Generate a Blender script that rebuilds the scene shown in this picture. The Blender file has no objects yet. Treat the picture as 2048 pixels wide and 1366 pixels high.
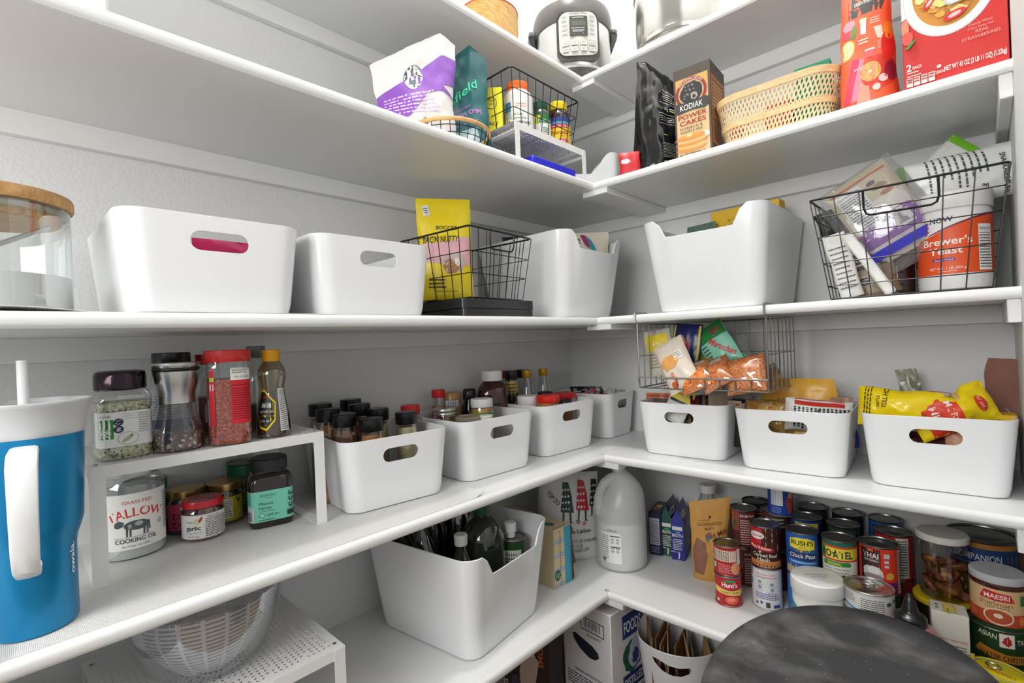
import bpy, bmesh, math, random
from math import sin, cos, pi, sqrt, atan2, radians
from mathutils import Vector, Matrix, Euler, noise

sc = bpy.context.scene
COL = sc.collection
# ------------------------------------------------------------------ camera
CAM = Vector((1.2818, -1.7089, 1.2328))
YAW, ROLL, FPX = 0.7610, -0.0410, 992.6
_F = Vector((-sin(YAW), cos(YAW), 0)); _R = Vector((cos(YAW), sin(YAW), 0)); _U = Vector((0, 0, 1))
_R2 = _R*cos(ROLL) + _U*sin(ROLL); _U2 = _U*cos(ROLL) - _R*sin(ROLL)
cd = bpy.data.cameras.new('camera'); cam = bpy.data.objects.new('camera', cd); COL.objects.link(cam)
cd.sensor_width = 36; cd.lens = FPX/2048*36; cd.clip_start = .02
M = Matrix((_R2, _U2, -_F)).transposed().to_4x4(); M.translation = CAM
cam.matrix_world = M
sc.camera = cam
# ------------------------------------------------------------------ world, lights, exposure
w = bpy.data.worlds.new('world'); sc.world = w; w.use_nodes = True
w.node_tree.nodes['Background'].inputs[0].default_value = (1, .985, .96, 1)
w.node_tree.nodes['Background'].inputs[1].default_value = .60
def light(name, kind, loc, power, size=.2, color=(1, 1, 1), aim=None, sy=None):
    l = bpy.data.lights.new(name, kind); l.energy = power; l.color = color
    if kind == 'AREA':
        l.size = size
        if sy: l.shape = 'RECTANGLE'; l.size_y = sy
    else: l.shadow_soft_size = size
    o = bpy.data.objects.new(name, l); COL.objects.link(o); o.location = loc
    if aim is not None: o.rotation_euler = (Vector(aim)-Vector(loc)).to_track_quat('-Z', 'Y').to_euler()
    return o
light('ceiling_lamp_light', 'POINT', (.60, -.90, 3.55), 78, .085, (1, .975, .94))
light('added_fill_light', 'AREA', (.85, -2.7, 1.75), 27, 1.0, (1, .99, .97), (.4, 0, 1.5), .9)  # added soft fill from behind the camera; no doorway is modelled
vs = sc.view_settings
sc.display_settings.display_device = 'sRGB'
vs.view_transform = 'Standard'; vs.look = 'None'; vs.gamma = 1; vs.use_curve_mapping = False; vs.exposure = -0.07
sc.cycles.max_bounces = 9; sc.cycles.diffuse_bounces = 4; sc.cycles.glossy_bounces = 3
sc.cycles.transparent_max_bounces = 24; sc.cycles.transmission_bounces = 5
sc.cycles.caustics_reflective = False; sc.cycles.caustics_refractive = False
sc.cycles.sample_clamp_indirect = 4
# ------------------------------------------------------------------ materials
def lin(h):
    h = h.lstrip('#'); c = [int(h[i:i+2], 16)/255 for i in (0, 2, 4)]
    return tuple(x/12.92 if x <= .04045 else ((x+.055)/1.055)**2.4 for x in c)
_m = {}
def mat(col='ffffff', rough=.45, metal=0., bump=0., bs=200., key=None, spec=.5, trans=0., coat=0.):
    k = (col, rough, metal, bump, bs, spec, trans, coat)
    if k in _m: return _m[k]
    m = bpy.data.materials.new(key or ('paint_'+col)); m.use_nodes = True
    nt = m.node_tree; b = nt.nodes['Principled BSDF']
    b.inputs['Base Color'].default_value = (*lin(col), 1); b.inputs['Roughness'].default_value = rough
    b.inputs['Metallic'].default_value = metal; b.inputs['Specular IOR Level'].default_value = spec
    if trans: b.inputs['Transmission Weight'].default_value = trans
    if coat: b.inputs['Coat Weight'].default_value = coat
    if bump:
        t = nt.nodes.new('ShaderNodeTexCoord'); n = nt.nodes.new('ShaderNodeTexNoise'); u = nt.nodes.new('ShaderNodeBump')
        n.inputs['Scale'].default_value = bs; n.inputs['Detail'].default_value = 3
        u.inputs['Strength'].default_value = bump; u.inputs['Distance'].default_value = .002
        nt.links.new(t.outputs['Object'], n.inputs['Vector']); nt.links.new(n.outputs['Fac'], u.inputs['Height'])
        nt.links.new(u.outputs['Normal'], b.inputs['Normal'])
    _m[k] = m; return m
def cells(name, cols, scale=120., rough=.6, bump=.5, stretch=(1, 1, 1), smooth=False):
    "granular food: every voronoi cell takes one of the colours"
    if name in _m: return _m[name]
    m = bpy.data.materials.new(name); m.use_nodes = True; nt = m.node_tree; b = nt.nodes['Principled BSDF']
    t = nt.nodes.new('ShaderNodeTexCoord'); mp = nt.nodes.new('ShaderNodeMapping'); v = nt.nodes.new('ShaderNodeTexVoronoi')
    sp = nt.nodes.new('ShaderNodeSeparateColor'); r = nt.nodes.new('ShaderNodeValToRGB'); u = nt.nodes.new('ShaderNodeBump')
    mp.inputs['Scale'].default_value = stretch; v.inputs['Scale'].default_value = scale
    r.color_ramp.interpolation = 'LINEAR' if smooth else 'CONSTANT'
    e = r.color_ramp.elements; n = len(cols)
    e[0].position = 0; e[0].color = (*lin(cols[0]), 1); e[1].position = 1/n if n > 1 else 1; e[1].color = (*lin(cols[min(1, n-1)]), 1)
    for i in range(2, n):
        q = e.new(i/n); q.color = (*lin(cols[i]), 1)
    L = nt.links.new
    L(t.outputs['Object'], mp.inputs['Vector']); L(mp.outputs['Vector'], v.inputs['Vector']); L(v.outputs['Color'], sp.inputs['Color'])
    L(sp.outputs[0], r.inputs['Fac']); L(r.outputs['Color'], b.inputs['Base Color'])
    u.inputs['Strength'].default_value = bump; u.inputs['Distance'].default_value = .002; u.invert = True
    L(v.outputs['Distance'], u.inputs['Height']); L(u.outputs['Normal'], b.inputs['Normal'])
    b.inputs['Roughness'].default_value = rough
    _m[name] = m; return m
def glass(name='clear_glass', tint='f4f7f6', base=.10, edge=.75, rough=.04, milky=0., mcol='ffffff'):
    "thin clear wall: tinted see-through plus a reflection that grows towards the rim"
    if name in _m: return _m[name]
    m = bpy.data.materials.new(name); m.use_nodes = True; nt = m.node_tree
    nt.nodes.remove(nt.nodes['Principled BSDF']); out = nt.nodes['Material Output']
    tr = nt.nodes.new('ShaderNodeBsdfTransparent'); tr.inputs[0].default_value = (*lin(tint), 1)
    gl = nt.nodes.new('ShaderNodeBsdfGlossy'); gl.inputs['Roughness'].default_value = rough; gl.inputs[0].default_value = (.9, .93, .95, 1)
    lw = nt.nodes.new('ShaderNodeLayerWeight'); lw.inputs[0].default_value = .3
    mr = nt.nodes.new('ShaderNodeMapRange'); mr.inputs['To Min'].default_value = base; mr.inputs['To Max'].default_value = edge
    mx = nt.nodes.new('ShaderNodeMixShader'); L = nt.links.new
    L(lw.outputs['Facing'], mr.inputs['Value']); L(mr.outputs[0], mx.inputs[0]); L(tr.outputs[0], mx.inputs[1]); L(gl.outputs[0], mx.inputs[2])
    last = mx
    if milky:
        df = nt.nodes.new('ShaderNodeBsdfDiffuse'); df.inputs[0].default_value = (*lin(mcol), 1)
        tl = nt.nodes.new('ShaderNodeBsdfTranslucent'); tl.inputs[0].default_value = (*lin(mcol), 1)
        m1 = nt.nodes.new('ShaderNodeMixShader'); m1.inputs[0].default_value = .45; L(df.outputs[0], m1.inputs[1]); L(tl.outputs[0], m1.inputs[2])
        m2 = nt.nodes.new('ShaderNodeMixShader'); m2.inputs[0].default_value = milky
        L(mx.outputs[0], m2.inputs[1]); L(m1.outputs[0], m2.inputs[2]); last = m2
    L(last.outputs[0], out.inputs[0]); _m[name] = m; return m
def wood(name, c1, c2, scale=30, stretch=(1, 1, 8), rough=.5):
    if name in _m: return _m[name]
    m = bpy.data.materials.new(name); m.use_nodes = True; nt = m.node_tree; b = nt.nodes['Principled BSDF']
    t = nt.nodes.new('ShaderNodeTexCoord'); mp = nt.nodes.new('ShaderNodeMapping'); n = nt.nodes.new('ShaderNodeTexNoise'); r = nt.nodes.new('ShaderNodeValToRGB')
    mp.inputs['Scale'].default_value = stretch; n.inputs['Scale'].default_value = scale; n.inputs['Detail'].default_value = 4
    r.color_ramp.elements[0].color = (*lin(c1), 1); r.color_ramp.elements[1].color = (*lin(c2), 1)
    r.color_ramp.elements[0].position = .35; r.color_ramp.elements[1].position = .65
    L = nt.links.new; L(t.outputs['Object'], mp.inputs[0]); L(mp.outputs[0], n.inputs['Vector']); L(n.outputs['Fac'], r.inputs[0]); L(r.outputs[0], b.inputs['Base Color'])
    b.inputs['Roughness'].default_value = rough; _m[name] = m; return m
WP = mat('eceef0', .16, key='white_glossy_plastic')
PAINT = mat('e6e7e6', .38, bump=.12, bs=60, key='white_shelf_paint')
WALL = mat('dfe0e0', .7, bump=.55, bs=130, key='orange_peel_wall_paint')
BLKW = mat('17181a', .35, .3, key='black_wire'); CHRW = mat('8f8d85', .33, .9, key='grey_steel_wire')
STEEL = mat('c9c8c5', .26, 1., key='brushed_steel'); CANTOP = mat('8e8f8d', .3, 1., key='tin_lid'); GOLDM = mat('c2a468', .3, .9, key='gold_tin')
BLACKP = mat('121315', .28, key='black_plastic')
GL = glass()
# ------------------------------------------------------------------ mesh builder
class MB:
    def __init__(s): s.v = []; s.f = []; s.m = []; s.sm = []; s.mats = []
    def mi(s, m):
        if m not in s.mats: s.mats.append(m)
        return s.mats.index(m)
    def add(s, vs, fs, m, smooth=True, T=None):
        b = len(s.v); k = s.mi(m)
        if T is not None: vs = [T @ Vector(v) for v in vs]
        s.v += [tuple(v) for v in vs]
        for f in fs: s.f.append(tuple(i+b for i in f)); s.m.append(k); s.sm.append(smooth)
        return s
    def box(s, x0, y0, z0, x1, y1, z1, m, T=None, bev=0.):
        if bev > 0:
            b = bev; vs = []; 
            for z, i in ((z0, b), (z0+b, 0), (z1-b, 0), (z1, b)):
                for (x, y) in ((x0+i, y0+b), (x0+b, y0+i), (x1-b, y0+i), (x1-i, y0+b), (x1-i, y1-b), (x1-b, y1-i), (x0+b, y1-i), (x0+i, y1-b)): vs.append((x, y, z))
            fs = [tuple(range(7, -1, -1)), tuple(range(24, 32))]
            for r in range(3):
                for i in range(8): j = (i+1) % 8; fs.append((r*8+i, r*8+j, r*8+8+j, r*8+8+i))
            return s.add(vs, fs, m, False, T)
        vs = [(x0, y0, z0), (x1, y0, z0), (x1, y1, z0), (x0, y1, z0), (x0, y0, z1), (x1, y0, z1), (x1, y1, z1), (x0, y1, z1)]
        return s.add(vs, [(3, 2, 1, 0), (4, 5, 6, 7), (0, 1, 5, 4), (1, 2, 6, 5), (2, 3, 7, 6), (3, 0, 4, 7)], m, False, T)
    def lathe(s, prof, m, seg=40, n=2., ax=1., ay=1., T=None, cap=True, smooth=True, rib=0., nrib=40):
        "profile [(r,z)] turned about z; n>2 squares the section; rib adds vertical grip ribs"
        vs = []; fs = []; S = seg
        for r, z in prof:
            for i in range(S):
                a = 2*pi*i/S+pi/S; c, q = cos(a), sin(a)
                k = 1. if n == 2 else 1/((abs(c)**n+abs(q)**n)**(1/n))
                rr = r*k*(1+rib*(1 if i % 2 else -1)) if rib else r*k
                vs.append((rr*c*ax, rr*q*ay, z))
        for j in range(len(prof)-1):
            for i in range(S):
                k = (i+1) % S; fs.append((j*S+i, j*S+k, j*S+S+k, j*S+S+i))
        if cap:
            if prof[0][0] > 1e-5: fs.append(tuple(range(S-1, -1, -1)))
            if prof[-1][0] > 1e-5: fs.append(tuple(range((len(prof)-1)*S, len(prof)*S)))
        return s.add(vs, fs, m, smooth, T)
    def tube(s, pts, r, m, seg=6, closed=False, T=None):
        P = [Vector(p) for p in pts]; n = len(P); vs = []; fs = []; up = None
        for i in range(n):
            if closed: d = P[(i+1) % n]-P[i-1]
            else: d = P[min(i+1, n-1)]-P[max(i-1, 0)]
            if d.length < 1e-9: d = Vector((0, 0, 1))
            d.normalize()
            if up is None: up = Vector((0, 0, 1)) if abs(d.z) < .9 else Vector((1, 0, 0))
            a = d.cross(up)
            if a.length < .05: a = d.cross(Vector((1, 0, 0)) if abs(d.x) < .9 else Vector((0, 1, 0)))
            a.normalize(); b = a.cross(d); up = b
            rr = r[i] if isinstance(r, (list, tuple)) else r
            for k in range(seg):
                t = 2*pi*k/seg; vs.append(P[i]+a*cos(t)*rr+b*sin(t)*rr)
        for i in range(n if closed else n-1):
            j = (i+1) % n
            for k in range(seg): l = (k+1) % seg; fs.append((i*seg+k, j*seg+k, j*seg+l, i*seg+l))
        if not closed: fs += [tuple(range(seg)), tuple(range(n*seg-1, n*seg-seg-1, -1))]
        return s.add(vs, fs, m, True, T)
    def prism(s, pts, h0, h1, m, T=None, smooth=False):
        "outline in XY extruded along z"
        n = len(pts); vs = [(x, y, h0) for x, y in pts]+[(x, y, h1) for x, y in pts]
        fs = [tuple(range(n-1, -1, -1)), tuple(range(n, 2*n))]+[(i, (i+1) % n, n+(i+1) % n, n+i) for i in range(n)]
        return s.add(vs, fs, m, smooth, T)
    def grid(s, nx, ny, fn, m, smooth=True, T=None, two=0.):
        vs = [fn(i/nx, j/ny) for j in range(ny+1) for i in range(nx+1)]
        fs = [(j*(nx+1)+i, j*(nx+1)+i+1, (j+1)*(nx+1)+i+1, (j+1)*(nx+1)+i) for j in range(ny) for i in range(nx)]
        return s.add(vs, fs, m, smooth, T)
    def build(s, name, parent=None, loc=None, rz=None, label=None, cat=None, group=None, kind=None, rot=None, sharp=38):
        me = bpy.data.meshes.new(name); me.from_pydata(s.v, [], s.f); 
        for m in s.mats: me.materials.append(m)
        me.polygons.foreach_set('material_index', s.m); me.polygons.foreach_set('use_smooth', s.sm)
        me.validate(); me.update(); me.set_sharp_from_angle(angle=radians(sharp))
        o = bpy.data.objects.new(name, me); COL.objects.link(o)
        if parent is not None: o.parent = parent
        if loc is not None: o.location = loc
        if rz is not None: o.rotation_euler = (0, 0, rz)
        if rot is not None: o.rotation_euler = rot
        props(o, label, cat, group, kind); return o
def props(o, label=None, cat=None, group=None, kind=None):
    for k, v in (('label', label), ('category', cat), ('group', group), ('kind', kind)):
        if v: o[k] = v
    return o
def thing(name, label, cat, loc=(0, 0, 0), rz=0, group=None, rot=None):
    o = bpy.data.objects.new(name, None); COL.objects.link(o); o.empty_display_size = .02
    o.location = loc; o.rotation_euler = rot if rot is not None else (0, 0, rz)
    return props(o, label, cat, group)
def dup(root, loc, rz=0, label=None, group=None, scale=None, rot=None):
    r = root.copy(); COL.objects.link(r); r.location = loc; r.rotation_euler = rot if rot is not None else (0, 0, rz)
    if scale: r.scale = scale
    if label: r['label'] = label
    if group: r['group'] = group
    for c in list(root.children):
        d = c.copy(); COL.objects.link(d); d.parent = r
        for g in list(c.children):
            e = g.copy(); COL.objects.link(e); e.parent = d
    return r
def toward(loc, off=0.):
    "rotation that turns a thing's front (its -Y) into the room, to where one stands"
    return atan2(CAM.x-loc[0], -(CAM.y-loc[1]))+radians(off)
# ------------------------------------------------------------------ print on packages
_tc = {}
def text_mesh(st, bold=0., shear=0., res=3, sp=1.):
    k = (st, bold, shear, res, sp)
    if k not in _tc:
        c = bpy.data.curves.new('t', 'FONT'); c.body = st; c.size = 1; c.align_x = 'LEFT'; c.offset = bold*.45; c.shear = shear
        c.resolution_u = res; c.fill_mode = 'FRONT'; c.space_character = sp
        o = bpy.data.objects.new('t', c); me = bpy.data.meshes.new_from_object(o)
        vs = [(v.co.x, v.co.y) for v in me.vertices]; fs = [tuple(p.vertices) for p in me.polygons]
        bpy.data.objects.remove(o); bpy.data.curves.remove(c); bpy.data.meshes.remove(me)
        if not vs: vs = [(0, 0)]
        x0 = min(v[0] for v in vs); x1 = max(v[0] for v in vs)
        _tc[k] = ([(x-x0, y) for x, y in vs], fs, max(x1-x0, 1e-3))
    return _tc[k]
class Canvas:
    "flat print: rectangles, ellipses, outlines and lettering in metres; placed on any surface by map(s,t,lift)"
    def __init__(s, step=.006, eps=6e-5, rough=.45): s.items = []; s.k = 1; s.step = step; s.eps = eps; s.rough = rough; s.rnd = random.Random(7)
    def M(s, c): return c if not isinstance(c, str) else mat(c, s.rough)
    def raw(s, vs, fs, c): s.items.append((vs, fs, s.M(c), s.k))
    def rect(s, x0, y0, x1, y1, c):
        nx = max(1, int(abs(x1-x0)/s.step+.9)); ny = max(1, int(abs(y1-y0)/s.step+.9))
        vs = [(x0+(x1-x0)*i/nx, y0+(y1-y0)*j/ny) for j in range(ny+1) for i in range(nx+1)]
        s.raw(vs, [(j*(nx+1)+i, j*(nx+1)+i+1, (j+1)*(nx+1)+i+1, (j+1)*(nx+1)+i) for j in range(ny) for i in range(nx)], c); s.k += 1; return s
    def poly(s, pts, c):
        bm = bmesh.new(); f = bm.faces.new([bm.verts.new((x, y, 0)) for x, y in pts])
        bmesh.ops.triangulate(bm, faces=[f])
        xs = [p[0] for p in pts]; ys = [p[1] for p in pts]
        for a, lo, hi in ((0, min(xs), max(xs)), (1, min(ys), max(ys))):
            n = int((hi-lo)/s.step)
            for i in range(1, n+1):
                co = [0, 0, 0]; co[a] = lo+(hi-lo)*i/(n+1); no = [0, 0, 0]; no[a] = 1
                bmesh.ops.bisect_plane(bm, geom=bm.verts[:]+bm.edges[:]+bm.faces[:], plane_co=co, plane_no=no)
        bm.verts.index_update(); bm.verts.ensure_lookup_table()
        bm.normal_update(); vs = [(v.co.x, v.co.y) for v in bm.verts]; fs = [tuple(v.index for v in (f.verts if f.normal.z > 0 else reversed(f.verts))) for f in bm.faces]
        bm.free(); s.raw(vs, fs, c); s.k += 1; return s
    def ell(s, cx, cy, rx, ry, c, n=28, rot=0.):
        return s.poly([(cx+rx*cos(2*pi*i/n)*cos(rot)-ry*sin(2*pi*i/n)*sin(rot), cy+rx*cos(2*pi*i/n)*sin(rot)+ry*sin(2*pi*i/n)*cos(rot)) for i in range(n)], c)
    def blob(s, cx, cy, rx, ry, c, seed=1, j=.2, n=14):
        r = random.Random(seed); return s.poly([(cx+rx*(1+r.uniform(-j, j))*cos(2*pi*i/n), cy+ry*(1+r.uniform(-j, j))*sin(2*pi*i/n)) for i in range(n)], c)
    def text(s, st, x, y, h, c, w=None, al='c', rot=0., bold=.0, shear=0., res=3, arc=0.):
        "h is the capital height; w squeezes the line to a width"
        vs, fs, tw = text_mesh(st, bold, shear, res); k = h/.72; kx = (w/tw) if w else k
        W = tw*kx; ox = {'c': -W/2, 'l': 0, 'r': -W}[al]; cr, sr = cos(rot), sin(rot); out = []
        for a, b in vs:
            px = a*kx+ox; py = b*k
            if arc: t = px/arc; px, py = (arc+py)*sin(t), (arc+py)*cos(t)-arc
            out.append((x+px*cr-py*sr, y+px*sr+py*cr))
        s.raw(out, fs, c); s.k += 1; return s
    def lines(s, x0, y0, x1, y1, n, c, fill=.8, hfrac=.42, ragged=.2):
        "small print too fine to read: rows of word-length strokes"
        vs = []; fs = []; dh = (y1-y0)/n; W = abs(x1-x0)
        for i in range(n):
            yy = y1-dh*(i+.5); h = abs(dh)*hfrac/2; x = x0; end = x1-W*s.rnd.uniform(0, ragged)
            while x < end:
                L = W*s.rnd.uniform(.04, .14); e = min(x+L, end)
                b = len(vs); vs += [(x, yy-h), (e, yy-h), (e, yy+h), (x, yy+h)]; fs.append((b, b+1, b+2, b+3)); x = e+W*.022
        s.raw(vs, fs, c); s.k += 1; return s
    def bars(s, x0, y0, x1, y1, c='1a1a1a', vert=False):
        vs = []; fs = []; t = 0.
        while t < 1:
            a = s.rnd.choice((.012, .02, .035)); e = min(1, t+a); b = len(vs)
            if vert: p = [(x0, y0+(y1-y0)*t), (x1, y0+(y1-y0)*t), (x1, y0+(y1-y0)*e), (x0, y0+(y1-y0)*e)]
            else: p = [(x0+(x1-x0)*t, y0), (x0+(x1-x0)*e, y0), (x0+(x1-x0)*e, y1), (x0+(x1-x0)*t, y1)]
            vs += p; fs.append((b, b+1, b+2, b+3)); t = e+s.rnd.choice((.012, .02, .03))
        s.raw(vs, fs, c); s.k += 1; return s
    def nutri(s, x0, y0, x1, y1, bg='f4f4f2', ink='222222', n=12):
        s.rect(x0, y0, x1, y1, bg); m = (x1-x0)*.06; s.text('Nutrition Facts', (x0+x1)/2, y1-(y1-y0)*.13, (y1-y0)*.075, ink, w=(x1-x0)*.85, bold=.02)
        s.rect(x0+m, y1-(y1-y0)*.2, x1-m, y1-(y1-y0)*.185, ink); s.lines(x0+m, y0+(y1-y0)*.04, x1-m, y1-(y1-y0)*.22, n, ink, ragged=.05); return s
    def place(s, mb, fn, base=2e-4):
        for vs, fs, m, k in s.items: mb.add([fn(a, b, base+k*s.eps) for a, b in vs], fs, m, True)
        return mb
    def on_cyl(s, mb, r, z0=0., a0=0., ax=1., ay=1., n=2., taper=0., H=1.):
        "wrap round an upright body of radius r; s=0 is its front"
        def fn(a, b, e):
            th = a/r+a0; rr = r*(1+taper*b/H)
            c, q = sin(th), -cos(th); k = 1. if n == 2 else 1/((abs(c)**n+abs(q)**n)**(1/n))
            return ((rr*k*ax+e)*c, (rr*k*ay+e)*q, z0+b)
        return s.place(mb, fn)
    def on_prof(s, mb, prof, z0=0.):
        def rad(z):
            for (r0, a), (r1, b) in zip(prof, prof[1:]):
                if a <= z <= b: return r0+(r1-r0)*(z-a)/max(b-a, 1e-6)
            return prof[-1][0]
        def fn(a, b, e): r = rad(z0+b); th = a/.030; return ((r+e)*sin(th), -(r+e)*cos(th), z0+b)
        return s.place(mb, fn)
    def on_plane(s, mb, o, ux, uy):
        o, ux, uy = Vector(o), Vector(ux).normalized(), Vector(uy).normalized(); nn = ux.cross(uy)
        return s.place(mb, lambda a, b, e: o+ux*a+uy*b+nn*e)
# ------------------------------------------------------------------ shapes used again and again
def rr_outline(w, d, r, k=6):
    pts = []
    for cx, cy, a0 in ((w/2-r, -d/2+r, -pi/2), (w/2-r, d/2-r, 0), (-w/2+r, d/2-r, pi/2), (-w/2+r, -d/2+r, pi)):
        for i in range(k+1): a = a0+pi/2*i/k; pts.append((cx+r*cos(a), cy+r*sin(a)))
    return pts
def dense_outline(w, d, r, k=8, m=14):
    p = rr_outline(w, d, r, k); out = []
    for i in range(len(p)):
        a, b = p[i], p[(i+1) % len(p)]; L = math.hypot(b[0]-a[0], b[1]-a[1]); n = m if L > r*.8 else 1
        for j in range(n): out.append((a[0]+(b[0]-a[0])*j/n, a[1]+(b[1]-a[1])*j/n))
    return out
def bin_mesh(w, d, h, tw, td, r, m, t=.0028, top=None):
    "open box with rounded corners, flared walls, floor and rim; top(x,y) gives the rim height"
    mb = MB(); O0 = dense_outline(w, d, r); O1 = dense_outline(tw, td, r*1.1); n = len(O0)
    lev = [0, .015, .12, .4, .7, .93, 1.]
    def ring(f, inset, zofs=0, zb=0.):
        out = []
        for (a, b), (c, e) in zip(O0, O1):
            x = a+(c-a)*f; y = b+(e-b)*f; L = math.hypot(x, y)
            sx = 1-inset/(w/2); sy = 1-inset/(d/2); H = top(c/tw*2, e/td*2) if top else h
            out.append((x*sx, y*sy, max(zb, H*f+zofs)))
        return out
    rings = [ring(0, .007)]+[ring(f, .002 if f == 0.015 else 0) for f in lev[1:]]+[ring(1, t*.5, .0012), ring(1, t, 0)]+[ring(f, t, 0, t) for f in reversed(lev[1:-1])]+[ring(0, .010, t)]
    vs = [v for rg in rings for v in rg]; fs = []
    for j in range(len(rings)-1):
        for i in range(n): k = (i+1) % n; fs.append((j*n+i, j*n+k, j*n+n+k, j*n+n+i))
    fs += [tuple(range(n-1, -1, -1)), tuple(range((len(rings)-1)*n, len(rings)*n))]
    return mb.add(vs, fs, m)
def cut(o, cutter):
    cutter.hide_render = True
    mo = o.modifiers.new('c', 'BOOLEAN'); mo.object = cutter; mo.operation = 'DIFFERENCE'; mo.solver = 'EXACT'
    bpy.context.view_layer.update(); dg = bpy.context.evaluated_depsgraph_get()
    me = bpy.data.meshes.new_from_object(o.evaluated_get(dg)); o.modifiers.clear(); o.data = me
    me.set_sharp_from_angle(angle=radians(30)); bpy.data.objects.remove(cutter); return o
def stadium(w, h, k=8):
    r = h/2; return [(w/2-r+r*cos(-pi/2+pi*i/k), r*sin(-pi/2+pi*i/k)) for i in range(k+1)]+[(-w/2+r+r*cos(pi/2+pi*i/k), r*sin(pi/2+pi*i/k)) for i in range(k+1)]
def holed_plate(mb, x0, y0, x1, y1, z, m, cell=.0095, seed=3, T=None, edge=.012, skip=.12):
    "sheet metal top with punched slanting slots"
    r = random.Random(seed); nx = int((x1-x0-2*edge)/cell); ny = int((y1-y0-2*edge)/cell)
    cx = (x1-x0-2*edge)/nx; cy = (y1-y0-2*edge)/ny; vs = []; fs = []
    for i in range(nx):
        for j in range(ny):
            a = x0+edge+i*cx; b = y0+edge+j*cy; q = len(vs)
            sqp = [(a, b), (a+cx/2, b), (a+cx, b), (a+cx, b+cy/2), (a+cx, b+cy), (a+cx/2, b+cy), (a, b+cy), (a, b+cy/2)]
            if r.random() < skip: vs += [(p[0], p[1], z) for p in sqp]; fs.append(tuple(range(q, q+8))); continue
            an = r.choice((.7, -.7, .5, 1.2)); L, W = cell*.36, cell*.15; mx, my = a+cx/2, b+cy/2
            ins = []
            for (px, py) in sqp:
                th = atan2(py-my, px-mx)-an; u, v = cos(th), sin(th); k = 1/sqrt((u/L)**2+(v/W)**2)
                ins.append((mx+k*cos(th+an), my+k*sin(th+an)))
            vs += [(p[0], p[1], z) for p in sqp]+[(p[0], p[1], z) for p in ins]
            fs += [(q+k, q+(k+1) % 8, q+8+(k+1) % 8, q+8+k) for k in range(8)]
    mb.add(vs, fs, m, False, T)
    for (a, b, c, d) in ((x0, y0, x1, y0+edge), (x0, y1-edge, x1, y1), (x0, y0+edge, x0+edge, y1-edge), (x1-edge, y0+edge, x1, y1-edge)):
        mb.add([(a, b, z), (c, b, z), (c, d, z), (a, d, z)], [(0, 1, 2, 3)], m, False, T)
    return mb
def nz(x, y, z=0.): return noise.noise(Vector((x, y, z)))
class Pouch:
    "bag standing on its bottom: width along X, front -Y, height Z"
    def __init__(s, w, h, d, kind='stand', seed=1, wob=.003, topw=None, botw=None, bend=None, freq=16, pinch=None, top=None):
        s.w, s.h, s.d, s.kind, s.seed, s.wob, s.bend, s.freq, s.pinch, s.top = w, h, d, kind, seed, wob, bend, freq, pinch, top
        s.tw = topw or w; s.bw = botw or w
    def hw(s, v):
        b = (s.bw+(s.tw-s.bw)*v)/2
        if s.pinch: b *= 1-s.pinch[1]*math.exp(-((v-s.pinch[0])/s.pinch[2])**2)
        return b
    def pt(s, u, v, side=-1, lift=0.):
        hw = s.hw(v)
        a = max(0., 1-abs(u)**2.6)**.62
        if s.kind == 'stand': V = (max(0., 1-v)**.62)*min(1, (v+.04)/.06)**.5 if v > 0 else .8; V = max(V, 0)
        elif s.kind == 'pillow': V = max(0., sin(pi*min(max(v, 0), 1)))**.55
        else: V = 1.
        y = side*(s.d/2*a*V+.0007)
        H = s.top(u) if s.top else s.h
        x = u*hw; z = v*H
        f = s.freq; q = s.wob
        n1 = nz(x*f+s.seed*7.3, z*f, s.seed); n2 = nz(x*f*2.7, z*f*2.1+s.seed, 3.)
        en = (1-abs(u)**6)*min(1, 8*v+.15)
        y += q*(n1+.6*(abs(n2)*2-.6))*en*(1 if side < 0 else -.6)+q*.8*nz(z*f*.6, s.seed, 9.)*(1-en)
        x += q*.8*nz(z*f*1.2, s.seed*3., 5.)*abs(u)**2
        if side < 0: y -= lift
        else: y += lift
        p = Vector((x, y, z))
        return s.bend(p, u, v) if s.bend else p
    def body(s, mb, m, nx=22, ny=26, mback=None):
        s.res = (nx, ny)
        for side, mm in ((-1, m), (1, mback or m)):
            mb.grid(nx, ny, (lambda a, b, sd=side: s.pt((2*a-1)*(1 if sd < 0 else -1), b, sd)), mm)
        vs = [s.pt(-1+2*i/nx, 0, -1) for i in range(nx+1)]+[s.pt(-1+2*i/nx, 0, 1) for i in range(nx+1)]
        mb.add(vs, [(i+1, i, nx+1+i, nx+2+i) for i in range(nx)], m); return s
    def canvas(s, c, mb, side=-1, base=None):
        base = base or 5e-4+s.wob*.16
        nx, ny = s.res; g = {}
        def node(i, j):
            if (i, j) not in g: g[(i, j)] = s.pt(-1+2*i/nx, j/ny, side)
            return g[(i, j)]
        def fn(a, b, e):
            H = s.top(a/(s.bw/2)) if s.top else s.h
            v = min(max(b/s.h, 0), 1); u = max(-1, min(1, a/max(s.hw(v), 1e-4)))
            if side > 0: u = -u
            x = (u+1)/2*nx; y = v*ny; i = min(int(x), nx-1); j = min(int(y), ny-1); fx = x-i; fy = y-j
            p = (node(i, j)*(1-fx)+node(i+1, j)*fx)*(1-fy)+(node(i, j+1)*(1-fx)+node(i+1, j+1)*fx)*fy
            return Vector((p.x, p.y+(-e if side < 0 else e), p.z))
        return c.place(mb, fn, base)
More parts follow.
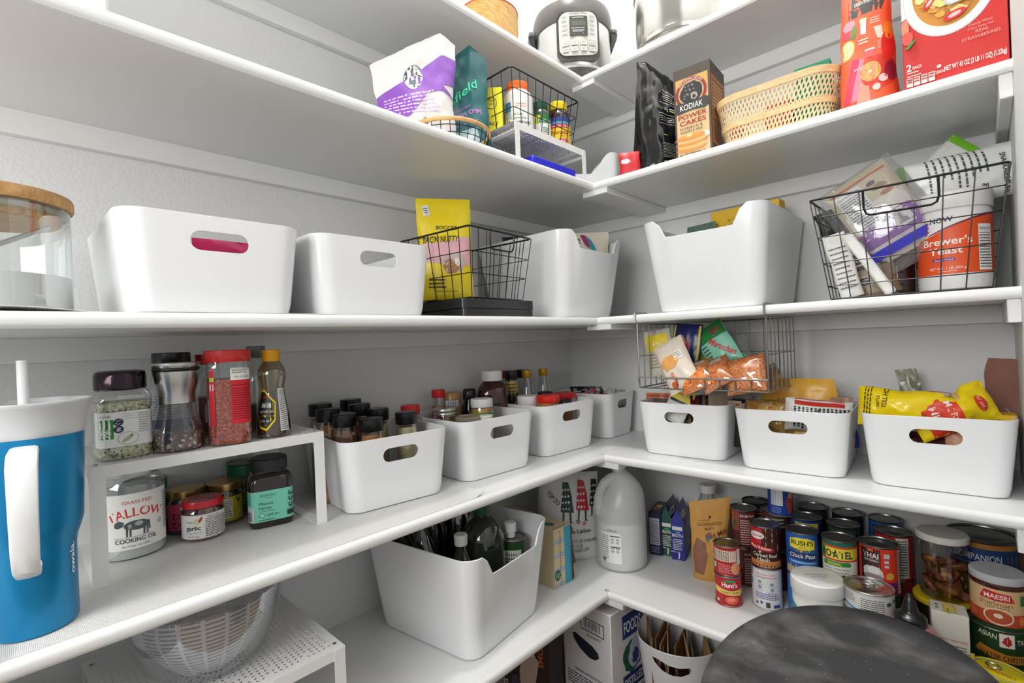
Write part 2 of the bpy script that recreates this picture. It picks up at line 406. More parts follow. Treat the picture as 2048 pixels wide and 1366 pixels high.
# pixel placement helpers used only while drafting; baked to numbers by mk.py
import json
def _ray(px, py): return _F+_R2*((px-1024)/FPX)-_U2*((py-683)/FPX)
def P(px, py, z):
    d = _ray(px, py); q = CAM+d*((z-CAM.z)/d.z); return (round(q.x, 4), round(q.y, 4), round(z, 4))
def PX(px, py, x): d = _ray(px, py); q = CAM+d*((x-CAM.x)/d.x); return tuple(round(a, 4) for a in q)
def PY(px, py, y): d = _ray(px, py); q = CAM+d*((y-CAM.y)/d.y); return tuple(round(a, 4) for a in q)
# ------------------------------------------------------------------ the room
W = 1.334; TH = .0229; HC = .0454; CT = .020
LV = {'T': (2.1218, .322, .3056), 'A': (1.715, .42, .4093), '3': (1.2980, .395, .380), '2': (.871, .424, .4163), '1': (.4904, .467, .4903)}
def zz(l): return LV[l][0]
def struct(name, mb, **k): return mb.build(name, kind='structure', **k)
struct('floor', MB().box(-.1, -3.2, -.05, 2.6, .1, 0, wood('floor_oak', '8a7256', 'a48a6a', 12, (1, 10, 1), .5)))
struct('ceiling', MB().box(-.1, -3.2, 3.64, 2.6, .1, 3.72, mat('f0f0ee', .8)))
struct('wall_left', MB().box(-.1, -3.2, 0, 0, .1, 3.64, WALL))
struct('wall_right', MB().box(0, 0, 0, W+.1, .1, 3.64, WALL))
struct('wall_end', MB().box(W, -1.25, 0, W+.1, 0, 3.64, WALL))
bb = mat('e4e4e2', .4)
struct('baseboard_left', MB().box(0, -3.2, 0, .013, 0, .085, bb, bev=.003))
struct('baseboard_right', MB().box(.013, -.013, 0, W, 0, .085, bb, bev=.003))
def nose(mb, axis, c, a, b, z, m, dpt=.018):
    "rounded front strip: axis 'y' runs along the left shelf, 'x' along the right one"
    r = .009; prof = [(-dpt, z-TH), (-r*.6, z-TH)]+[(-r+r*sin(t), z-TH+r*.75-r*.75*cos(t)) for t in (.5, 1., pi/2)]
    prof += [(-r+r*cos(t), z-r+r*sin(t)) for t in (.01, .5, 1., 1.4, pi/2)]+[(-dpt, z)]
    n = len(prof); vs = []
    for e in (a, b):
        for (o, h) in prof: vs.append((c+o, e, h) if axis == 'y' else (e, -(c+o), h))
    fs = [(i, i+1, n+i+1, n+i) for i in range(n-1)]+[(n-1, 0, n, 2*n-1)]
    fs += [tuple(range(n)), tuple(range(2*n-1, n-1, -1))]
    mb.add(vs, fs, m); return mb
SHN = {'T': 'top shelf, above the paper-crowded shelf', 'A': 'second', '3': 'third', '2': 'fourth', '1': 'lowest'}
desc = {'T': ('topmost white shelf on the left wall, carrying the woven box', 'topmost white shelf on the right wall, carrying the steel bowl'),
        'A': ('white shelf on the left wall under the purple and white bag', 'white shelf on the right wall under the bamboo basket and cereal box'),
        '3': ('white shelf on the left wall at eye level, under the two large slotted bins', 'white shelf on the right wall at eye level, hung with a wire basket'),
        '2': ('white shelf on the left wall with a ribbed liner and the blue tumbler', 'white shelf on the right wall under the three bins of packets'),
        '1': ('lowest white shelf on the left wall, under the bin of bottles', 'lowest white shelf on the right wall, crowded with cans')}
for l, (z, dl, dr) in LV.items():
    t = thing('wall_shelf', desc[l][0], 'shelf', (0, 0, 0), group='painted shelves of the pantry')
    MB().box(0, -2.45, z-TH, dl-.0182, 0, z, PAINT).build('board', t)
    nose(MB(), 'y', dl, -2.45, -dr+.004, z, PAINT).build('front_trim', t)
    MB().box(0, -2.45, z-TH-HC, CT, 0, z-TH, PAINT, bev=.0015).build('wall_cleat', t)
    t = thing('wall_shelf', desc[l][1], 'shelf', (0, 0, 0), group='painted shelves of the pantry')
    MB().box(dl-.018, -dr+.0182, z-TH, W, 0, z, PAINT).build('board', t)
    nose(MB(), 'x', dr, dl-.004, W, z, PAINT).build('front_trim', t)
    MB().box(CT, -CT, z-TH-HC, W, 0, z-TH, PAINT, bev=.0015).build('wall_cleat', t)
    MB().box(W-CT, -dr+.01, z-TH-HC, W, -CT, z-TH, PAINT, bev=.0015).build('end_cleat', t)
    MB().box(dl-.046, -dr+.004, z-TH-.017, dl+.044, -CT, z-TH-.0001, PAINT, bev=.002).build('joint_plate', t)
# ribbed shelf liners
lm = mat('e3e3e0', .55, key='liner'); 
def liner_mat():
    m = bpy.data.materials.new('ribbed_liner'); m.use_nodes = True; nt = m.node_tree; b = nt.nodes['Principled BSDF']
    b.inputs['Base Color'].default_value = (*lin('dcdcd9'), 1); b.inputs['Roughness'].default_value = .42
    t = nt.nodes.new('ShaderNodeTexCoord'); a = nt.nodes.new('ShaderNodeTexWave'); c = nt.nodes.new('ShaderNodeTexWave'); ad = nt.nodes.new('ShaderNodeMath'); u = nt.nodes.new('ShaderNodeBump')
    a.inputs['Scale'].default_value = 190; c.inputs['Scale'].default_value = 190; c.bands_direction = 'Y'
    L = nt.links.new; L(t.outputs['Object'], a.inputs[0]); L(t.outputs['Object'], c.inputs[0]); L(a.outputs['Fac'], ad.inputs[0]); L(c.outputs['Fac'], ad.inputs[1])
    u.inputs['Strength'].default_value = .35; u.inputs['Distance'].default_value = .002; L(ad.outputs[0], u.inputs['Height']); L(u.outputs['Normal'], b.inputs['Normal']); return m
LM = liner_mat()
def liner(y0, y1, x0, x1, z, lift, label):
    mb = MB()
    def f(u, v, e):
        y = y0+(y1-y0)*v; x = x0+(x1-x0)*u; return (x, y, z+e+lift(u, v))
    mb.grid(16, 60, lambda u, v: f(u, v, .0010), LM); mb.grid(16, 60, lambda u, v: f(1-u, v, .0003), LM)
    for a, b in ((0, 0), (1, 0)):
        vs = [f(a, j/60, .0003) for j in range(61)]+[f(a, j/60, .0010) for j in range(61)]
        mb.add(vs, [(j, j+1, 62+j, 61+j) for j in range(60)], LM)
    o = mb.build('shelf_liner'); props(o, label, 'shelf liner', 'ribbed shelf liners')
liner(-2.3, -.915, .01, .412, zz('2'), lambda u, v: .012*max(0, v-.985)/.015*max(0, u-.55)/.45, 'ribbed clear liner on the shelf under the blue tumbler, one corner curled up')
liner(-2.3, -1.47, .01, .372, zz('3'), lambda u, v: .0085*sin(max(0, min(1, (v-.60)/.26))*pi)**2*max(0, u-.4)*1.4, 'ribbed liner with a wavy front edge under the glass flour jar')
liner(-1.44, -.66, .01, .378, zz('3'), lambda u, v: .002*max(0, sin(v*9))*max(0, u-.5), 'ribbed liner under the smaller slotted bin and the black tray at eye level')
# ------------------------------------------------------------------ vessels, cans, cartons
def inset(prof, top, dr=.0014, z0=.002):
    out = [(max(prof[0][0]-dr, .001), prof[0][1]+z0)]
    for (r0, a), (r1, b) in zip(prof, prof[1:]):
        if b <= a: continue
        if b < top: out.append((max(r1-dr, .001), max(b, a+z0)))
        else:
            f = (top-a)/(b-a); out.append((max(r0+(r1-r0)*f-dr, .001), top)); break
    return out
def vessel(name, label, cat, loc, rz=None, prof=None, bm=GL, n=2., ax=1., ay=1., fill=None, lid=None, can=None, cr=None, cz=0., group=None, seg=40, off=0., rot=None, part='body', lidname='lid', taper=0., cH=1., extra=None, fillname='contents'):
    if rz is None: rz = toward(loc, off)
    t = thing(name, label, cat, loc, rz, group, rot)
    MB().lathe(prof, bm, seg, n, ax, ay, cap=True).build(part, t)
    if fill: MB().lathe(inset(prof, fill[0]), fill[1], seg, n, ax, ay).build(fillname, t)
    if lid:
        lp, lm = lid[0], lid[1]
        MB().lathe(lp, lm, lid[3] if len(lid) > 3 else 48, rib=lid[2] if len(lid) > 2 else 0.).build(lidname, t)
    if can:
        mb = MB()
        if cr == 'prof': can.on_prof(mb, prof, cz)
        else: can.on_cyl(mb, cr or prof[1][0], cz, ax=ax, ay=ay, n=n, taper=taper, H=cH)
        mb.build('label', t)
    if extra: extra(t)
    return t
def cap(r, z0, z1, rim=.0015): return [(r-.0006, z0), (r, z0+.001), (r, z1-rim), (r-rim, z1), (.0, z1)]
def tin(label, loc, r, h, body, can=None, cat='can', name='food_can', off=0., top=CANTOP, group=None, ringpull=False, rz=None, n=2., ax=1.):
    t = thing(name, label, cat, loc, toward(loc, off) if rz is None else rz, group)
    MB().lathe([(r-.004, 0), (r-.001, .0003), (r+.0006, .002), (r-.0012, .004), (r-.0012, h-.004), (r-.0012, h-.004)], body, 48, ax=ax, cap=False).build('paper_wrap' if body not in (STEEL, CANTOP) else 'body', t)
    mb = MB().lathe([(r-.0012, h-.0045), (r+.0004, h-.003), (r+.0008, h-.0012), (r, h), (r-.0022, h-.0006), (r-.003, h-.0035), (r*.86, h-.0036), (r*.84, h-.0028), (r*.7, h-.0034), (r*.52, h-.0034), (r*.5, h-.0028), (0, h-.003)], top, 48, ax=ax)
    mb.build('lid', t)
    MB().lathe([(0, .0008), (r-.003, .0008), (r-.002, 0), (r+.0006, .0018), (r-.001, .004)], top, 48, ax=ax, cap=False).build('bottom_rim', t)
    if ringpull:
        m2 = MB(); m2.tube([(.012*cos(a)*1.1, .35*r+.010*sin(a)-.004, h+.0006) for a in [2*pi*i/14 for i in range(14)]], .0014, STEEL, 6, True)
        m2.box(-.006, r*.35+.004, h-.002, .006, r*.35+.018, h+.0006, STEEL); m2.build('ring_pull', t)
    if can: mb = MB(); can.on_cyl(mb, r-.0012, 0, ax=ax); mb.build('label', t)
    return t
def carton(name, label, cat, loc, w, d, h, col, front=None, side=None, topc=None, rz=None, off=0., group=None, rot=None, bev=.0012, part='carton', left=None):
    "box with its base centre at loc; front print faces -Y, side print faces +X, left print -X"
    t = thing(name, label, cat, loc, (toward(loc, off) if rz is None else rz), group, rot)
    mb = MB().box(-w/2, -d/2, 0, w/2, d/2, h, col if not isinstance(col, str) else mat(col, .5), bev=bev); mb.build(part, t)
    for k_, cv_, o_, ux_, uy_ in (('front_print', front, (-w/2, -d/2, 0), (1, 0, 0), (0, 0, 1)), ('side_print', side, (w/2, -d/2, 0), (0, 1, 0), (0, 0, 1)), ('left_print', left, (-w/2, d/2, 0), (0, -1, 0), (0, 0, 1)), ('top_print', topc, (-w/2, -d/2, h), (1, 0, 0), (0, 1, 0))):
        if cv_: pm = MB(); cv_.on_plane(pm, o_, ux_, uy_); pm.build(k_, t)
    return t
def bag(name, label, cat, loc, w, h, d, m, c=None, kind='stand', seed=1, rz=None, off=0., rot=None, group=None, mback=None, part='body', extra=None, back=None, nx=22, ny=26, **k):
    t = thing(name, label, cat, loc, toward(loc, off) if rz is None else rz, group, rot)
    p = Pouch(w, h, d, kind, seed, **k); mb = MB(); p.body(mb, m, nx, ny, mback); mb.build(part, t, sharp=70)
    if c or back:
        mb = MB()
        if c: p.canvas(c, mb)
        if back: p.canvas(back, mb, 1)
        mb.build('printed_face', t, sharp=70)
    if extra: extra(t, p)
    return t
def foil(col, rough=.28, b=.35, metal=.0): return mat(col, rough, metal, b, 45)
# ------------------------------------------------------------------ white slotted bins
proto = None
def small_bin(label, loc, deg, w=.238, d=.268, h=.158, slot=.088):
    "loc is the middle of the foot of its slotted front"
    t = thing('storage_bin', label, 'bin', loc, radians(deg), 'white plastic bins with a slotted handle')
    o = bin_mesh(w, d, h, w+.030, d+.026, .032, WP).build('body', t)
    bm = MB().prism(stadium(slot, .031), -.5, .5, WP, T=Matrix.Translation((0, 0, h*.745)) @ Matrix.Rotation(pi/2, 4, 'X')).build('cutter')
    bm.location = (0, 0, 0); o.parent = None
    cut(o, bm); o.parent = t
    for v in o.data.vertices: v.co.y += d/2
    return t
def tall_bin(label, loc, deg, w=.285, d=.345, h=.262, tw=.345, td=.395, dip=.052, hw=.62):
    def top(x, y):
        if abs(y) < .9: return h
        e = (abs(x)-hw)/.10; e = max(-1, min(1, e)); s = .5+.5*sin(e*pi/2)
        return h-dip*(1-s)
    t = thing('storage_bin', label, 'bin', loc, radians(deg), 'tall white plastic bins with a scooped front')
    mb = bin_mesh(w, d, h, tw, td, .038, WP, .0032, top)
    o = mb.build('body', t)
    for v in o.data.vertices: v.co.y += d/2
    return t
# ------------------------------------------------------------------ fourth level, left wall
z2 = zz('2'); ZL = z2+.0012
# blue tumbler
t = thing('insulated_tumbler', 'tall blue insulated tumbler with white handle, grey lid and straw', 'tumbler', (.335, -1.676, ZL), toward((.335, -1.676), 4))
BLU = mat('0a7fb4', .3, .35, .05, 300, key='tumbler_blue'); TW_ = mat('e9ebec', .4)
MB().lathe([(.038, 0), (.0425, .001), (.0445, .005), (.0445, .105), (.046, .116), (.0505, .130), (.0535, .142), (.0575, .262)], BLU, 64).build('body', t)
MB().lathe([(.0578, .2605), (.0588, .262), (.0594, .268), (.0612, .285), (.066, .3), (.068, .304), (.0675, .3065), (.0625, .3065), (.060, .3), (.0, .2985)], mat('c9ccce', .4), 64).build('lid', t)
MB().tube([(-.004, 0, .295), (-.004, .001, .33), (-.004, .002, .362)], .0062, TW_, 16).build('straw', t)
mb = MB(); hp = []
def hand(s): return [(.0, -.050, .242), (.0, -.062, .247), (.0, -.083, .243), (.0, -.092, .230), (.0, -.093, .17), (.0, -.090, .125), (.0, -.084, .105), (.0, -.066, .094), (.0, -.05, .097)]
Q = hand(0); vs = []; fs = []
wd = [.012, .014, .0150, .0150, .0140, .0135, .0130, .0125, .012]
for i, (x, y, z) in enumerate(Q):
    a = Vector(Q[min(i+1, 8)])-Vector(Q[max(i-1, 0)]); a.normalize(); nn = Vector((0, -a.z, a.y)); 
    for k in range(12):
        q = 2*pi*k/12; c, s_ = cos(q), sin(q); c = math.copysign(abs(c)**.5, c); s_ = math.copysign(abs(s_)**.5, s_)
        vs.append(Vector((x, y, z))+Vector((1, 0, 0))*wd[i]*c+nn*.0065*s_)
for i in range(8):
    for k in range(12): l = (k+1) % 12; fs.append((i*12+k, i*12+l, i*12+12+l, i*12+12+k))
fs += [tuple(range(12)), tuple(range(107, 95, -1))]
mb.add(vs, fs, TW_); hd = mb.build('handle', t); hd.rotation_euler = (0, 0, radians(-9))
c = Canvas(rough=.4); c.text('owala.', 0, 0, .0085, 'f2f4f4', rot=pi/2, bold=.035, w=.043)
mb = MB(); c.on_cyl(mb, .0448, .088, a0=radians(58)); mb.build('lettering', t)
# perforated riser
RM = mat('e9e9e7', .35, key='riser_white_metal')
def riser(label, loc, deg, w, d, h, seed=1, st=.021, holes=.0095):
    "loc: middle of the foot line of the front legs"
    t = thing('shelf_riser', label, 'shelf riser', loc, radians(deg), 'white perforated metal risers')
    mb = MB(); holed_plate(mb, -w/2, 0, w/2, d, h, RM, holes, seed, edge=.016)
    mb.box(-w/2, 0, h-.019, w/2, .0016, h+.0004, RM); mb.box(-w/2, d-.0016, h-.019, w/2, d, h+.0004, RM)
    mb.build('perforated_top', t)
    for sx in (-1, 1):
        x0, x1 = (-w/2+.0005, -w/2+.0005+st) if sx < 0 else (w/2-st-.0005, w/2-.0005)
        mb = MB(); mb.box(x0, -.0008, 0, x1, .0008, h-.0005, RM); mb.box(x0, d-.0008, 0, x1, d+.0008, h-.0005, RM)
        mb.box(x0, .0008, 0, x1, d-.0008, .0016, RM); mb.box(x0 if sx > 0 else x0, .0016, h-.022, x1, d-.0016, h-.0202, RM); mb.build('leg_frame', t)
        for y in (.02, d-.02):
            MB().lathe([(.0034, h+.0003), (.0034, h+.0012), (.0015, h+.0016), (0, h+.0012)], mat('9a9c9c', .3, .9), 12, T=Matrix.Translation(((x0+x1)/2, y, 0))).build('screw', t)
    return t
RZ = 88.5; RH = .1895
riser('white perforated riser with spice jars on it, beside the blue tumbler', (.270, -1.4225, ZL), 88.0, .376, .262, RH, 2)
zr = ZL+RH+.0008
S = lambda x, y, z=None: (x, y, zr if z is None else z)
# sesame jar
c = Canvas(); Wl = .105
c.rect(-Wl/2, 0, Wl/2, .058, 'eceeee'); c.rect(-.036, .014, -.018, .046, '1c8a2e')
c.text('山', -.027, .032, .0105, 'ffffff', bold=.02); c.text('葵', -.027, .018, .0105, 'ffffff', bold=.02)
c.ell(-.012, .041, .0062, .0062, '1f2c4c'); c.ell(-.012, .029, .0062, .0062, '1f2c4c'); c.text('ご', -.012, .038, .006, 'ffffff'); c.text('ま', -.012, .026, .006, 'ffffff')
c.text('いなほ', -.028, .0495, .0035, '2a2a2a'); c.ell(-.0005, .013, .0135, .0105, '8c9c84'); c.ell(-.0005, .013, .0128, .0098, 'eef0ea'); c.ell(-.001, .0125, .009, .003, 'a9b89a', rot=.6); c.ell(.004, .017, .0026, .002, '6f8a5c', rot=.6)
c.lines(.014, .02, .026, .055, 9, '9aa19c', ragged=.1); c.nutri(.028, .006, .048, .055, 'dfe4ea', '5a6472'); c.lines(-.008, .044, .020, .056, 3, '8fae8f', hfrac=.15)
def slip(t):
    mb = MB(); mb.box(-.026, -.0405, .089, .004, -.0395, .104, mat('e3e8ea', .3)); mb.build('paper_slip', t)
vessel('seasoning_jar', 'square glass jar of sesame and herb seasoning with dark shiny cap', 'jar', S(.197, -1.556), prof=[(.033, 0), (.0365, .002), (.0385, .008), (.0385, .016), (.0375, .022), (.0375, .082), (.0395, .092), (.0395, .102), (.034, .114), (.031, .118)], n=5, fill=(.095, cells('sesame', ['d8cfa8', 'c9c38f', 'a9b183', 'e6ddc0', '6f8a52', '2c3327', 'd8cfa8'], 330)), lid=([(.034, .115), (.0365, .117), (.0365, .139), (.0345, .146), (.029, .1485), (0, .1485)], mat('3a3036', .12, .85, key='smoked_chrome'), .006, 80), can=c, cr=.0376, cz=.022, off=12)
# pepper grinder
def gr(t):
    MB().lathe([(.026, .083), (.029, .084), (.029, .103), (.0335, .118), (.0365, .139), (.0368, .1415), (.0335, .1425)], STEEL, 48, cap=False).build('steel_collar', t)
    MB().lathe([(.0365, .1425), (.0372, .144), (.0372, .1465), (.0365, .148)], BLACKP, 48, cap=False).build('black_band', t)
    MB().lathe([(.0368, .148), (.0375, .149), (.0375, .156), (.036, .1575), (0, .1575)], STEEL, 48).build('steel_lid', t)
def pepper(): return cells('peppercorns', ['2a211c', '5b4536', '8d7257', 'd8cdb8', '3c2c24', 'a3422e', '4a382c'], 230)
vessel('pepper_grinder', 'glass pepper grinder with brushed steel top', 'grinder', S(.212, -1.477), prof=[(.034, 0), (.0405, .003), (.0415, .012), (.0385, .038), (.031, .066), (.0285, .083)], fill=(.028, pepper()), extra=gr)
# jar with a black cap behind the grinder
c = Canvas(); c.rect(-.045, 0, .045, .075, 'c9cdd2'); c.lines(-.04, .02, .04, .07, 10, '5a6472'); c.rect(-.045, 0, .045, .018, '2c4a8a')
vessel('seasoning_jar', 'tall clear jar with a black cap behind the pepper grinder', 'jar', S(.110, -1.462), prof=[(.03, 0), (.035, .002), (.036, .006), (.036, .128), (.031, .142), (.0305, .150)], n=3, fill=(.045, pepper()), lid=(cap(.0325, .150, .176), BLACKP), can=c, cr=.0362, cz=.03)
# red cap jar behind, further left of chili
vessel('seasoning_jar', 'small jar with a red cap half hidden behind the red chili flakes', 'jar', S(.098, -1.396), prof=[(.026, 0), (.03, .002), (.03, .12), (.022, .138), (.021, .150)], fill=(.08, mat('8a2f22', .7)), lid=(cap(.0225, .148, .170), mat('b81f22', .3)))
# chili jar
c = Canvas(); c.rect(-.030, .032, -.0215, .138, 'c8182a'); c.rect(-.0295, .115, -.022, .122, '9fd13c'); c.rect(-.0292, .098, -.023, .11, 'dfe6ea')
c.rect(.003, .035, .036, .116, 'd2142c'); c.rect(.003, .116, .036, .139, 'efeeea'); c.lines(.006, .128, .03, .136, 2, '5a5a5a'); c.text('09.10.2027', .021, .120, .0036, '1c1c1c', w=.022)
c.text('Nutrition Facts', .02, .105, .0038, '3a0a10', w=.028); c.lines(.005, .042, .034, .102, 14, '6a0d18', ragged=.1)
vessel('chili_flake_jar', 'tall clear jar of red chili flakes with a bright red cap and red label', 'jar', S(.232, -1.397), prof=[(.031, 0), (.0355, .002), (.037, .007), (.0365, .03), (.0365, .135), (.0375, .142), (.036, .150), (.0355, .154)], n=3.4, fill=(.122, cells('chili', ['a8321c', 'c04420', '8c2416', 'b83a1e', 'd06a34', '9c2c1a'], 380)), lid=(cap(.0392, .154, .1765), mat('d3201f', .3, coat=.4)), can=c, cr=.0367, cz=.004)
vessel('oil_bottle', 'clear bottle with a ridged grey cap behind the chili flakes and sesame oil', 'bottle', S(.150, -1.318), prof=[(.027, 0), (.031, .003), (.031, .12), (.02, .15), (.0165, .160)], fill=(.06, mat('6b6a58', .4)), lid=(cap(.0185, .158, .183), mat('6e716a', .35), .02, 30))
# sesame oil
c = Canvas(); pts = [(-.026, .016), (-.012, .010), (.004, .030), (.006, .066), (-.006, .078), (-.020, .092), (-.030, .090), (-.034, .05)]
c.poly(pts, 'e2c81c'); c.poly([(x*.9-.002, .006+y*.88) for x, y in pts], '17181c')
c.text('KADOYA', -.015, .074, .0042, 'd8343a', w=.016); c.text('麻油', -.014, .056, .0078, 'e6f2e6', bold=.02); c.text('SESAME OIL', -.0125, .046, .0042, 'd8d8d8', w=.029); c.text('PURE', -.016, .039, .003, 'd8a43a'); c.text('5.5 FL OZ', -.016, .028, .004, 'e8e8e8', w=.018); c.rect(.012, .008, .030, .092, 'e9e9e6'); c.lines(.014, .010, .029, .090, 20, '333333')
vessel('sesame_oil_bottle', 'curvy sesame oil bottle with a yellow cap, last jar on the riser', 'bottle', S(.233, -1.318), prof=[(.027, 0), (.0315, .002), (.0325, .006), (.030, .045), (.0235, .085), (.0225, .096), (.0265, .118), (.0272, .126), (.024, .138), (.0165, .150), (.0155, .153)], bm=glass('oil_glass', 'cdbf9f', .12, .7), fill=(.085, mat('6a5136', .25)), lid=(cap(.0168, .150, .174), mat('e8a90c', .35), .008, 60), can=c, cr='prof', cz=.004)
# ---- under the riser
c = Canvas(); c.rect(-.062, 0, .062, .098, 'ecebe6'); c.text('GRASS-FED', .006, .080, .0062, 'c33a34', w=.044, bold=.02); c.text('TALLOW', .004, .058, .0155, 'cf2f2a', w=.083, bold=.03, arc=.10)
COWC = '4c565c'
c.blob(.004, .042, .019, .0085, COWC, 3, .08, 18); c.poly([(-.028, .049), (-.022, .053), (-.014, .049), (-.016, .042), (-.024, .039), (-.029, .042)], COWC)
for lx in (-.012, -.007, .013, .018): c.poly([(lx, .038), (lx+.0035, .038), (lx+.0025, .023), (lx, .023)], COWC)
c.poly([(.021, .046), (.0235, .046), (.0245, .030), (.022, .030)], COWC); c.ell(.007, .044, .006, .004, 'a9b0b2'); c.ell(-.006, .041, .003, .004, '9aa2a4')
c.rect(-.03, .0215, .028, .0222, '8a9094'); c.text('COOKING OIL', .003, .0125, .0075, '2f3a44', w=.062, bold=.02); c.text('Net Weight 14oz (397g)', .002, .005, .003, '4a4a4a', w=.04); c.ell(.042, .038, .004, .005, 'b5bcc2'); c.lines(.052, .02, .060, .09, 14, '3c5a7a')
vessel('tallow_jar', 'wide glass jar of white beef tallow with a cow on its label', 'jar', (.125, -1.537, ZL), prof=[(.044, 0), (.0505, .003), (.0525, .010), (.0525, .125), (.046, .140), (.043, .146)], fill=(.118, mat('d7dbd8', .45)), lid=(cap(.0455, .146, .163), mat('b9babc', .35, .7)), can=c, cr=.0526, cz=.020, off=3)
def sadaf(label, loc, off):
    c = Canvas(); c.rect(-.06, 0, .06, .104, '0f6b45'); c.text('Sadaf', 0, .070, .015, 'f3f2ee', w=.052, bold=.09, shear=.2); c.text('Sadaf', 0, .070, .015, 'b02034', w=.052, bold=.03, shear=.2); c.rect(.028, .07, .045, .09, 'dfe2dc'); c.lines(-.05, .02, .05, .055, 5, 'e6d9a0')
    tin(label, loc, .037, .112, mat('0f6b45', .4), c, off=off)
sadaf('green can with red script on it, behind the pink jar', (.040, -1.500, ZL), 6)
sadaf('green can with red script on it, behind the yellow labelled jar', (.040, -1.314, ZL), 4)
c = Canvas(); c.rect(-.034, 0, .038, .056, 'd4476a'); c.rect(-.034, 0, .038, .004, '2f3a6a'); c.poly([(-.012, .047), (-.008, .052), (.02, .052), (.024, .047), (.02, .042), (-.008, .042)], 'f2e6ea'); c.text('味の素', .006, .0445, .0048, 'c2283a', w=.022)
for i, g in enumerate('ひひ'): c.text(g, -.017, .026-i*.017, .011, '1e1418', bold=.02)
for i, g in enumerate('ら味'): c.text(g, .003, .026-i*.017, .012, '1e1418', bold=.02)
vessel('condiment_jar', 'glass jar with a bright pink label and gold lid beside the tallow jar', 'jar', (.074, -1.438, ZL), prof=[(.028, 0), (.033, .002), (.0345, .007), (.0345, .062), (.031, .070)], n=3, fill=(.06, mat('5a2030', .5)), lid=(cap(.0335, .069, .086), GOLDM, .004, 90), can=c, cr=.0347, cz=.006)
c = Canvas(); c.rect(-.036, 0, .040, .050, 'c3b02f'); c.rect(-.006, .006, .014, .046, 'e9e8dc'); c.lines(-.005, .008, .013, .044, 8, '4a4a3a'); c.text('V', .027, .034, .014, '1e2a1a', bold=.02); c.text('8', .028, .012, .007, 'efe9c0')
vessel('condiment_jar', 'round jar with a yellow label and gold lid behind the garlic jar', 'jar', (.085, -1.370, ZL), prof=[(.028, 0), (.034, .002), (.0355, .007), (.0355, .062), (.032, .070)], fill=(.06, mat('5a5a2a', .5)), lid=(cap(.0338, .069, .086), GOLDM, .004, 90), can=c, cr=.0357, cz=.008)
c = Canvas(); c.rect(-.050, 0, .048, .045, 'ebebe8'); c.text('garlic', -.018, .017, .008, '16161a', w=.027, bold=.05); c.text('crispy chili oil', -.018, .0105, .003, '4a6a8a', w=.026); c.text('NET WT (118g)', -.018, .003, .0028, '3a3a3a', w=.02); c.ell(-.011, .033, .0045, .0045, 'b6c23a'); c.ell(-.011, .033, .003, .003, 'e9efc0'); c.ell(-.005, .036, .0022, .006, 'c8202a', rot=-.5); c.text('crunchy', -.024, .031, .0036, '3c3c6a', w=.014)
c.text('Nutrition Facts', .018, .0395, .0034, '1a1a1a', w=.024); c.lines(.003, .002, .046, .038, 11, '3a3a3a', ragged=.1)
def rings(t):
    mb = MB()
    for r in (.026, .021, .016, .011): mb.lathe([(r, .0761), (r, .0768), (r-.0012, .0768), (r-.0012, .0761)], mat('8c8f90', .3, .6), 40, cap=False)
    mb.lathe([(.005, .0761), (.005, .0766), (0, .0766)], mat('c8202a', .4), 20); mb.build('lid_rings', t)
vessel('garlic_jar', 'small round jar of crispy garlic with a red and white lid', 'jar', (.147, -1.427, ZL), prof=[(.028, 0), (.0345, .003), (.037, .010), (.0372, .045), (.0355, .057), (.0315, .063)], fill=(.052, cells('garlicoil', ['8a3a12', 'b35a1c', 'd08a3a', '6a2a10', 'a8481a', 'c8742a'], 260, .35)), lid=([(.0338, .062), (.0352, .0635), (.0352, .071), (.034, .0745), (.0335, .076), (0, .076)], mat('c61f28', .3, key='red_lid')), can=c, cr=.0374, cz=.007, extra=rings)
vessel('plastic_jar', 'clear plastic jar with a white lid and round emblem, behind the honey', 'jar', (.104, -1.289, ZL), prof=[(.025, 0), (.029, .003), (.029, .118), (.026, .130), (.025, .133)], fill=(.05, cells('grains', ['b98e5a', 'a87a48', 'c9a070'], 200)), lid=(cap(.0275, .132, .148), mat('e4e5e5', .35)), can=Canvas().ell(-.014, .06, .019, .019, '25324c').ell(-.014, .06, .0175, .0175, 'd9dfe4').lines(-.026, .05, -.002, .068, 3, '44546c'), cr=.0292)
c = Canvas(); c.rect(-.052, 0, .040, .062, '74c9b2'); c.rect(-.052, 0, -.030, .030, 'd4c9d4'); c.bars(-.049, .003, -.034, .022, '4a404c'); c.lines(-.05, .034, -.032, .060, 8, '2f6a5c')
c.text('EGMONT', -.006, .050, .0055, '17201e', w=.028); c.text('HONEY', -.006, .046, .0022, '17201e'); c.text('Manuka', -.0225, .034, .006, '1a2422', al='l', w=.024); c.text('Honey', -.0225, .025, .006, '1a2422', al='l', w=.021); c.text('from New Zealand', -.0225, .0205, .0022, '1a2422', al='l', w=.026)
c.text('UMF 12+', -.0105, .0105, .0048, '1a3a48', al='l', w=.022); c.poly([(-.0225+.005*cos(a*pi/3+.52)+.004, .013+.005*sin(a*pi/3+.52)) for a in range(6)], '1a3a48'); c.poly([(-.0225+.0042*cos(a*pi/3+.52)+.004, .013+.0042*sin(a*pi/3+.52)) for a in range(6)], '8fd6c2'); c.lines(-.0225, .002, .006, .0055, 1, '1a2422')
c.text('355', .0265, .038, .0115, '16201e', rot=-pi/2, w=.033); c.rect(.024, .006, .036, .016, '20302c'); c.text('+ MGO', .029, .0185, .0026, '1a2422')
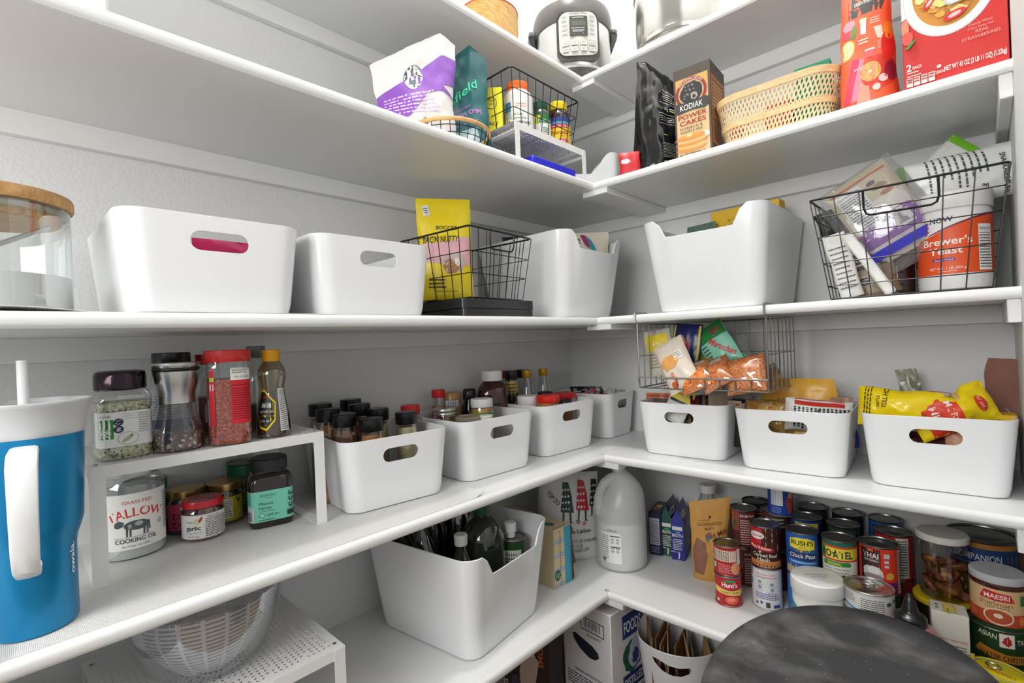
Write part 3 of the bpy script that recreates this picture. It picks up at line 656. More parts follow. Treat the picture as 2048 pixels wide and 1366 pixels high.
vessel('honey_jar', 'square dark honey jar with a mint green label and black lid', 'jar', (.170, -1.309, ZL), prof=[(.036, 0), (.041, .002), (.0425, .007), (.0425, .092), (.039, .104), (.032, .110), (.032, .113)], bm=mat('1c0e07', .08, coat=.5, key='dark_honey'), n=6, lid=(cap(.0365, .112, .138, .003), mat('1d1e20', .4), .006, 90), can=c, cr=.0426, cz=.014, off=7)
# ---- slotted bins and what they hold, left wall
small_bin('white slotted bin full of black-capped spice jars', (.304, -1.071, ZL), 83.5, w=.238)
small_bin('white slotted bin holding the yellow mustard and honey jars', (.312, -.752, z2), 87.6)
small_bin('white slotted bin holding the jars with flat red lids', (.306, -.429, z2), 85.8)
small_bin('small white slotted bin in the wall corner, full of crumpled packets', (.306, -.120, z2), 90, w=.165, d=.23, h=.160, slot=.07)
zb = z2+.0042
sp = [('7c6a50', ''), ('a8641c', 'ochre'), ('5c4a3a', ''), ('8a4a20', ''), ('b9a27c', ''), ('7a4424', ''), ('b8763c', ''), ('cdc4b0', '')]
spots = [(0.0950, -1.1553, 1.0987), (0.1500, -1.1632, 1.0909), (0.0660, -1.0587, 1.0974), (0.1280, -1.0691, 1.0903), (0.1700, -1.0421, 1.0781), (0.2000, -1.1481, 1.0806), (0.2450, -1.1051, 1.0676), (0.2250, -0.9952, 1.0669)]
lab = ['farthest left of the black-capped spice jars in the bin', 'black-capped spice jar with orange spice at the left of the bin', 'black-capped spice jar at the back of the bin, by the wall', 'black-capped spice jar in the middle of the back row', 'black-capped spice jar right of the bin middle, behind the front pair', 'black-capped spice jar in the middle of the front row', 'black-capped jar of orange-brown spice, nearest to the room', 'black-capped spice jar nearest to the red cap']
for (c1, _), (x, y, z), lb in zip(sp, spots, lab):
    k = z-zb-.1515; m_ = (c1, c1[:4]+'1a')
    vessel('spice_jar', lb, 'jar', (x, y, zb+.0013), prof=[(.022, 0), (.025, .002), (.025, .105+k), (.0235, .112+k), (.0235, .124+k)], fill=(.114+k, cells('spice'+c1, [c1, c1[:4]+'1a', c1], 400)), lid=(cap(.0272, .122+k, .1515+k, .002), BLACKP, .004, 90), group='black-capped spice jars', seg=28)
x, y, z = (0.1200, -0.9102, 1.0681); z -= zb; vessel('spice_jar', 'spice jar with a red cap behind the black-capped ones', 'jar', (x, y, zb), prof=[(.022, 0), (.025, .002), (.025, z-.04), (.0235, z-.026)], fill=(.1, mat('8c3a1c', .7)), lid=(cap(.0262, z-.026, z), mat('c8232a', .35)), seg=28)
# bin B
def at(px, py, z): x, y, _ = P(px, py, z); return x, y
x, y, z = (0.1400, -0.8036, 1.0491); q = z-zb-.139
c = Canvas(); c.rect(-.05, 0, .05, .05, 'd8c24a')
vessel('canning_jar', 'glass jar with a silver screw lid in the middle bin', 'jar', (x, y, zb), prof=[(.03, 0), (.034, .003), (.034, .115+q), (.031, .124+q)], fill=(.1+q, mat('a8843c', .5)), lid=([(.0335, .120+q), (.035, .121+q), (.035, .1255+q), (.034, .127+q), (.035, .1285+q), (.035, .136+q), (.033, .139+q), (.030, .1385+q), (0, .1385+q)], mat('b7b6ad', .3, .9)), seg=32)
x, y, z = (0.2250, -0.7888, 1.0286); q = z-zb-.1205
vessel('deli_cup', 'tan topped jar with a clear domed lid, front of the middle bin', 'jar', (x, y, zb), prof=[(.029, 0), (.034, .003), (.035, .110+q)], fill=(.106+q, mat('b08a58', .6)), lid=([(.0358, .108+q), (.0375, .110+q), (.0375, .117+q), (.034, .121+q), (.031, .1205+q), (.030, .1185+q), (0, .1185+q)], glass('milky_lid', 'f0e6d4', .15, .5, .2, milky=.45, mcol='d8cbb4')), seg=32)
x, y, z = (0.2000, -0.7136, 1.0682); q = z-zb-.1545
c = Canvas(); c.rect(-.05, .0, .06, .030, 'd8d23a'); c.rect(-.05, .024, .06, .030, '2c8a3c'); c.rect(-.05, .012, .06, .018, '1c1c1c')
vessel('mustard_jar', 'jar of yellow mustard with a white cap in the middle bin', 'jar', (x, y, zb), prof=[(.028, 0), (.0325, .003), (.0335, .12+q), (.030, .134+q)], fill=(.128+q, mat('b5861c', .3)), lid=(cap(.0325, .131+q, .1545+q), mat('e8e8e6', .35), .004, 80), can=c, cr=.0334, cz=.085+q, seg=32)
x, y, z = (0.0700, -0.7722, 1.0957); q = z-zb-.174
c = Canvas(); c.rect(-.04, 0, .04, .06, 'c42a22'); c.rect(-.04, .045, .04, .055, 'e8c93a')
vessel('spice_jar', 'slim jar with a red cap and red-yellow label at the back of the middle bin', 'jar', (x, y, zb), prof=[(.016, 0), (.020, .003), (.020, .118+q), (.018, .135+q), (.0175, .152+q)], lid=(cap(.0205, .150+q, .174+q), mat('cc2428', .35)), can=c, cr=.0203, cz=.065+q, fill=(.11+q, mat('b06a3a', .6)), seg=28)
x, y, z = (0.0850, -0.7322, 1.0846); q = z-zb-.164
c = Canvas(); c.rect(-.022, 0, .022, .022, '20345c'); c.rect(-.021, .001, .021, .021, 'dfe4e4'); c.text('HONEY', 0, .011, .006, '20345c', w=.034); c.lines(-.018, .003, .018, .009, 2, '20345c')
vessel('honey_tub', 'brown jar with a small blue and white label at the back of the middle bin', 'jar', (x, y, zb), prof=[(.022, 0), (.026, .003), (.027, .13+q), (.0275, .16+q), (.025, .164+q), (0, .164+q)], bm=mat('9a7440', .3, key='amber_plastic'), can=c, cr=.0276, cz=.120+q, seg=32)
x, y, z = (0.0750, -0.6513, 1.0873); q = z-zb-.174
vessel('sauce_bottle', 'dark bottle with an eight-sided black cap, behind the mustard jar', 'bottle', (x, y, zb), prof=[(.022, 0), (.026, .003), (.026, .115+q), (.018, .134+q), (.0175, .145+q)], bm=mat('15110f', .12, key='soy_dark'), lid=([(.0215, .140+q), (.0222, .142+q), (.0222, .168+q), (.018, .174+q), (0, .174+q)], BLACKP, 0., 8), seg=32)
x, y, z = (0.2620, -0.7561, 1.0296); q = z-zb-.112
vessel('flip_top_bottle', 'low jar with a white lid lettered black, behind the clear domed lid', 'jar', (x, y, zb), prof=[(.016, 0), (.018, .003), (.018, .098+q)], bm=mat('d9d4c8', .4), lid=(cap(.0185, .098+q, .112+q), mat('eceae4', .4)), seg=28)
# tall bottles behind
def PXy(px, py, x): return PX(px, py, x)[1]
def big(px, top, x): p = PX(px, top, x); return p[1], p[2]-zb
y, h = big(983, 741, .10)
vessel('honey_bottle', 'large brown honey bottle with a white ribbed cap, tallest in the middle bin', 'bottle', (.10, y, zb), prof=[(.043, 0), (.050, .003), (.052, .02), (.052, h-.078), (.049, h-.060), (.040, h-.045), (.030, h-.036), (.029, h-.028)], ay=.8, n=2.6, bm=mat('3a150c', .1, coat=.5, key='honey_amber'), lid=(cap(.0345, h-.033, h, .002), mat('e6e6e3', .4), .006, 90))
y1, h1 = big(1022, 741, .085)
c = Canvas(); c.rect(-.028, 0, .028, .05, 'c9a85a'); c.lines(-.022, .01, .022, .045, 3, '3a2a1a'); c.text('oil', 0, .022, .010, '2a1c10')
vessel('oil_bottle', 'slim bottle with a black cap and tan label beside the brown honey bottle', 'bottle', (.085, y1-.002, zb), prof=[(.02, 0), (.0235, .003), (.0235, h1-.09), (.0215, h1-.03), (.018, h1-.026)], bm=glass('olive_glass', '8f8858', .12, .7), fill=(h1-.1, mat('6a5a20', .3)), lid=(cap(.0215, h1-.032, h1), BLACKP), can=c, cr=.0228, cz=h1-.086, seg=28)
y2, h2 = big(1009, 741, .045)
vessel('spice_jar', 'jar with a red cap peeping between the honey bottle and black-capped bottle', 'jar', (.045, y2-.004, zb), prof=[(.02, 0), (.022, .003), (.022, h2-.026)], fill=(.1, mat('7a3a24', .6)), lid=(cap(.0235, h2-.026, h2), mat('b81f24', .35)), seg=28)
yb, hb_ = big(1042, 739, .045)
vessel('oil_bottle', 'clear bottle with a black cap behind the first gold-capped bottle', 'bottle', (.045, yb+.006, zb), prof=[(.02, 0), (.025, .003), (.025, hb_-.08), (.02, hb_-.03)], fill=(.1, mat('7a7358', .4)), lid=(cap(.0235, hb_-.03, hb_), BLACKP), seg=28)
for px, tp, lb in ((1053, 740, 'clear ribbed bottle with a gold cap, left of the gold-capped pair'), (1086, 737, 'clear ribbed bottle with a gold cap, right of the gold-capped pair')):
    y3, h3 = big(px, tp, .095)
    pf = [(.024, 0), (.028, .003), (.028, h3-.085)]+[(.028-.0012*(i % 2)-.0008*i, h3-.083+i*.004) for i in range(8)]+[(.019, h3-.040), (.0145, h3-.030), (.0135, h3-.022)]
    vessel('vinegar_bottle', lb, 'bottle', (.095, y3, zb), prof=pf, fill=(h3-.12, mat('8a7a58', .3)), lid=(cap(.0165, h3-.026, h3), mat('c8962c', .3, .4), .012, 40), group='gold-capped bottles', seg=32)
x, y, z = (0.2600, -0.4810, 1.0565); q = z-zb-.150; RED = mat('d8241c', .33, key='red_plastic')
vessel('peanut_butter_jar', 'jar with a flat red lid at the front of the third bin', 'jar', (x, y, zb), prof=[(.03, 0), (.034, .003), (.034, .13+q)], bm=mat('a8703c', .4), lid=(cap(.0375, .128+q, .150+q, .003), RED, .003, 90), seg=36)
x, y, z = (0.2050, -0.3268, 1.0464); q = z-zb-.160
vessel('peanut_butter_jar', 'jar with a wide flat red lid at the back of the third bin', 'jar', (x, y, zb), prof=[(.036, 0), (.042, .003), (.042, .143+q)], bm=glass('clear_plastic', 'eeeeea', .12, .6), fill=(.12+q, mat('b58a58', .5)), lid=(cap(.046, .143+q, .160+q, .003), mat('c01f26', .35)), seg=36)
x, y, z = (0.1900, -0.4969, 1.0534); q = z-zb-.156
vessel('powder_jar', 'jar with a plain white lid beside the red lids', 'jar', (x, y, zb), prof=[(.03, 0), (.035, .003), (.035, .13+q)], bm=mat('dedbd4', .4), lid=(cap(.0365, .13+q, .156+q, .002), mat('ececea', .35)), seg=36)
x, y, z = (0.1500, -0.3618, 1.0513); q = z-zb-.150
vessel('powder_jar', 'jar with a dark flat lid tucked behind the white lid and front red lid', 'jar', (x, y, zb), prof=[(.022, 0), (.025, .003), (.025, .13+q)], bm=mat('6a5a48', .4), lid=(cap(.026, .13+q, .15+q, .002), mat('1c2430', .35)), seg=32)
# packets in the corner bin
bag('snack_packet', 'crumpled black packet with red print in the corner bin', 'packet', (.175, -.150, zb+.07), .12, .105, .03, foil('17171b'), Canvas(.008).poly([(-.01, .05), (.05, .07), (.05, .085), (-.01, .065)], 'a82a22').poly([(-.01, .075), (.04, .09), (.04, .097), (-.01, .084)], 'a82a22').lines(-.045, .06, -.015, .09, 4, 'c8c8c8'), 'stand', 4, wob=.009, freq=26, off=-10, rot=None)
bag('snack_packet', 'white twisted packet corner beside the black and red packet', 'packet', (.205, -.105, zb+.055), .11, .11, .03, foil('c9c4c6'), Canvas(.008).blob(.02, .085, .012, .006, 'a83a2c', 2).lines(-.04, .06, .0, .09, 4, '7a7074'), 'stand', 9, wob=.012, freq=22, off=8)
bag('snack_packet', 'grey translucent packet leaning on the wall side of the corner bin', 'packet', (.235, -.06, zb+.05), .12, .105, .03, foil('a9a19e', .3), Canvas(.008).blob(.0, .09, .010, .004, 'b0442c', 3), 'stand', 12, wob=.012, freq=20, off=12)
# ------------------------------------------------------------------ eye-level shelf
z3 = zz('3'); Z3L = z3+.0012
def wire_basket(name, label, loc, deg, w, d, h, tw, td, rows=(.28, .55, .8), nx=8, ny=7, m=BLKW, rr=.0026, r=.0013, handle=.045, group=None, fr=.010):
    "loc: middle of the front bottom wire"
    t = thing(name, label, 'basket', loc, radians(deg), group)
    off = (td-d)/2
    def ring(f, inset=0): 
        a = w+(tw-w)*f; b = d+(td-d)*f
        return [(x, y+d/2, h*f+.003) for x, y in rr_outline(a-inset, b-inset, fr, 4)]
    MB().tube(ring(1), rr, m, 8, True).build('rim', t)
    mb = MB(); mb.tube(ring(0), r*1.5, m, 6, True); 
    for i in range(1, nx): x = -w/2+w*i/nx; mb.tube([(x, 0, .0025), (x, d, .0025)], r, m, 5)
    for j in range(1, 3): y = d*j/3; mb.tube([(-w/2, y, .0012), (w/2, y, .0012)], r, m, 5)
    mb.build('wire_floor', t)
    mb = MB()
    for f in rows: mb.tube(ring(f, -.002), r, m, 5, True)
    for i in range(nx+1):
        u = -1+2*i/nx
        for s in (-1, 1):
            xb, xt = u*w/2, u*tw/2; yb = 0 if s < 0 else d; yt = -off if s < 0 else d+off
            cutit = handle and abs(xt) < tw*.19 and s < 0
            f1 = 1 if not cutit else 1-handle/h
            mb.tube([(xb, yb, .003), (xb+(xt-xb)*f1, yb+(yt-yb)*f1, h*f1+.003)], r, m, 5)
    for j in range(1, ny):
        v = j/ny
        for s in (-1, 1): mb.tube([(s*w/2, d*v, .003), (s*tw/2, -off+td*v, h+.003)], r, m, 5)
    mb.build('wire_sides', t)
    if handle:
        a = tw*.19; g = (h-handle)/h; yf = lambda f: -off*f
        pts = [(-a, yf(1), h+.003), (-a, yf((1+g)/2), h-handle*.7), (-a+.004, yf(g), h-handle*.92), (-a+.012, yf(g), h-handle), (a-.012, yf(g), h-handle), (a-.004, yf(g), h-handle*.92), (a, yf((1+g)/2), h-handle*.7), (a, yf(1), h+.003)]
        MB().tube(pts, rr*.9, m, 8).build('handle', t)
    return t
# glass flour jar
def jar_extra(t):
    MB().lathe([(.080, .152), (.0875, .153), (.0890, .156), (.0890, .168), (.0875, .171), (0, .171)], wood('bamboo_lid', 'a87c48', 'c89e66', 60, (1, 8, 1)), 64).build('lid', t)
    MB().lathe([(.0, .131), (.071, .131), (.074, .134), (.074, .152)], wood('bamboo_lid', '', ''), 48, cap=False).build('lid_plug', t)
    MB().lathe([(.0795, .142), (.083, .144), (.083, .149), (.0795, .151)], glass('seal', 'dfe8e4', .2, .5, .1, milky=.3), 64, cap=False).build('seal', t)
    mb = MB(); mb.tube([(-.055, -.02, .060), (-.02, -.035, .080), (.058, -.02, .128)], .0035, mat('b9bcbd', .25, .6)); mb.lathe([(.0, -.012), (.017, -.009), (.021, 0)], mat('b9bcbd', .25, .6), 20, T=Matrix.Translation((-.055, -.02, .064)), cap=False); mb.build('scoop', t)
vessel('flour_jar', 'big glass jar of flour with a bamboo lid, left end of the eye-level shelf', 'jar', (.256, -1.702, Z3L+.004), prof=[(.080, 0), (.084, .002), (.085, .008), (.085, .140), (.084, .152)], fill=(.052, mat('eeeeec', .9, bump=.3, bs=30)), extra=jar_extra, seg=64)
small_bin('first of two big white slotted bins at eye level, with pink packets inside', (.360, -1.441, Z3L), 90, w=.246, d=.31)
small_bin('second white slotted bin at eye level, beside the yellow bag', (.355, -1.140, Z3L), 89, w=.25, d=.30)
bag('treat_packet', 'bright pink folded packet seen through the slot of the first eye-level bin', 'packet', (.300, -1.415, Z3L+.06), .10, .075, .012, foil('c81a5c'), None, 'stand', 3, rz=radians(90))
carton('snack_box', 'dark and red flat box seen through the slot of the first eye-level bin', 'box', (.27, -1.475, Z3L+.0045), .15, .02, .112, '7a2a38', rz=radians(86))
# black tray and basket
t = thing('tray_box', 'black plastic tray box under the wire basket with the yellow bag', 'tray', (.340, -.755, Z3L), radians(90))
BT = mat('2b2b2d', .3)
def slab(w, d, z0, z1, r=.012): return lambda mb: mb.add([(x, y+d/2, z) for z in (z0, z1) for x, y in rr_outline(w, d, r, 5)], [tuple(range(23, -1, -1)), tuple(range(24, 48))]+[(i, (i+1) % 24, 24+(i+1) % 24, 24+i) for i in range(24)], BT)
mb = MB(); slab(.268, .25, 0, .022)(mb); mb.build('lower_half', t)
mb = MB(); slab(.272, .254, .0235, .048)(mb); mb.lathe([(.0, 0), (.003, 0)], BLACKP, 8, T=Matrix.Translation((0, 0, 0))); 
mb = MB(); slab(.272, .254, .0235, .048)(mb); mb.build('upper_half', t)
wire_basket('wire_basket', 'black wire basket on the black tray, holding the yellow dog treat bag', (.320, -.744, Z3L+.049), 95, .215, .23, .178, .262, .275, rows=(.35, .66), nx=8, ny=7)
c = Canvas(.009); YB = foil('f0d81c', .35)
c.poly([(-.07, .0+.105), (.07, .095), (.071, .175), (.05, .178), (.02, .165), (-.03, .158), (-.07, .155)], 'eab6bf'); c.rect(-.07, .0, .07, .0, 'eab6bf')
c.items.pop(); c.text("BOCCE'S", .005, .196, .0105, '16161a', w=.058, bold=.02, shear=.1); c.text("BAC'N NUTTY", -.012, .160, .018, '16161a', w=.10, bold=.01, shear=.3, rot=.04)
c.poly([(-.061, .262), (-.043, .264), (-.037, .232), (-.046, .238), (-.056, .232)], 'e6e4ec'); c.lines(-.057, .240, -.044, .258, 3, '2a2a2a')
c.blob(.018, .10, .035, .03, 'c9b9b4', 5); c.blob(.012, .092, .022, .020, 'a8774c', 6); c.blob(.03, .105, .008, .012, 'e9efe6', 8); c.blob(.03, .10, .003, .004, 'c8d42c', 8); c.lines(-.05, .03, 0, .06, 3, '3a3210'); c.text('bacon + peanut butter', .0, .022, .005, '3a3210', w=.06)
bag('treat_bag', 'tall yellow and pink dog treat bag standing in the black wire basket', 'bag', (.192, -.822, Z3L+.056), .158, .285, .06, YB, c, 'stand', 5, off=6, wob=.004, topw=.152, pinch=(.45, .06, .3))
# tall bins
tall_bin('tall white scooped bin left of the shelf corner, with a cream bag inside', (.362, -.372, z3), 90, w=.285, d=.32)
tall_bin('tall white scooped bin on the right wall shelf, with a yellow box inside', (.728, -.350, z3), 0, w=.290, d=.32)
c = Canvas(.009); c.text('MCT OIL', -.005, .182, .009, '1a1a1c', w=.045, bold=.03, rot=-.2); c.lines(-.03, .168, .02, .176, 1, '1a1a1c')
c.poly([(-.035, .14), (.0, .155), (.02, .148), (.028, .125), (.005, .10), (-.03, .10)], 'b08a4c'); c.poly([(-.02, .118), (.0, .128), (.012, .11), (.0, .10)], 'e8c040'); c.blob(-.005, .135, .014, .009, '8a7a6a', 3)
c.poly([(.015, .20), (.032, .198), (.052, .165), (.046, .15), (.030, .165)], '9a2a6a'); c.poly([(.034, .196), (.052, .18), (.068, .15), (.066, .10), (.052, .12), (.052, .15)], '2f9ab0')
c.blob(.042, .108, .014, .02, '2f8ab0', 9, .35, 16); c.blob(.042, .110, .006, .012, 'c8243c', 4)
c.items = [([(x_-.012, y_+.042) for x_, y_ in it[0]], it[1], it[2], it[3]) for it in c.items]
bag('snack_bag', 'cream snack bag with purple and turquoise art, in the bin left of the corner', 'bag', (.272, -.292, z3+.050), .200, .250, .07, foil('e2dcc8'), c, 'stand', 8, off=4, wob=.007)
bag('snack_bag', 'white bag corner with bright blue ends, right in the bin left of the corner', 'bag', (.20, -.185, z3+.06), .12, .235, .05, foil('d6d8da'), Canvas(.009).blob(.0, .185, .012, .010, '2a8ac8', 2).blob(.035, .18, .010, .009, '2aa0b8', 5).blob(.028, .15, .009, .01, '2a8a9a', 5), 'stand', 15, off=2, wob=.010)
bag('snack_bag', 'dark green and black bag peeping over the wire basket beside the corner bin', 'bag', (.150, -.478, z3+.08), .10, .205, .05, foil('1b2a30', .2), Canvas(.009).blob(.01, .15, .014, .008, '2a9a8a', 3).blob(-.02, .155, .010, .007, '3a3a9a', 6), 'stand', 22, off=10, wob=.01)
c = Canvas(); c.rect(.0, 0, .12, .006, 'c23a22'); c.text('En Yu', .066, .272, .010, '6a5a1a', w=.028); c.lines(.055, .257, .08, .267, 2, '6a5a1a'); c.rect(0, .226, .12, .234, 'c23a22')
carton('tea_box', 'yellow box standing in the tall bin on the right wall shelf', 'box', (.765, -.10, z3+.005), .20, .05, .312, 'e2b81c', c, rz=radians(-2))
bag('snack_bag', 'thin green-grey bag edge lying left of the yellow box in the tall bin', 'bag', (.640, -.14, z3+.02), .10, .262, .03, foil('5a7a68', .3), None, 'stand', 31, rz=radians(-10), wob=.006)
# black wire basket at the right end
wire_basket('wire_basket', 'large black wire basket at the right end of the eye-level shelf', (1.160, -.352, z3), 0, .272, .25, .232, .332, .300, rows=(.13, .36, .62, .82), nx=7, ny=7, handle=.052)
c = Canvas(); R0 = .0635
pl = [(-.098, .028), (.098, .028), (.098, .150), (.075, .148), (.04, .140), (.0, .126), (-.035, .112), (-.098, .100)]
c.poly(pl, 'e0511c'); c.poly([(.098, .150), (.098, .154), (.075, .152), (.04, .144), (.0, .130), (-.035, .116), (-.04, .112), (.0, .126), (.04, .140), (.075, .148)], '7a2048')
c.text('NOW', -.013, .139, .0115, '2a3a5a', w=.040, bold=.05); c.ell(-.0115, .1445, .0035, .0035, 'd88a2a'); c.text('Brewer\'s', -.006, .091, .0155, 'f6efe8', w=.086, bold=.03); c.text('Yeast', -.008, .071, .0155, 'f6efe8', w=.058, bold=.03)
c.rect(-.030, .056, .008, .062, '6a2a7a'); c.text('Super Food', -.011, .0572, .0036, 'f2e6f0', w=.032); c.text('NET WT. 1 LB. (454 g)', -.005, .038, .0055, 'f6efe8', w=.064); c.lines(-.02, .032, .012, .036, 1, 'f0d0b8')
c.nutri(.048, .032, .078, .128)
for a in range(6): c.ell(-.040+.004*(a % 2)-.002, .118+a*.0045, .0035, .0022, 'b03a5a', rot=.8 if a % 2 else 2.3)
vessel('yeast_tub', 'white yeast tub with a bright orange label in the wire basket', 'tub', (1.238, -.235, z3+.0065), prof=[(.055, 0), (.0615, .003), (.0635, .012), (.0635, .168), (.060, .174)], bm=mat('e8e8e6', .3), lid=(cap(.066, .174, .212, .003), mat('eceae6', .35), .004, 120), can=c, cr=R0, cz=.006, off=-6, seg=56)
q = (1.1114, -0.2850, 1.5253); TORT = mat('d9cfae', .6, bump=.3, bs=60)
c = Canvas(.008); c.rect(-.062, .0, .062, .135, 'efe8dc'); c.poly([(-.062, .04), (.062, .04), (.062, .10), (-.062, .085)], '8a3fae'); c.nutri(-.055, .085, .0, .19, n=12); c.rect(.008, .052, .045, .085, 'f2f2f2'); c.bars(.011, .058, .042, .083); c.rect(-.05, .012, -.012, .036, 'f4f2ee'); c.text('NET WT 8.2 OZ', -.031, .022, .005, '2a2a2a', w=.032); c.rect(-.062, .195, .062, .199, 'd8563a'); c.blob(.03, .16, .016, .008, 'a88a68', 3); c.blob(.035, .14, .014, .006, 'b0623a', 5); c.blob(.02, .175, .010, .006, '5a3a5a', 7)
def zipbag(t, p):
    mb = MB(); pz = Pouch(.178, .25, .068, 'pillow', 17, wob=.007); pz.body(mb, glass('zip_bag', 'f2f2f4', .10, .45, .12, milky=.10), 18, 22)
    o = mb.build('clear_zip_bag', t, sharp=70); o.location = (-.004, 0, -.030)
    c2 = Canvas(.009); c2.rect(-.088, .040, .088, .060, '3a38c0'); m2 = MB(); pz.canvas(c2, m2, base=.001); z = m2.build('zip_strip', o); 
bag('tortilla_bag', 'clear zip bag of tortillas with a purple label, leaning in the wire basket', 'bag', (1.165, -.262, z3+.105), .138, .215, .050, TORT, c, 'pillow', 7, rot=(0, radians(-29), radians(4)), wob=.004, extra=zipbag)
c = Canvas(.009); c.rect(-.05, .158, .05, .175, '7ac82c')
c.text('avocado', 0, .12, .010, '2a3a4a', w=.05)
q = (1.1887, -0.1400, 1.5942)
bag('snack_bag', 'white snack bag with a bright green crimped end, behind the avocado-print bag', 'bag', (q[0]-.040, -.135, q[2]-.072), .10, .175, .045, foil('e6e7e4'), c, 'pillow', 21, rot=(0, radians(47), radians(2)), wob=.005)
c = Canvas(.009); c.rect(-.075, .0, .075, .012, '7ac82c'); c.rect(-.075, .212, .075, .23, '7ac82c')
for i in range(9): c.lines(-.055+.0, .045+i*.012, .045, .054+i*.012, 1, '4a5a5a', ragged=.5)
c.text('SNACKABLE FUN!', .01, .170, .010, '1f3a44', w=.085, bold=.03); c.blob(.052, .075, .016, .030, '8acc44', 3, .3, 16); c.blob(.055, .105, .010, .018, 'c8d43c', 5); c.text('guac', .045, .135, .012, '1f3a44', w=.04, rot=-.1)
q = (1.2572, -0.2400, 1.5603)
bag('snack_bag', 'white and green snack bag with avocado pictures lying across the wire basket', 'bag', (1.150, -.235, z3+.245), .115, .232, .055, foil('eceeea'), c, 'pillow', 33, rot=(radians(-12), radians(84), radians(4)), wob=.005)
BFO = foil('1d1a18', .22)
q = (0.9971, -0.2500, 1.4564)
bag('snack_pouch', 'tall black pouch with silver edges at the left of the wire basket', 'pouch', (1.075, -.205, z3+.006), .085, .245, .04, BFO, Canvas(.009).poly([(-.044, .05), (-.038, .05), (-.038, .235), (-.044, .235)], 'b8c0c0').poly([(.02, .16), (.024, .16), (.03, .23), (.026, .23)], '9ab0b0'), 'stand', 41, rot=(0, radians(-17), radians(5)), wob=.006)
c = Canvas(.009); c.poly([(-.05, .10), (.05, .125), (.05, .165), (-.05, .165)], 'e6e3dc'); c.text('GEVI', -.005, .130, .014, '2a2622', w=.045, rot=.12); c.rect(-.03, .068, .04, .10, '3a2f28'); c.lines(-.02, .075, .035, .096, 2, 'd9cfc0'); c.ell(-.012, .040, .012, .012, 'e6e3dc'); c.ell(-.012, .040, .011, .011, '2a2a30'); c.text('USDA', -.012, .041, .005, 'e6e3dc'); c.lines(-.022, .033, -.003, .038, 1, 'e6e3dc')
bag('snack_pouch', 'brown pouch with a round organic mark, low in the wire basket', 'pouch', (1.100, -.262, z3+.006), .10, .165, .04, foil('8a7458', .35), c, 'stand', 44, rot=(0, radians(-14), radians(6)), wob=.004)
mb = MB()
t = carton('straw_packet', 'long white paper stick slanting in the wire basket', 'packet', (1.135, -.325, z3+.007), .022, .010, .165, 'ecebe8', rot=(0, radians(-29), radians(2)), bev=.004)
c = Canvas(.009); [c.lines(-.018, .02+i*.012, .018, .028+i*.012, 1, '5a5a5a') for i in range(9)]
bag('paper_packet', 'wavy white printed packet at the bottom left of the wire basket', 'packet', (1.062, -.318, z3+.006), .045, .155, .018, foil('e3e2dd', .5), c, 'stand', 50, rot=(0, radians(-13), radians(10)), wob=.004)
vessel('syrup_bottle', 'dark glass bottle standing left of the yeast tub', 'bottle', (1.136, -.215, z3+.0065), prof=[(.028, 0), (.034, .003), (.035, .01), (.035, .09), (.022, .12), (.020, .14)], bm=mat('2a1210', .08, coat=.5), lid=(cap(.022, .14, .16), BLACKP))
bag('snack_bag', 'dark green bag between the tortilla bag and the yeast tub', 'bag', (1.205, -.155, z3+.07), .10, .145, .04, foil('1c3a1c', .3), Canvas(.009).blob(0, .11, .02, .015, '4a9a2c', 4).blob(.02, .07, .012, .01, '3a7a28', 8), 'stand', 55, rz=0, wob=.008)
# ------------------------------------------------------------------ second shelf from the top
zA = zz('A')
PURL = foil('e4e2e0', .4)
# round wire basket
t = thing('round_wire_basket', 'low round black wire basket with a pale wooden rim', 'basket', (.300, -.880, zA+.0015))
R_, H_ = .102, .052
MB().tube([(R_*cos(a), R_*sin(a), H_) for a in [2*pi*i/48 for i in range(48)]], .0052, wood('rim_wood', 'c99a5c', 'dcb276', 40), 10, True).build('wooden_rim', t)
mb = MB()
for r, z in ((R_*.86, .002), (R_*.95, .022), (R_*.99, .038)): mb.tube([(r*cos(a), r*sin(a), z) for a in [2*pi*i/40 for i in range(40)]], .0012, BLKW, 5, True)
for i in range(28):
    a = 2*pi*i/28; mb.tube([(0, 0, .002), (R_*.86*cos(a), R_*.86*sin(a), .002), (R_*.95*cos(a), R_*.95*sin(a), .022), (R_*cos(a), R_*sin(a), H_)], .0011, BLKW, 5)
mb.build('wire_bowl', t)
c = Canvas(.010); PP = '8a4fb8'
c.poly([(-.108, .175), (.112, .265), (.112, .195), (.06, .165), (.105, .150), (.02, .150), (-.03, .085), (-.10, .065), (-.102, .13)], PP)
c.ell(-.012, .205, .026, .038, '3a4450'); c.ell(-.012, .205, .0245, .0365, 'e9e8e6'); c.text('DOWN TO EARTH', -.012, .231, .005, '2a3440', w=.036, arc=.03); c.blob(-.012, .190, .015, .008, '5a6a74', 4); c.blob(.0, .196, .003, .006, '2a3440', 6); c.lines(-.02, .205, -.004, .216, 3, '4a545e')
c.lines(-.085, .092, .05, .158, 6, 'd9c4ea'); c.ell(.010, .068, .0065, .0105, '22242e'); c.text('K', .010, .062, .009, 'e9e8e6'); c.ell(-.055, .030, .008, .008, '22242e'); c.text('?', -.055, .026, .007, 'e9e8e6'); c.lines(-.005, .042, .05, .052, 2, '5a5a66'); c.rect(-.055, .0180, .06, .0188, '2a2a3a'); c.text('GUARANTEED ANALYSIS', .01, .007, .0065, '3c3a6a', w=.075)
bag('flour_bag', 'white bag with a purple band and round emblem leaning in the round wire basket', 'bag', (.265, -.955, zA+.006), .205, .31, .085, PURL, c, 'stand', 5, rz=radians(72), wob=.008, freq=13, topw=.225, top=lambda u: .315-.125*max(0, .62-u)/1.62-.06*max(0, u-.62), pinch=(.52, .10, .16))
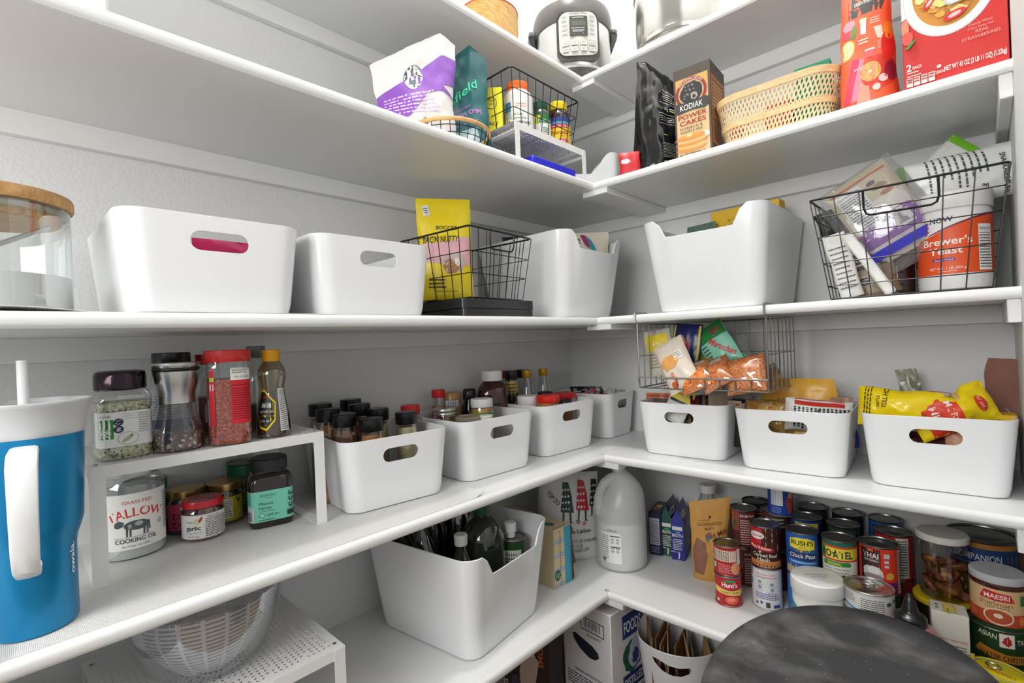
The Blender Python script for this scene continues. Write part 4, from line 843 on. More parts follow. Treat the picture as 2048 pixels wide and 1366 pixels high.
c = Canvas(.009); c.text('field', .012, .195, .024, '3fe0a8', w=.075, rot=.45, shear=.3, bold=.01); c.text('fresh', -.035, .17, .016, '3fe0a8', w=.03, rot=.5, shear=.3); c.text('VEGETABLE', -.008, .150, .007, 'b06ac8', w=.05, rot=.22); c.text('VEGGY CHIPS', .005, .130, .012, 'c87ad0', w=.088, bold=.04, rot=.2); c.rect(-.03, .118, .05, .1187, '7ab8a8'); c.text('BEETS & PARSNIPS', .005, .106, .006, 'b06ac8', w=.07, rot=.2)
c.poly([(-.03, .085), (.03, .095), (.045, .02), (-.01, .01)], '9ab4b8'); c.poly([(-.01, .07), (.02, .085), (.025, .04)], 'c9d6d8')
bag('chips_bag', 'dark teal vegetable chips bag with mint script standing behind the round wire basket rim', 'bag', (.262, -.795, zA+.006), .150, .325, .065, foil('0f5a5e', .3), c, 'stand', 12, rz=radians(60), wob=.006, topw=.140, top=lambda u: .335-.06*max(0, .35-u)-.05*max(0, u-.35))
bag('snack_bag', 'sliver of a bag with a dark leaf print between the purple and teal bags', 'bag', (.215, -.905, zA+.006), .08, .25, .04, foil('d9d4cc', .4), Canvas(.009).blob(.02, .19, .01, .02, '3a1c3a', 3), 'stand', 18, rz=radians(60), wob=.006)
riser('white perforated riser holding the basket of vitamin bottles', (.392, -.568, zA+.0005), 90, .325, .262, .1055, 9, st=.018, holes=.0105)
carton('flat_box', 'flat blue box lying under the riser below the vitamin basket', 'box', (.315, -.565, zA+.001), .20, .16, .030, '2327c4', rz=radians(90), bev=.003)
carton('flat_box', 'low grey-brown box on top of the blue one under the riser', 'box', (.27, -.565, zA+.032), .20, .10, .022, '6a645c', rz=radians(90), bev=.002)
zv = zA+.1075
wire_basket('wire_basket', 'black wire basket of vitamin bottles standing on the white riser', (.362, -.568, zv), 90, .262, .20, .150, .306, .235, rows=(.33, .66), nx=9, ny=6, handle=0)
zv += .004
def vy(px, py, x): return PX(px, py, x)[1]
def grow(t, k): t.scale = (k*.97, k*.97, k)
c = Canvas(); c.rect(-.07, 0, .07, .095, 'e8e8e6'); c.text('Kids', 0, .045, .006, '1a1c22', w=.02); c.text('Chewable', .0, .037, .006, '1a1c22', w=.038); c.text('Magnesium', 0, .026, .0095, '1a1c22', w=.062, bold=.02); c.lines(-.02, .018, .03, .022, 1, '6a6a6a'); c.rect(-.07, .006, .07, .010, '3a6aa0'); c.rect(-.07, .0, .07, .004, '2a5a90'); c.rect(-.035, .055, -.018, .078, '3a7ab0'); c.rect(-.034, .040, -.018, .053, 'a8bcd0'); c.lines(-.005, .070, .02, .074, 1, 'e08a5a'); c.lines(-.005, .064, .02, .068, 1, 'e08a5a'); c.lines(.042, .02, .062, .09, 12, '3a3a3a')
grow(vessel('vitamin_bottle', 'large white vitamin bottle with an orange cap in the riser basket', 'bottle', (.288, vy(1036, 205, .288), zv), prof=[(.030, 0), (.0355, .003), (.0365, .01), (.0365, .098), (.031, .113), (.0245, .120)], bm=mat('e6e6e4', .3), lid=(cap(.0275, .116, .137, .002), mat('ee6a1c', .35), .005, 90), can=c, cr=.0366, cz=.006), 1.27)
c = Canvas(); c.rect(-.06, 0, .06, .072, 'dfe3df'); c.rect(-.06, .060, .06, .072, '1c6a34'); c.poly([(-.03, .062), (-.02, .068), (.0, .068), (.0, .048), (-.02, .048), (-.03, .054)], 'e8d42c'); c.rect(-.012, .050, .022, .062, '1f7a48'); c.text('NB', .005, .053, .006, 'f0f4f0', w=.02); c.rect(.008, .020, .022, .024, 'c8303a'); c.lines(.006, .026, .024, .040, 3, '2a6a3a'); c.lines(-.04, .01, -.02, .044, 7, '3a3a3a'); c.rect(-.06, 0, .06, .003, '2a7a4a')
grow(vessel('vitamin_bottle', 'vitamin bottle with a dark green cap in the riser basket', 'bottle', (.300, vy(1081, 250, .300), zv), prof=[(.022, 0), (.0255, .003), (.0255, .078), (.021, .090), (.017, .094)], bm=mat('1c3c28', .2), lid=(cap(.0195, .093, .113, .003), mat('14503a', .35), .006, 70), can=c, cr=.0257, cz=.005), 1.27)
c = Canvas(); c.rect(-.06, 0, .06, .078, 'e8c41c'); c.rect(-.06, .066, .06, .078, '2a3a7a'); c.rect(-.06, .060, .06, .066, '4a9ab8'); c.rect(-.022, .050, .030, .060, 'b8243a'); c.text('NATURE MADE', .004, .0525, .005, 'f0e0e0', w=.044); c.text('Prenatal', .002, .034, .0105, '8a2a2a', w=.05, bold=.02); c.text('multi', .008, .027, .004, '5a4a2a'); c.rect(-.002, .003, .026, .022, 'd0306a'); c.lines(.0, .005, .024, .020, 4, 'f2dce6'); c.rect(-.024, .003, -.006, .022, '5aa8d0')
grow(vessel('vitamin_bottle', 'dark prenatal vitamin bottle with a yellow cap in the riser basket', 'bottle', (.315, vy(1118, 270, .315), zv), prof=[(.026, 0), (.030, .003), (.030, .088), (.026, .101), (.021, .105)], bm=mat('2a160c', .12, coat=.4), lid=(cap(.0235, .106, .127, .003), mat('ecd21a', .35), .006, 70), can=c, cr=.0302, cz=.005), 1.25)
c = Canvas(); c.ell(.025, .068, .013, .014, '4a4a1c'); c.ell(.025, .068, .0115, .0125, 'e6da2c'); c.text('EMER', .025, .071, .005, '3a3a14', w=.02); c.text('GENC', .025, .063, .005, '3a3a14', w=.02); c.text('DAILY', .025, .018, .008, '3a3214', w=.03, bold=.03)
s_ = Canvas(); s_.lines(.005, .01, .045, .082, 10, '6a621c'); s_.rect(.0, .085, .055, .094, 'e9e9e6')
grow(carton('vitamin_box', 'bright yellow box in the left end of the riser basket', 'box', (.262, vy(987, 240, .262)-.004, zv), .050, .055, .103, 'ecdf24', c, s_, rz=radians(42)), 1.28)
grow(vessel('vitamin_jar', 'white tub with a blue and white lid, behind the yellow vitamin box', 'jar', (.192, vy(962, 225, .192), zv), prof=[(.022, 0), (.026, .003), (.026, .09)], bm=mat('cdd0dc', .3), lid=([(.0268, .090), (.0275, .091), (.0275, .096), (.0262, .097), (.0262, .101), (.0275, .102), (.0275, .106), (.026, .108), (0, .108)], mat('2a30c0', .35)), seg=32), 1.2)
# scoop-shaped white bin in the corner
t = thing('magazine_bin', 'white plastic bin with a curved high end, in the corner beside the red pouch', 'bin', (.300, -.265, zA), radians(52))
def mtop(x, y):
    e = max(-1, min(1, (x-.30)/.38)); return .070+.075*(.5+.5*sin(e*pi/2))
mb = bin_mesh(.20, .085, .1, .215, .10, .030, WP, .003, mtop); mb.build('body', t)
# ---- right wall
c = Canvas(.008); c.poly([(-.045, .0), (.03, .0), (.03, .085), (-.045, .07)], 'c0262e'); c.blob(-.01, .04, .014, .008, 'f2dede', 3)
bag('red_pouch', 'small glossy red pouch at the foot of the black bag', 'pouch', (.525, -.372, zA), .060, .070, .03, foil('c4202c', .18), c, 'stand', 6, rz=radians(30), wob=.006)
c = Canvas(.008)
c.text('WHAT A SHAKE', .0, .272, .0075, 'd8d8d0', w=.06, bold=.02)
for i in range(4): c.lines(-.030+.0, .235+i*.009, .045, .241+i*.009, 1, 'c9c9c0', ragged=.5)
c.rect(-.05, .226, .055, .2272, 'c9c9c0'); c.text('20g', -.025, .200, .012, 'd8d8d0', w=.018); c.rect(-.010, .200, .010, .205, '8ac83a'); c.lines(-.010, .206, .012, .214, 1, 'e8e8e0'); c.rect(-.055, .185, .065, .1862, 'c9c9c0'); c.lines(-.05, .160, .060, .180, 3, '8a8a80'); c.rect(-.055, .152, .065, .1532, 'a9a99f')
c.poly([(.008, .105), (.022, .105), (.026, .135), (.004, .135)], 'c9c9c0'); c.poly([(.010, .108), (.020, .108), (.0235, .132), (.0065, .132)], '17171a'); c.rect(-.045, .112, -.030, .115, '8ac83a'); c.text('SHAKE', .016, .092, .007, 'd8d8d0', w=.032)
for i in range(5): c.rect(-.055, .040+i*.010, .062, .0408+i*.010, 'a9a99f'); c.lines(-.052, .042+i*.010, .058, .048+i*.010, 1, '7a7a72')
c.ell(-.045, .018, .009, .011, 'd8d0b0'); c.ell(-.045, .018, .008, .010, '17171a'); c.blob(-.045, .017, .003, .006, 'd8d0b0', 2); c.lines(-.03, .012, .015, .022, 2, 'c9c9a8')
for k_, it in enumerate(c.items): c.items[k_] = ([(x_*.72+.026, y_) for x_, y_ in it[0]], it[1], it[2], it[3])
bag('protein_bag', 'tall glossy black gusseted bag with fine white print', 'bag', (.583, -.285, zA), .175, .350, .130, mat('0e0e10', .16, 0, .45, 28, coat=.3), c, 'stand', 3, rz=radians(44), wob=.010, freq=15, topw=.120, top=lambda u: .352-.075*max(0, u+.55)/1.55)
c = Canvas(.01); c.rect(.006, .004, .094, .222, 'd8b888'); c.poly([(.006, .222), (.094, .222), (.094, .150), (.006, .150)], 'c8a05a'); c.ell(.048, .178, .043, .043, '8a2a24'); c.ell(.048, .178, .035, .035, 'b89a78'); c.blob(.048, .178, .030, .031, '2c2a2a', 5, .1, 20); c.blob(.056, .168, .011, .010, 'a89c90', 8, .2); c.blob(.056, .166, .005, .005, '1c1a1a', 8, .2)
for i in range(14): c.blob(.030+(i*7 % 30)*.001, .166+(i*11 % 34)*.001, .0022, .0022, '8a8a86', i)
c.text('FREE SHIPPING ABOARD', .048, .2135, .0055, 'e8d8c8', w=.068, arc=.040); c.poly([(.0, .152), (.012, .158), (.048, .1505), (.084, .158), (.096, .152), (.096, .132), (.084, .126), (.048, .130), (.012, .126), (.0, .132)], '3a3836'); c.text('KODIAK', .048, .1345, .0155, 'f2f0ea', w=.062, bold=.01)
c.text('POWER', .050, .110, .0125, '9a3028', w=.078, bold=.04); c.text('CAKES', .050, .093, .0125, '9a3028', w=.072, bold=.04); c.text('FLAPJACK &', .046, .081, .0065, '4a3a2a', w=.062); c.text('WAFFLE MIX', .046, .071, .0065, '4a3a2a', w=.062)
c.poly([(.008, .055), (.02, .064), (.032, .058), (.05, .068), (.066, .060), (.080, .066), (.094, .060), (.094, .05), (.008, .045)], 'dcd8d0')
for i in range(5): c.blob(.046+(.003 if i % 2 else -.002), .026+i*.0075, .040, .0070, ('d08a44', 'e2b070')[i % 2], 3+i, .06, 20)
c.blob(.046, .060, .036, .0065, 'd8944a', 12, .05, 20); c.blob(.040, .063, .010, .004, 'ecd08a', 14); c.text('BUTTERMILK', .048, .0075, .0075, '3a2a1c', w=.072, bold=.02)
s_ = Canvas(.01); s_.rect(.006, .03, .114, .215, 'b07030'); s_.rect(.012, .036, .108, .209, '7a4a20'); s_.lines(.018, .10, .10, .20, 10, 'd8a860')
carton('pancake_mix_box', 'tall brown pancake mix box with a bear emblem and stacked pancakes', 'box', (.719, -.310, zA), .100, .120, .252, '4a4038', c, s_, rz=radians(3))
# bamboo basket
t = thing('bamboo_basket', 'long open-weave bamboo basket with rounded ends', 'basket', (.914, -.300, zA), radians(1.5))
BAM = mat('e9d2a6', .5, bump=.2, bs=120); BAM2 = wood('bamboo_band', 'd8b67c', 'e9cfa0', 50, (1, 1, 6))
def bo(f, p, push=0.):
    w_, d_ = .250+(.288-.250)*f, .105+(.145-.105)*f; r = d_*.46; L1 = w_-2*r; L2 = d_-2*r; per = 2*L1+2*L2+2*pi*r; q = (p % 1)*per
    for (L, kind, k) in ((L1, 0, 0), (pi*r/2, 1, 0), (L2, 0, 1), (pi*r/2, 1, 1), (L1, 0, 2), (pi*r/2, 1, 2), (L2, 0, 3), (pi*r/2, 1, 3)):
        if q <= L+1e-9: break
        q -= L
    cx = [1, 1, -1, -1][k]*(w_/2-r); cy = [-1, 1, 1, -1][k]*(d_/2-r)
    if kind == 0:
        a = [-pi/2, 0, pi/2, pi][k]
        sx, sy = [(-(w_/2-r), -(d_/2-r)), (w_/2-r, -(d_/2-r)), (w_/2-r, d_/2-r), (-(w_/2-r), d_/2-r)][k]; dx, dy = [(1, 0), (0, 1), (-1, 0), (0, -1)][k]
        return Vector((sx+dx*q+(r+push)*cos(a), sy+dy*q+(r+push)*sin(a), 0))
    a = [-pi/2, 0, pi/2, pi][k]+q/r; return Vector((cx+(r+push)*cos(a), cy+(r+push)*sin(a), 0))
HB = .128; mb = MB(); NS = 74
for sgn in (1, -1):
    for i in range(NS):
        p0 = i/NS; sh = sgn*.075; vs = []
        for j in range(13):
            f = j/12; pp = p0+sh*f; push = .0009*(1 if (j % 2) == (0 if sgn > 0 else 1) else -1)
            for e in (-.0023, .0023): v = bo(f, pp+e/.78, push); v.z = f*HB+.002; vs.append(v)
        mb.add(vs, [(2*j, 2*j+1, 2*j+3, 2*j+2) for j in range(12)], BAM)
mb.build('woven_sides', t)
def band(z0, z1, name, th=.003):
    mb = MB(); n = 96
    vs = []
    for (z, ps) in ((z0, th), (z1, th), (z1, -th*.6), (z0, -th*.6)):
        for i in range(n): v = bo(z/HB, i/n, ps); v.z = z+.002; vs.append(v)
    fs = [(j*n+i, j*n+(i+1) % n, ((j+1) % 4)*n+(i+1) % n, ((j+1) % 4)*n+i) for j in range(4) for i in range(n)]
    mb.add(vs, fs, BAM2); mb.build(name, t)
band(HB-.016, HB, 'rim_band'); band(.047, .060, 'middle_band'); band(0, .006, 'foot_band')
mb = MB(); mb.prism([tuple(bo(0, i/48)[:2]) for i in range(48)], .0005, .003, BAM); mb.build('base', t)
carton('green_packet', 'green box inside the right end of the bamboo basket', 'box', (.998, -.300, zA+.004), .075, .065, .150, '0f7a58', rz=radians(4))
carton('red_packet', 'red and white packets inside the middle of the bamboo basket', 'box', (.905, -.300, zA+.004), .10, .07, .088, 'c0302c', Canvas().rect(.0, .0, .04, .085, 'e0d8c8').rect(.05, .01, .08, .07, 'd06a3a'), rz=radians(-3))
carton('pale_packet', 'pale packet inside the left end of the bamboo basket', 'box', (.820, -.300, zA+.004), .055, .06, .095, 'd8cfc0', Canvas().rect(.01, .02, .045, .07, 'b83a34'), rz=radians(5))
# orange drink mix bag
c = Canvas(.009); OR = 'e8603a'
c.poly([(-.05, .0), (.05, .0), (.053, .15), (.05, .27), (-.05, .27), (-.053, .15)], OR)
c.poly([(-.03, .215), (.03, .215), (.036, .235), (.03, .27), (-.03, .27)], '3a3a38'); c.ell(.0, .272, .020, .016, 'ead23c'); c.text('ESSENTIAL MIX', .003, .240, .008, 'f2efe8', w=.042)
c.ell(-.035, .145, .015, .022, 'e8c86a', rot=-.2); c.ell(-.035, .145, .0115, .018, 'f4e6c0', rot=-.2); c.ell(-.035, .145, .002, .003, 'e8c86a')
c.blob(-.032, .185, .010, .016, 'c83048', 3); c.poly([(-.030, .17), (-.018, .165), (-.014, .19), (-.022, .20)], '5a7a34'); c.blob(-.03, .20, .012, .012, 'e890a0', 5)
c.poly([(-.008, .170), (.002, .168), (.003, .205), (-.008, .207)], 'e6dcd4'); c.poly([(.016, .178), (.022, .150), (.033, .146), (.030, .178)], 'eccabc'); c.rect(-.010, .199, .004, .205, 'e8d89a'); c.lines(.01, .186, .028, .202, 3, 'f2dcd0'); c.lines(-.012, .146, .008, .160, 2, 'f6e6dc'); c.rect(.0, .112, .015, .130, 'd85a60'); c.rect(-.001, .128, .016, .132, 'f2e2da'); c.lines(.022, .125, .040, .145, 4, 'f0c0ac')
c.poly([(-.045, .02), (-.03, .02), (-.012, .115), (-.025, .118)], 'c83a58'); c.poly([(-.030, .02), (-.016, .02), (-.002, .112), (-.011, .115)], 'd87a94'); c.poly([(-.020, .0), (.008, .0), (.002, .09), (-.006, .10)], 'f0937c'); c.text('pink', -.014, .09, .006, 'f6e6ec', w=.014)
c.ell(.022, .075, .032, .038, 'd03a2c'); c.ell(.008, .079, .019, .022, 'f0b05a'); c.ell(.008, .079, .0165, .019, 'f0906a'); c.ell(.008, .079, .003, .003, 'f6dcc0')
for i in range(8): a = i*pi/4; c.poly([(.008+.003*cos(a), .079+.003*sin(a)), (.008+.015*cos(a-.04), .079+.0175*sin(a-.04)), (.008+.015*cos(a+.04), .079+.0175*sin(a+.04))], 'f6c89a')
c.blob(.043, .075, .012, .022, '8a1c34', 4); c.ell(.030, .058, .008, .009, 'f0c8c4'); c.ell(.018, .040, .007, .008, 'ecc0b8'); c.blob(.038, .13, .012, .03, 'd82a28', 8); c.blob(.042, .165, .010, .02, 'e88a2c', 9)
bag('drink_mix_bag', 'orange-red drink mix bag with citrus slices, left of the cereal box', 'bag', (1.108, -.325, zA), .112, .300, .080, foil('e25c36', .3), c, 'stand', 9, rz=radians(2), wob=.003, topw=.085)
# cereal box
c = Canvas(.02, rough=.35); Wc = .156
c.poly([(0, .150), (.03, .163), (.06, .19), (.06, .31), (0, .31)], 'eceae6'); c.ell(.075, .185, .072, .093, 'c8ccd4', n=48); c.ell(.075, .186, .070, .091, 'eef0f2', n=48); c.ell(.076, .190, .058, .080, 'c88a3a', n=40)
rn = random.Random(4)
for i in range(95):
    a = rn.uniform(0, 2*pi); q = sqrt(rn.random())*.9; c.blob(.076+.054*q*cos(a), .190+.076*q*sin(a), rn.uniform(.006, .010), rn.uniform(.005, .009), rn.choice(['e8b85a', 'dca046', 'f0cf7e', 'c98a3c', 'e6c27a', 'f4dc9c']), i, .3, 9)
for (x, y, rx, ry, ro) in ((.045, .165, .014, .006, .9), (.082, .125, .017, .008, .25), (.115, .195, .010, .013, .2), (.075, .215, .014, .008, 0.), (.05, .235, .012, .008, .4)):
    c.ell(x, y, rx, ry, 'd02a34', rot=ro); c.ell(x, y, rx*.6, ry*.5, 'f0c0b8', rot=ro)
c.ell(.095, .165, .030, .015, 'b8bcc4', rot=.5); c.ell(.096, .166, .027, .013, 'eceef0', rot=.5); c.blob(.092, .166, .010, .006, 'e6c27a', 3); c.ell(.104, .170, .009, .006, 'd02a34', rot=.6)
c.blob(.006, .130, .006, .018, 'e0886a', 3, .05); c.blob(.009, .108, .009, .014, 'd8584a', 5, .05); c.poly([(.003, .088), (.012, .096), (.022, .104), (.020, .097), (.010, .086)], '3f8a4a')
c.text('Crunchy Wheat', .118, .090, .0055, 'e8a098', w=.034, rot=0, shear=.3); c.text('& Rice Flakes with', .118, .083, .004, 'e8a098', w=.036); c.text('REAL', .120, .074, .0065, 'e8a098', w=.018); c.text('STRAWBERRIES', .118, .064, .0062, 'e8a098', w=.054)
c.text('2', .0095, .040, .0145, 'f6f2ee', w=.008, bold=.04); c.text('BAGS', .0225, .042, .006, 'f6f2ee', w=.014, bold=.02); c.lines(.006, .033, .026, .039, 1, 'f0d8d0'); c.lines(.006, .027, .030, .032, 1, 'f0d8d0')
for i in range(4): c.rect(.005+i*.0115, .010, .0148+i*.0115, .026, 'f2b4ac'); c.rect(.005+i*.0115, .008, .0148+i*.0115, .013, 'f6f4f2'); c.lines(.0058+i*.0115, .014, .0142+i*.0115, .025, 2, '3a1a1a')
c.text('140', .0099, .018, .005, '3a1a1a', w=.007); c.ell(.056, .032, .0035, .0035, 'f2e6e2'); c.text('U', .056, .030, .004, 'c82a2a'); c.text('CEREAL', .057, .018, .0062, 'f6eeea', w=.016); c.text('NET WT 43 OZ (2 LB 11 OZ) (1.22kg)', .108, .019, .0098, 'f8f2ee', w=.088, bold=.03)
carton('cereal_box', 'big red cereal box with a bowl of flakes and strawberries', 'box', (1.2535, -.345, zA), Wc, .070, .310, 'c2241f', c, rz=0)
MB().box(.100, -1.90, zA+.0005, .365, -1.575, zA+.20, mat('e6e6e4', .4), bev=.004).build('storage_box', label='plain white box at the far left of the second shelf', cat='box')
# ------------------------------------------------------------------ top shelf
zT = zz('T')
def weave_mat():
    m = bpy.data.materials.new('herringbone_cane'); m.use_nodes = True; nt = m.node_tree; b = nt.nodes['Principled BSDF']
    t = nt.nodes.new('ShaderNodeTexCoord'); mp = nt.nodes.new('ShaderNodeMapping'); v = nt.nodes.new('ShaderNodeTexBrick'); u = nt.nodes.new('ShaderNodeBump')
    mp.inputs['Rotation'].default_value = (0, 0, radians(35)); v.inputs['Scale'].default_value = 1; v.inputs['Mortar Size'].default_value = .004
    v.inputs['Color1'].default_value = (*lin('d9b06a'), 1); v.inputs['Color2'].default_value = (*lin('c2924a'), 1); v.inputs['Mortar'].default_value = (*lin('8a6428'), 1)
    v.inputs['Brick Width'].default_value = .14; v.inputs['Row Height'].default_value = .045
    L = nt.links.new; L(t.outputs['UV'], mp.inputs[0]); L(mp.outputs[0], v.inputs['Vector']); L(v.outputs['Color'], b.inputs['Base Color']); L(v.outputs['Fac'], u.inputs['Height']); u.inputs['Strength'].default_value = .6; u.inputs['Distance'].default_value = .002; u.invert = True
    L(u.outputs['Normal'], b.inputs['Normal']); b.inputs['Roughness'].default_value = .5; return m
WV = weave_mat()
t = thing('woven_box', 'round woven cane box with red edging on the top left shelf', 'basket', (.205, -.625, zT+.001))
def uvcyl(r0, r1, z0, z1, m, name, parent, n=56):
    mb = MB(); vs = [((r0+(r1-r0)*j)*cos(2*pi*i/n), (r0+(r1-r0)*j)*sin(2*pi*i/n), z0+(z1-z0)*j) for j in (0, 1) for i in range(n)]
    mb.add(vs, [(i, (i+1) % n, n+(i+1) % n, n+i) for i in range(n)]+[tuple(range(n, 2*n)), tuple(range(n-1, -1, -1))], m)
    o = mb.build(name, parent); uv = o.data.uv_layers.new(name='uv')
    for k, p in enumerate(o.data.polygons):
        for li in p.loop_indices:
            v = o.data.vertices[o.data.loops[li].vertex_index].co; a = atan2(v.y, v.x)
            if k < n: a0 = 2*pi*k/n; a = a0 if abs(((a-a0+pi) % (2*pi))-pi) < .5*2*pi/n else a0+2*pi/n; uv.data[li].uv = (a*r1/.1, v.z/.1)
            else: uv.data[li].uv = (v.x/.1, v.y/.1)
    return o
uvcyl(.090, .091, 0, .108, WV, 'body', t)
for z, r in ((.108, .0905), (.003, .0905)): MB().tube([(r*cos(a), r*sin(a), z) for a in [2*pi*i/48 for i in range(48)]], .0022, mat('c8302c', .5), 6, True).build('red_edging', t)
# pressure cooker
CB = mat('55534f', .3); loc = (.232, -.226, zT+.001); t = thing('pressure_cooker', 'steel electric pressure cooker with a dark lid in the corner of the top shelf', 'pressure cooker', loc, toward(loc, 9))
MB().lathe([(.100, 0), (.112, .002), (.122, .022), (.126, .026)], CB, 72, cap=True).build('base', t)
MB().lathe([(.126, .026), (.1325, .030), (.134, .040), (.134, .190)], STEEL, 72, cap=False).build('body', t)
MB().lathe([(.134, .184), (.1375, .186), (.141, .196), (.141, .232), (.135, .256), (.108, .276), (.05, .286), (0, .287)], CB, 72).build('lid', t)
for sx in (-1, 1):
    mb = MB(); T = Matrix.Translation((sx*.138, 0, 0))
    mb.box(-.018 if sx > 0 else -.020, -.028, .196, .020 if sx > 0 else .018, .028, .212, mat('6a6c6c', .35), T, bev=.004)
    mb.prism([(0, 0), (sx*.022, 0), (sx*.018, .022), (sx*.004, .055), (-sx*.004, .055)], -.022, .022, BLACKP, T @ Matrix.Translation((0, 0, .196)) @ Matrix.Rotation(-pi/2, 4, 'X')); mb.build('handle', t)
def curve_plate(c_items, mb, r): c_items.on_cyl(mb, r)
mb = MB()
def pan(w_, z0, z1, r, th, m, flare=.0):
    n = 20; out = []
    for (x, z) in rr_outline(w_, z1-z0, .026, 6): out.append((x, z+(z0+z1)/2))
    vs = [(r+th)*Vector((sin(x/r), -cos(x/r), 0))+Vector((0, 0, z)) for x, z in out]+[(r-.004)*Vector((sin(x/r), -cos(x/r), 0))+Vector((0, 0, z)) for x, z in out]
    k = len(out); cN = (r+th)*Vector((0, -1, 0))+Vector((0, 0, (z0+z1)/2)); vs.append(cN)
    mb.add(vs, [(i, (i+1) % k, 2*k) for i in range(k)]+[(k+i, k+(i+1) % k, (i+1) % k, i) for i in range(k)], m)
pan(.140, .040, .206, .134, .010, mat('35322e', .35)); mb.build('panel_surround', t)
mb = MB(); pan(.122, .056, .200, .134, .0125, mat('c9c8c2', .3)); mb.build('control_panel', t)
c = Canvas(.01); c.text('Instant Pot', 0, .189, .0070, '2a2a2a', w=.058, bold=.03); c.rect(-.030, .118, .030, .184, '26282a'); c.rect(-.025, .150, .025, .172, '3a3e38'); c.text('8888', 0, .152, .015, '5a5e4e', w=.044); c.lines(-.02, .176, .02, .181, 1, 'd8d8d8'); c.lines(-.024, .141, .024, .146, 1, 'c8c8c8'); c.lines(-.02, .130, .02, .138, 2, 'e0e0e0'); c.text('-', -.015, .121, .006, 'e8e8e8'); c.text('+', .015, .121, .006, 'e8e8e8')
for i in range(5):
    for x in (-.046, .046): c.lines(x-.010, .120+i*.0145, x+.010, .129+i*.0145, 2, '6a6862')
for j in range(2):
    for i in range(4):
        x = -.045+i*.030; y = .074+j*.020; c.rect(x-.0115, y-.008, x+.0115, y+.008, '8a8680' if i != 3 else '5a5854'); c.rect(x-.0105, y-.007, x+.0105, y+.007, 'c9c8c2'); c.lines(x-.006, y-.004, x+.006, y+.004, 2, '6a6862')
mb = MB(); c.on_cyl(mb, .1478); o = mb.build('display_print', t)
t = thing('stock_pot', 'brushed steel pot on the top right shelf', 'pot', (.602, -.168, zT+.0005), radians(90))
MB().lathe([(.085, 0), (.108, .003), (.122, .014), (.129, .035), (.131, .07), (.131, .19), (.134, .193), (.131, .196), (.128, .190), (.128, .02), (0, .006)], mat('c4c2bd', .22, 1., .05, 20), 64).build('body', t)
for sx in (-1, 1): MB().tube([(sx*.130, -.03, .15), (sx*.160, -.028, .155), (sx*.165, 0, .156), (sx*.160, .028, .155), (sx*.130, .03, .15)], .005, STEEL, 8).build('handle', t)
# ------------------------------------------------------------------ fourth level, right wall
small_bin('white slotted bin of recipe packets, leftmost of three on the right wall', (.6235, -.313, z2), 3.0, w=.240)
small_bin('white slotted bin with the big yellow seasoning bag, middle of three on the right wall', (.9155, -.326, z2), 4.0, w=.232)
small_bin('white slotted bin heaped with yellow chocolate chip bags', (1.198, -.313, z2), 4.5, w=.232, h=.162)
zc = z2+.006
F = lambda px, py, y: PY(px, py, y)
def pk(label, px, py, y, w, h, col, c=None, deg=0, tilt=0., lean=0., seed=1, d=.012, kind='stand', wob=.003, name='seasoning_packet', cat='packet', mm=None, group=None, drop=True):
    "packet whose top middle is seen at px,py on the plane y"
    q = PY(px, py, y); R = Euler((radians(lean), radians(tilt), radians(deg))).to_matrix(); top = R @ Vector((0, 0, h))
    loc = (q[0]-top.x, q[1]-top.y, q[2]-top.z)
    return bag(name, label, cat, loc, w, h, d, mm or foil(col, .35), c, kind, seed, rot=(radians(lean), radians(tilt), radians(deg)), wob=wob, group=group, nx=14, ny=16)
# E : upright packets
c = Canvas(.01); c.rect(-.05, .10, .05, .112, '2a2a2a'); c.lines(-.045, .116, .045, .126, 1, '6a3010')
pk('orange packet edge standing at the left of the packet bin', 1322, 786, -.20, .10, .13, 'c8622a', c, 8, 0, -4, 3)
c = Canvas(.008); c.poly([(-.03, .07), (.035, .07), (.035, .118), (-.03, .118)], 'e0cc3a'); c.text('Pudding', .002, .088, .013, '2a2a1c', w=.055, rot=.12, shear=.3, bold=.02); c.poly([(-.03, .062), (.035, .062), (.035, .070), (-.03, .070)], '1c2030')
pk('tilted white packet with a yellow pudding label in the packet bin', 1376, 768, -.26, .072, .125, 'cfd0c8', c, 0, 22, -12, 5)
pk('dark green packet lying behind the maroon ones in the packet bin', 1398, 797, -.20, .09, .12, '1f5a3c', None, 5, 0, -10, 7)
for i, (px, cc) in enumerate(((1404, '6a1f24'), (1414, '7c2a2c'), (1421, '3a2a24'), (1428, '8a7a68'), (1434, '4a2f26'), (1440, 'a89a88'))):
    pk('thin upright recipe packet in the fanned row of the packet bin', px, 790-i, -.24, .085, .125, cc, None, 62, 0, 0, 20+i, d=.006, group='fanned recipe packets')
c = Canvas(.01); c.rect(0, .118, .085, .135, 'b8aea0'); c.rect(.005, .120, .030, .128, 'c83a2a'); c.rect(.05, .120, .08, .128, 'b84a2a'); c.rect(.0, .02, .085, .10, '2a2624'); c.rect(.004, .088, .020, .112, 'e0a02c')
q = F(1470, 800, -.235); carton('mix_box', 'dark box with a red and yellow corner label at the right of the packet bin', 'box', (q[0]-.022, -.20, zc+.022), .085, .035, .137, '26201e', c, rz=radians(-14))
pk('red and green packet low in the packet bin, seen through its slot', 1352, 812, -.245, .14, .10, 'b9b4a4', Canvas(.01).rect(-.065, .02, -.035, .09, '8a8f8a').rect(.0, .01, .03, .09, 'a8283c').rect(.035, .01, .065, .09, '5a7a3a'), 2, 0, -3, 31)
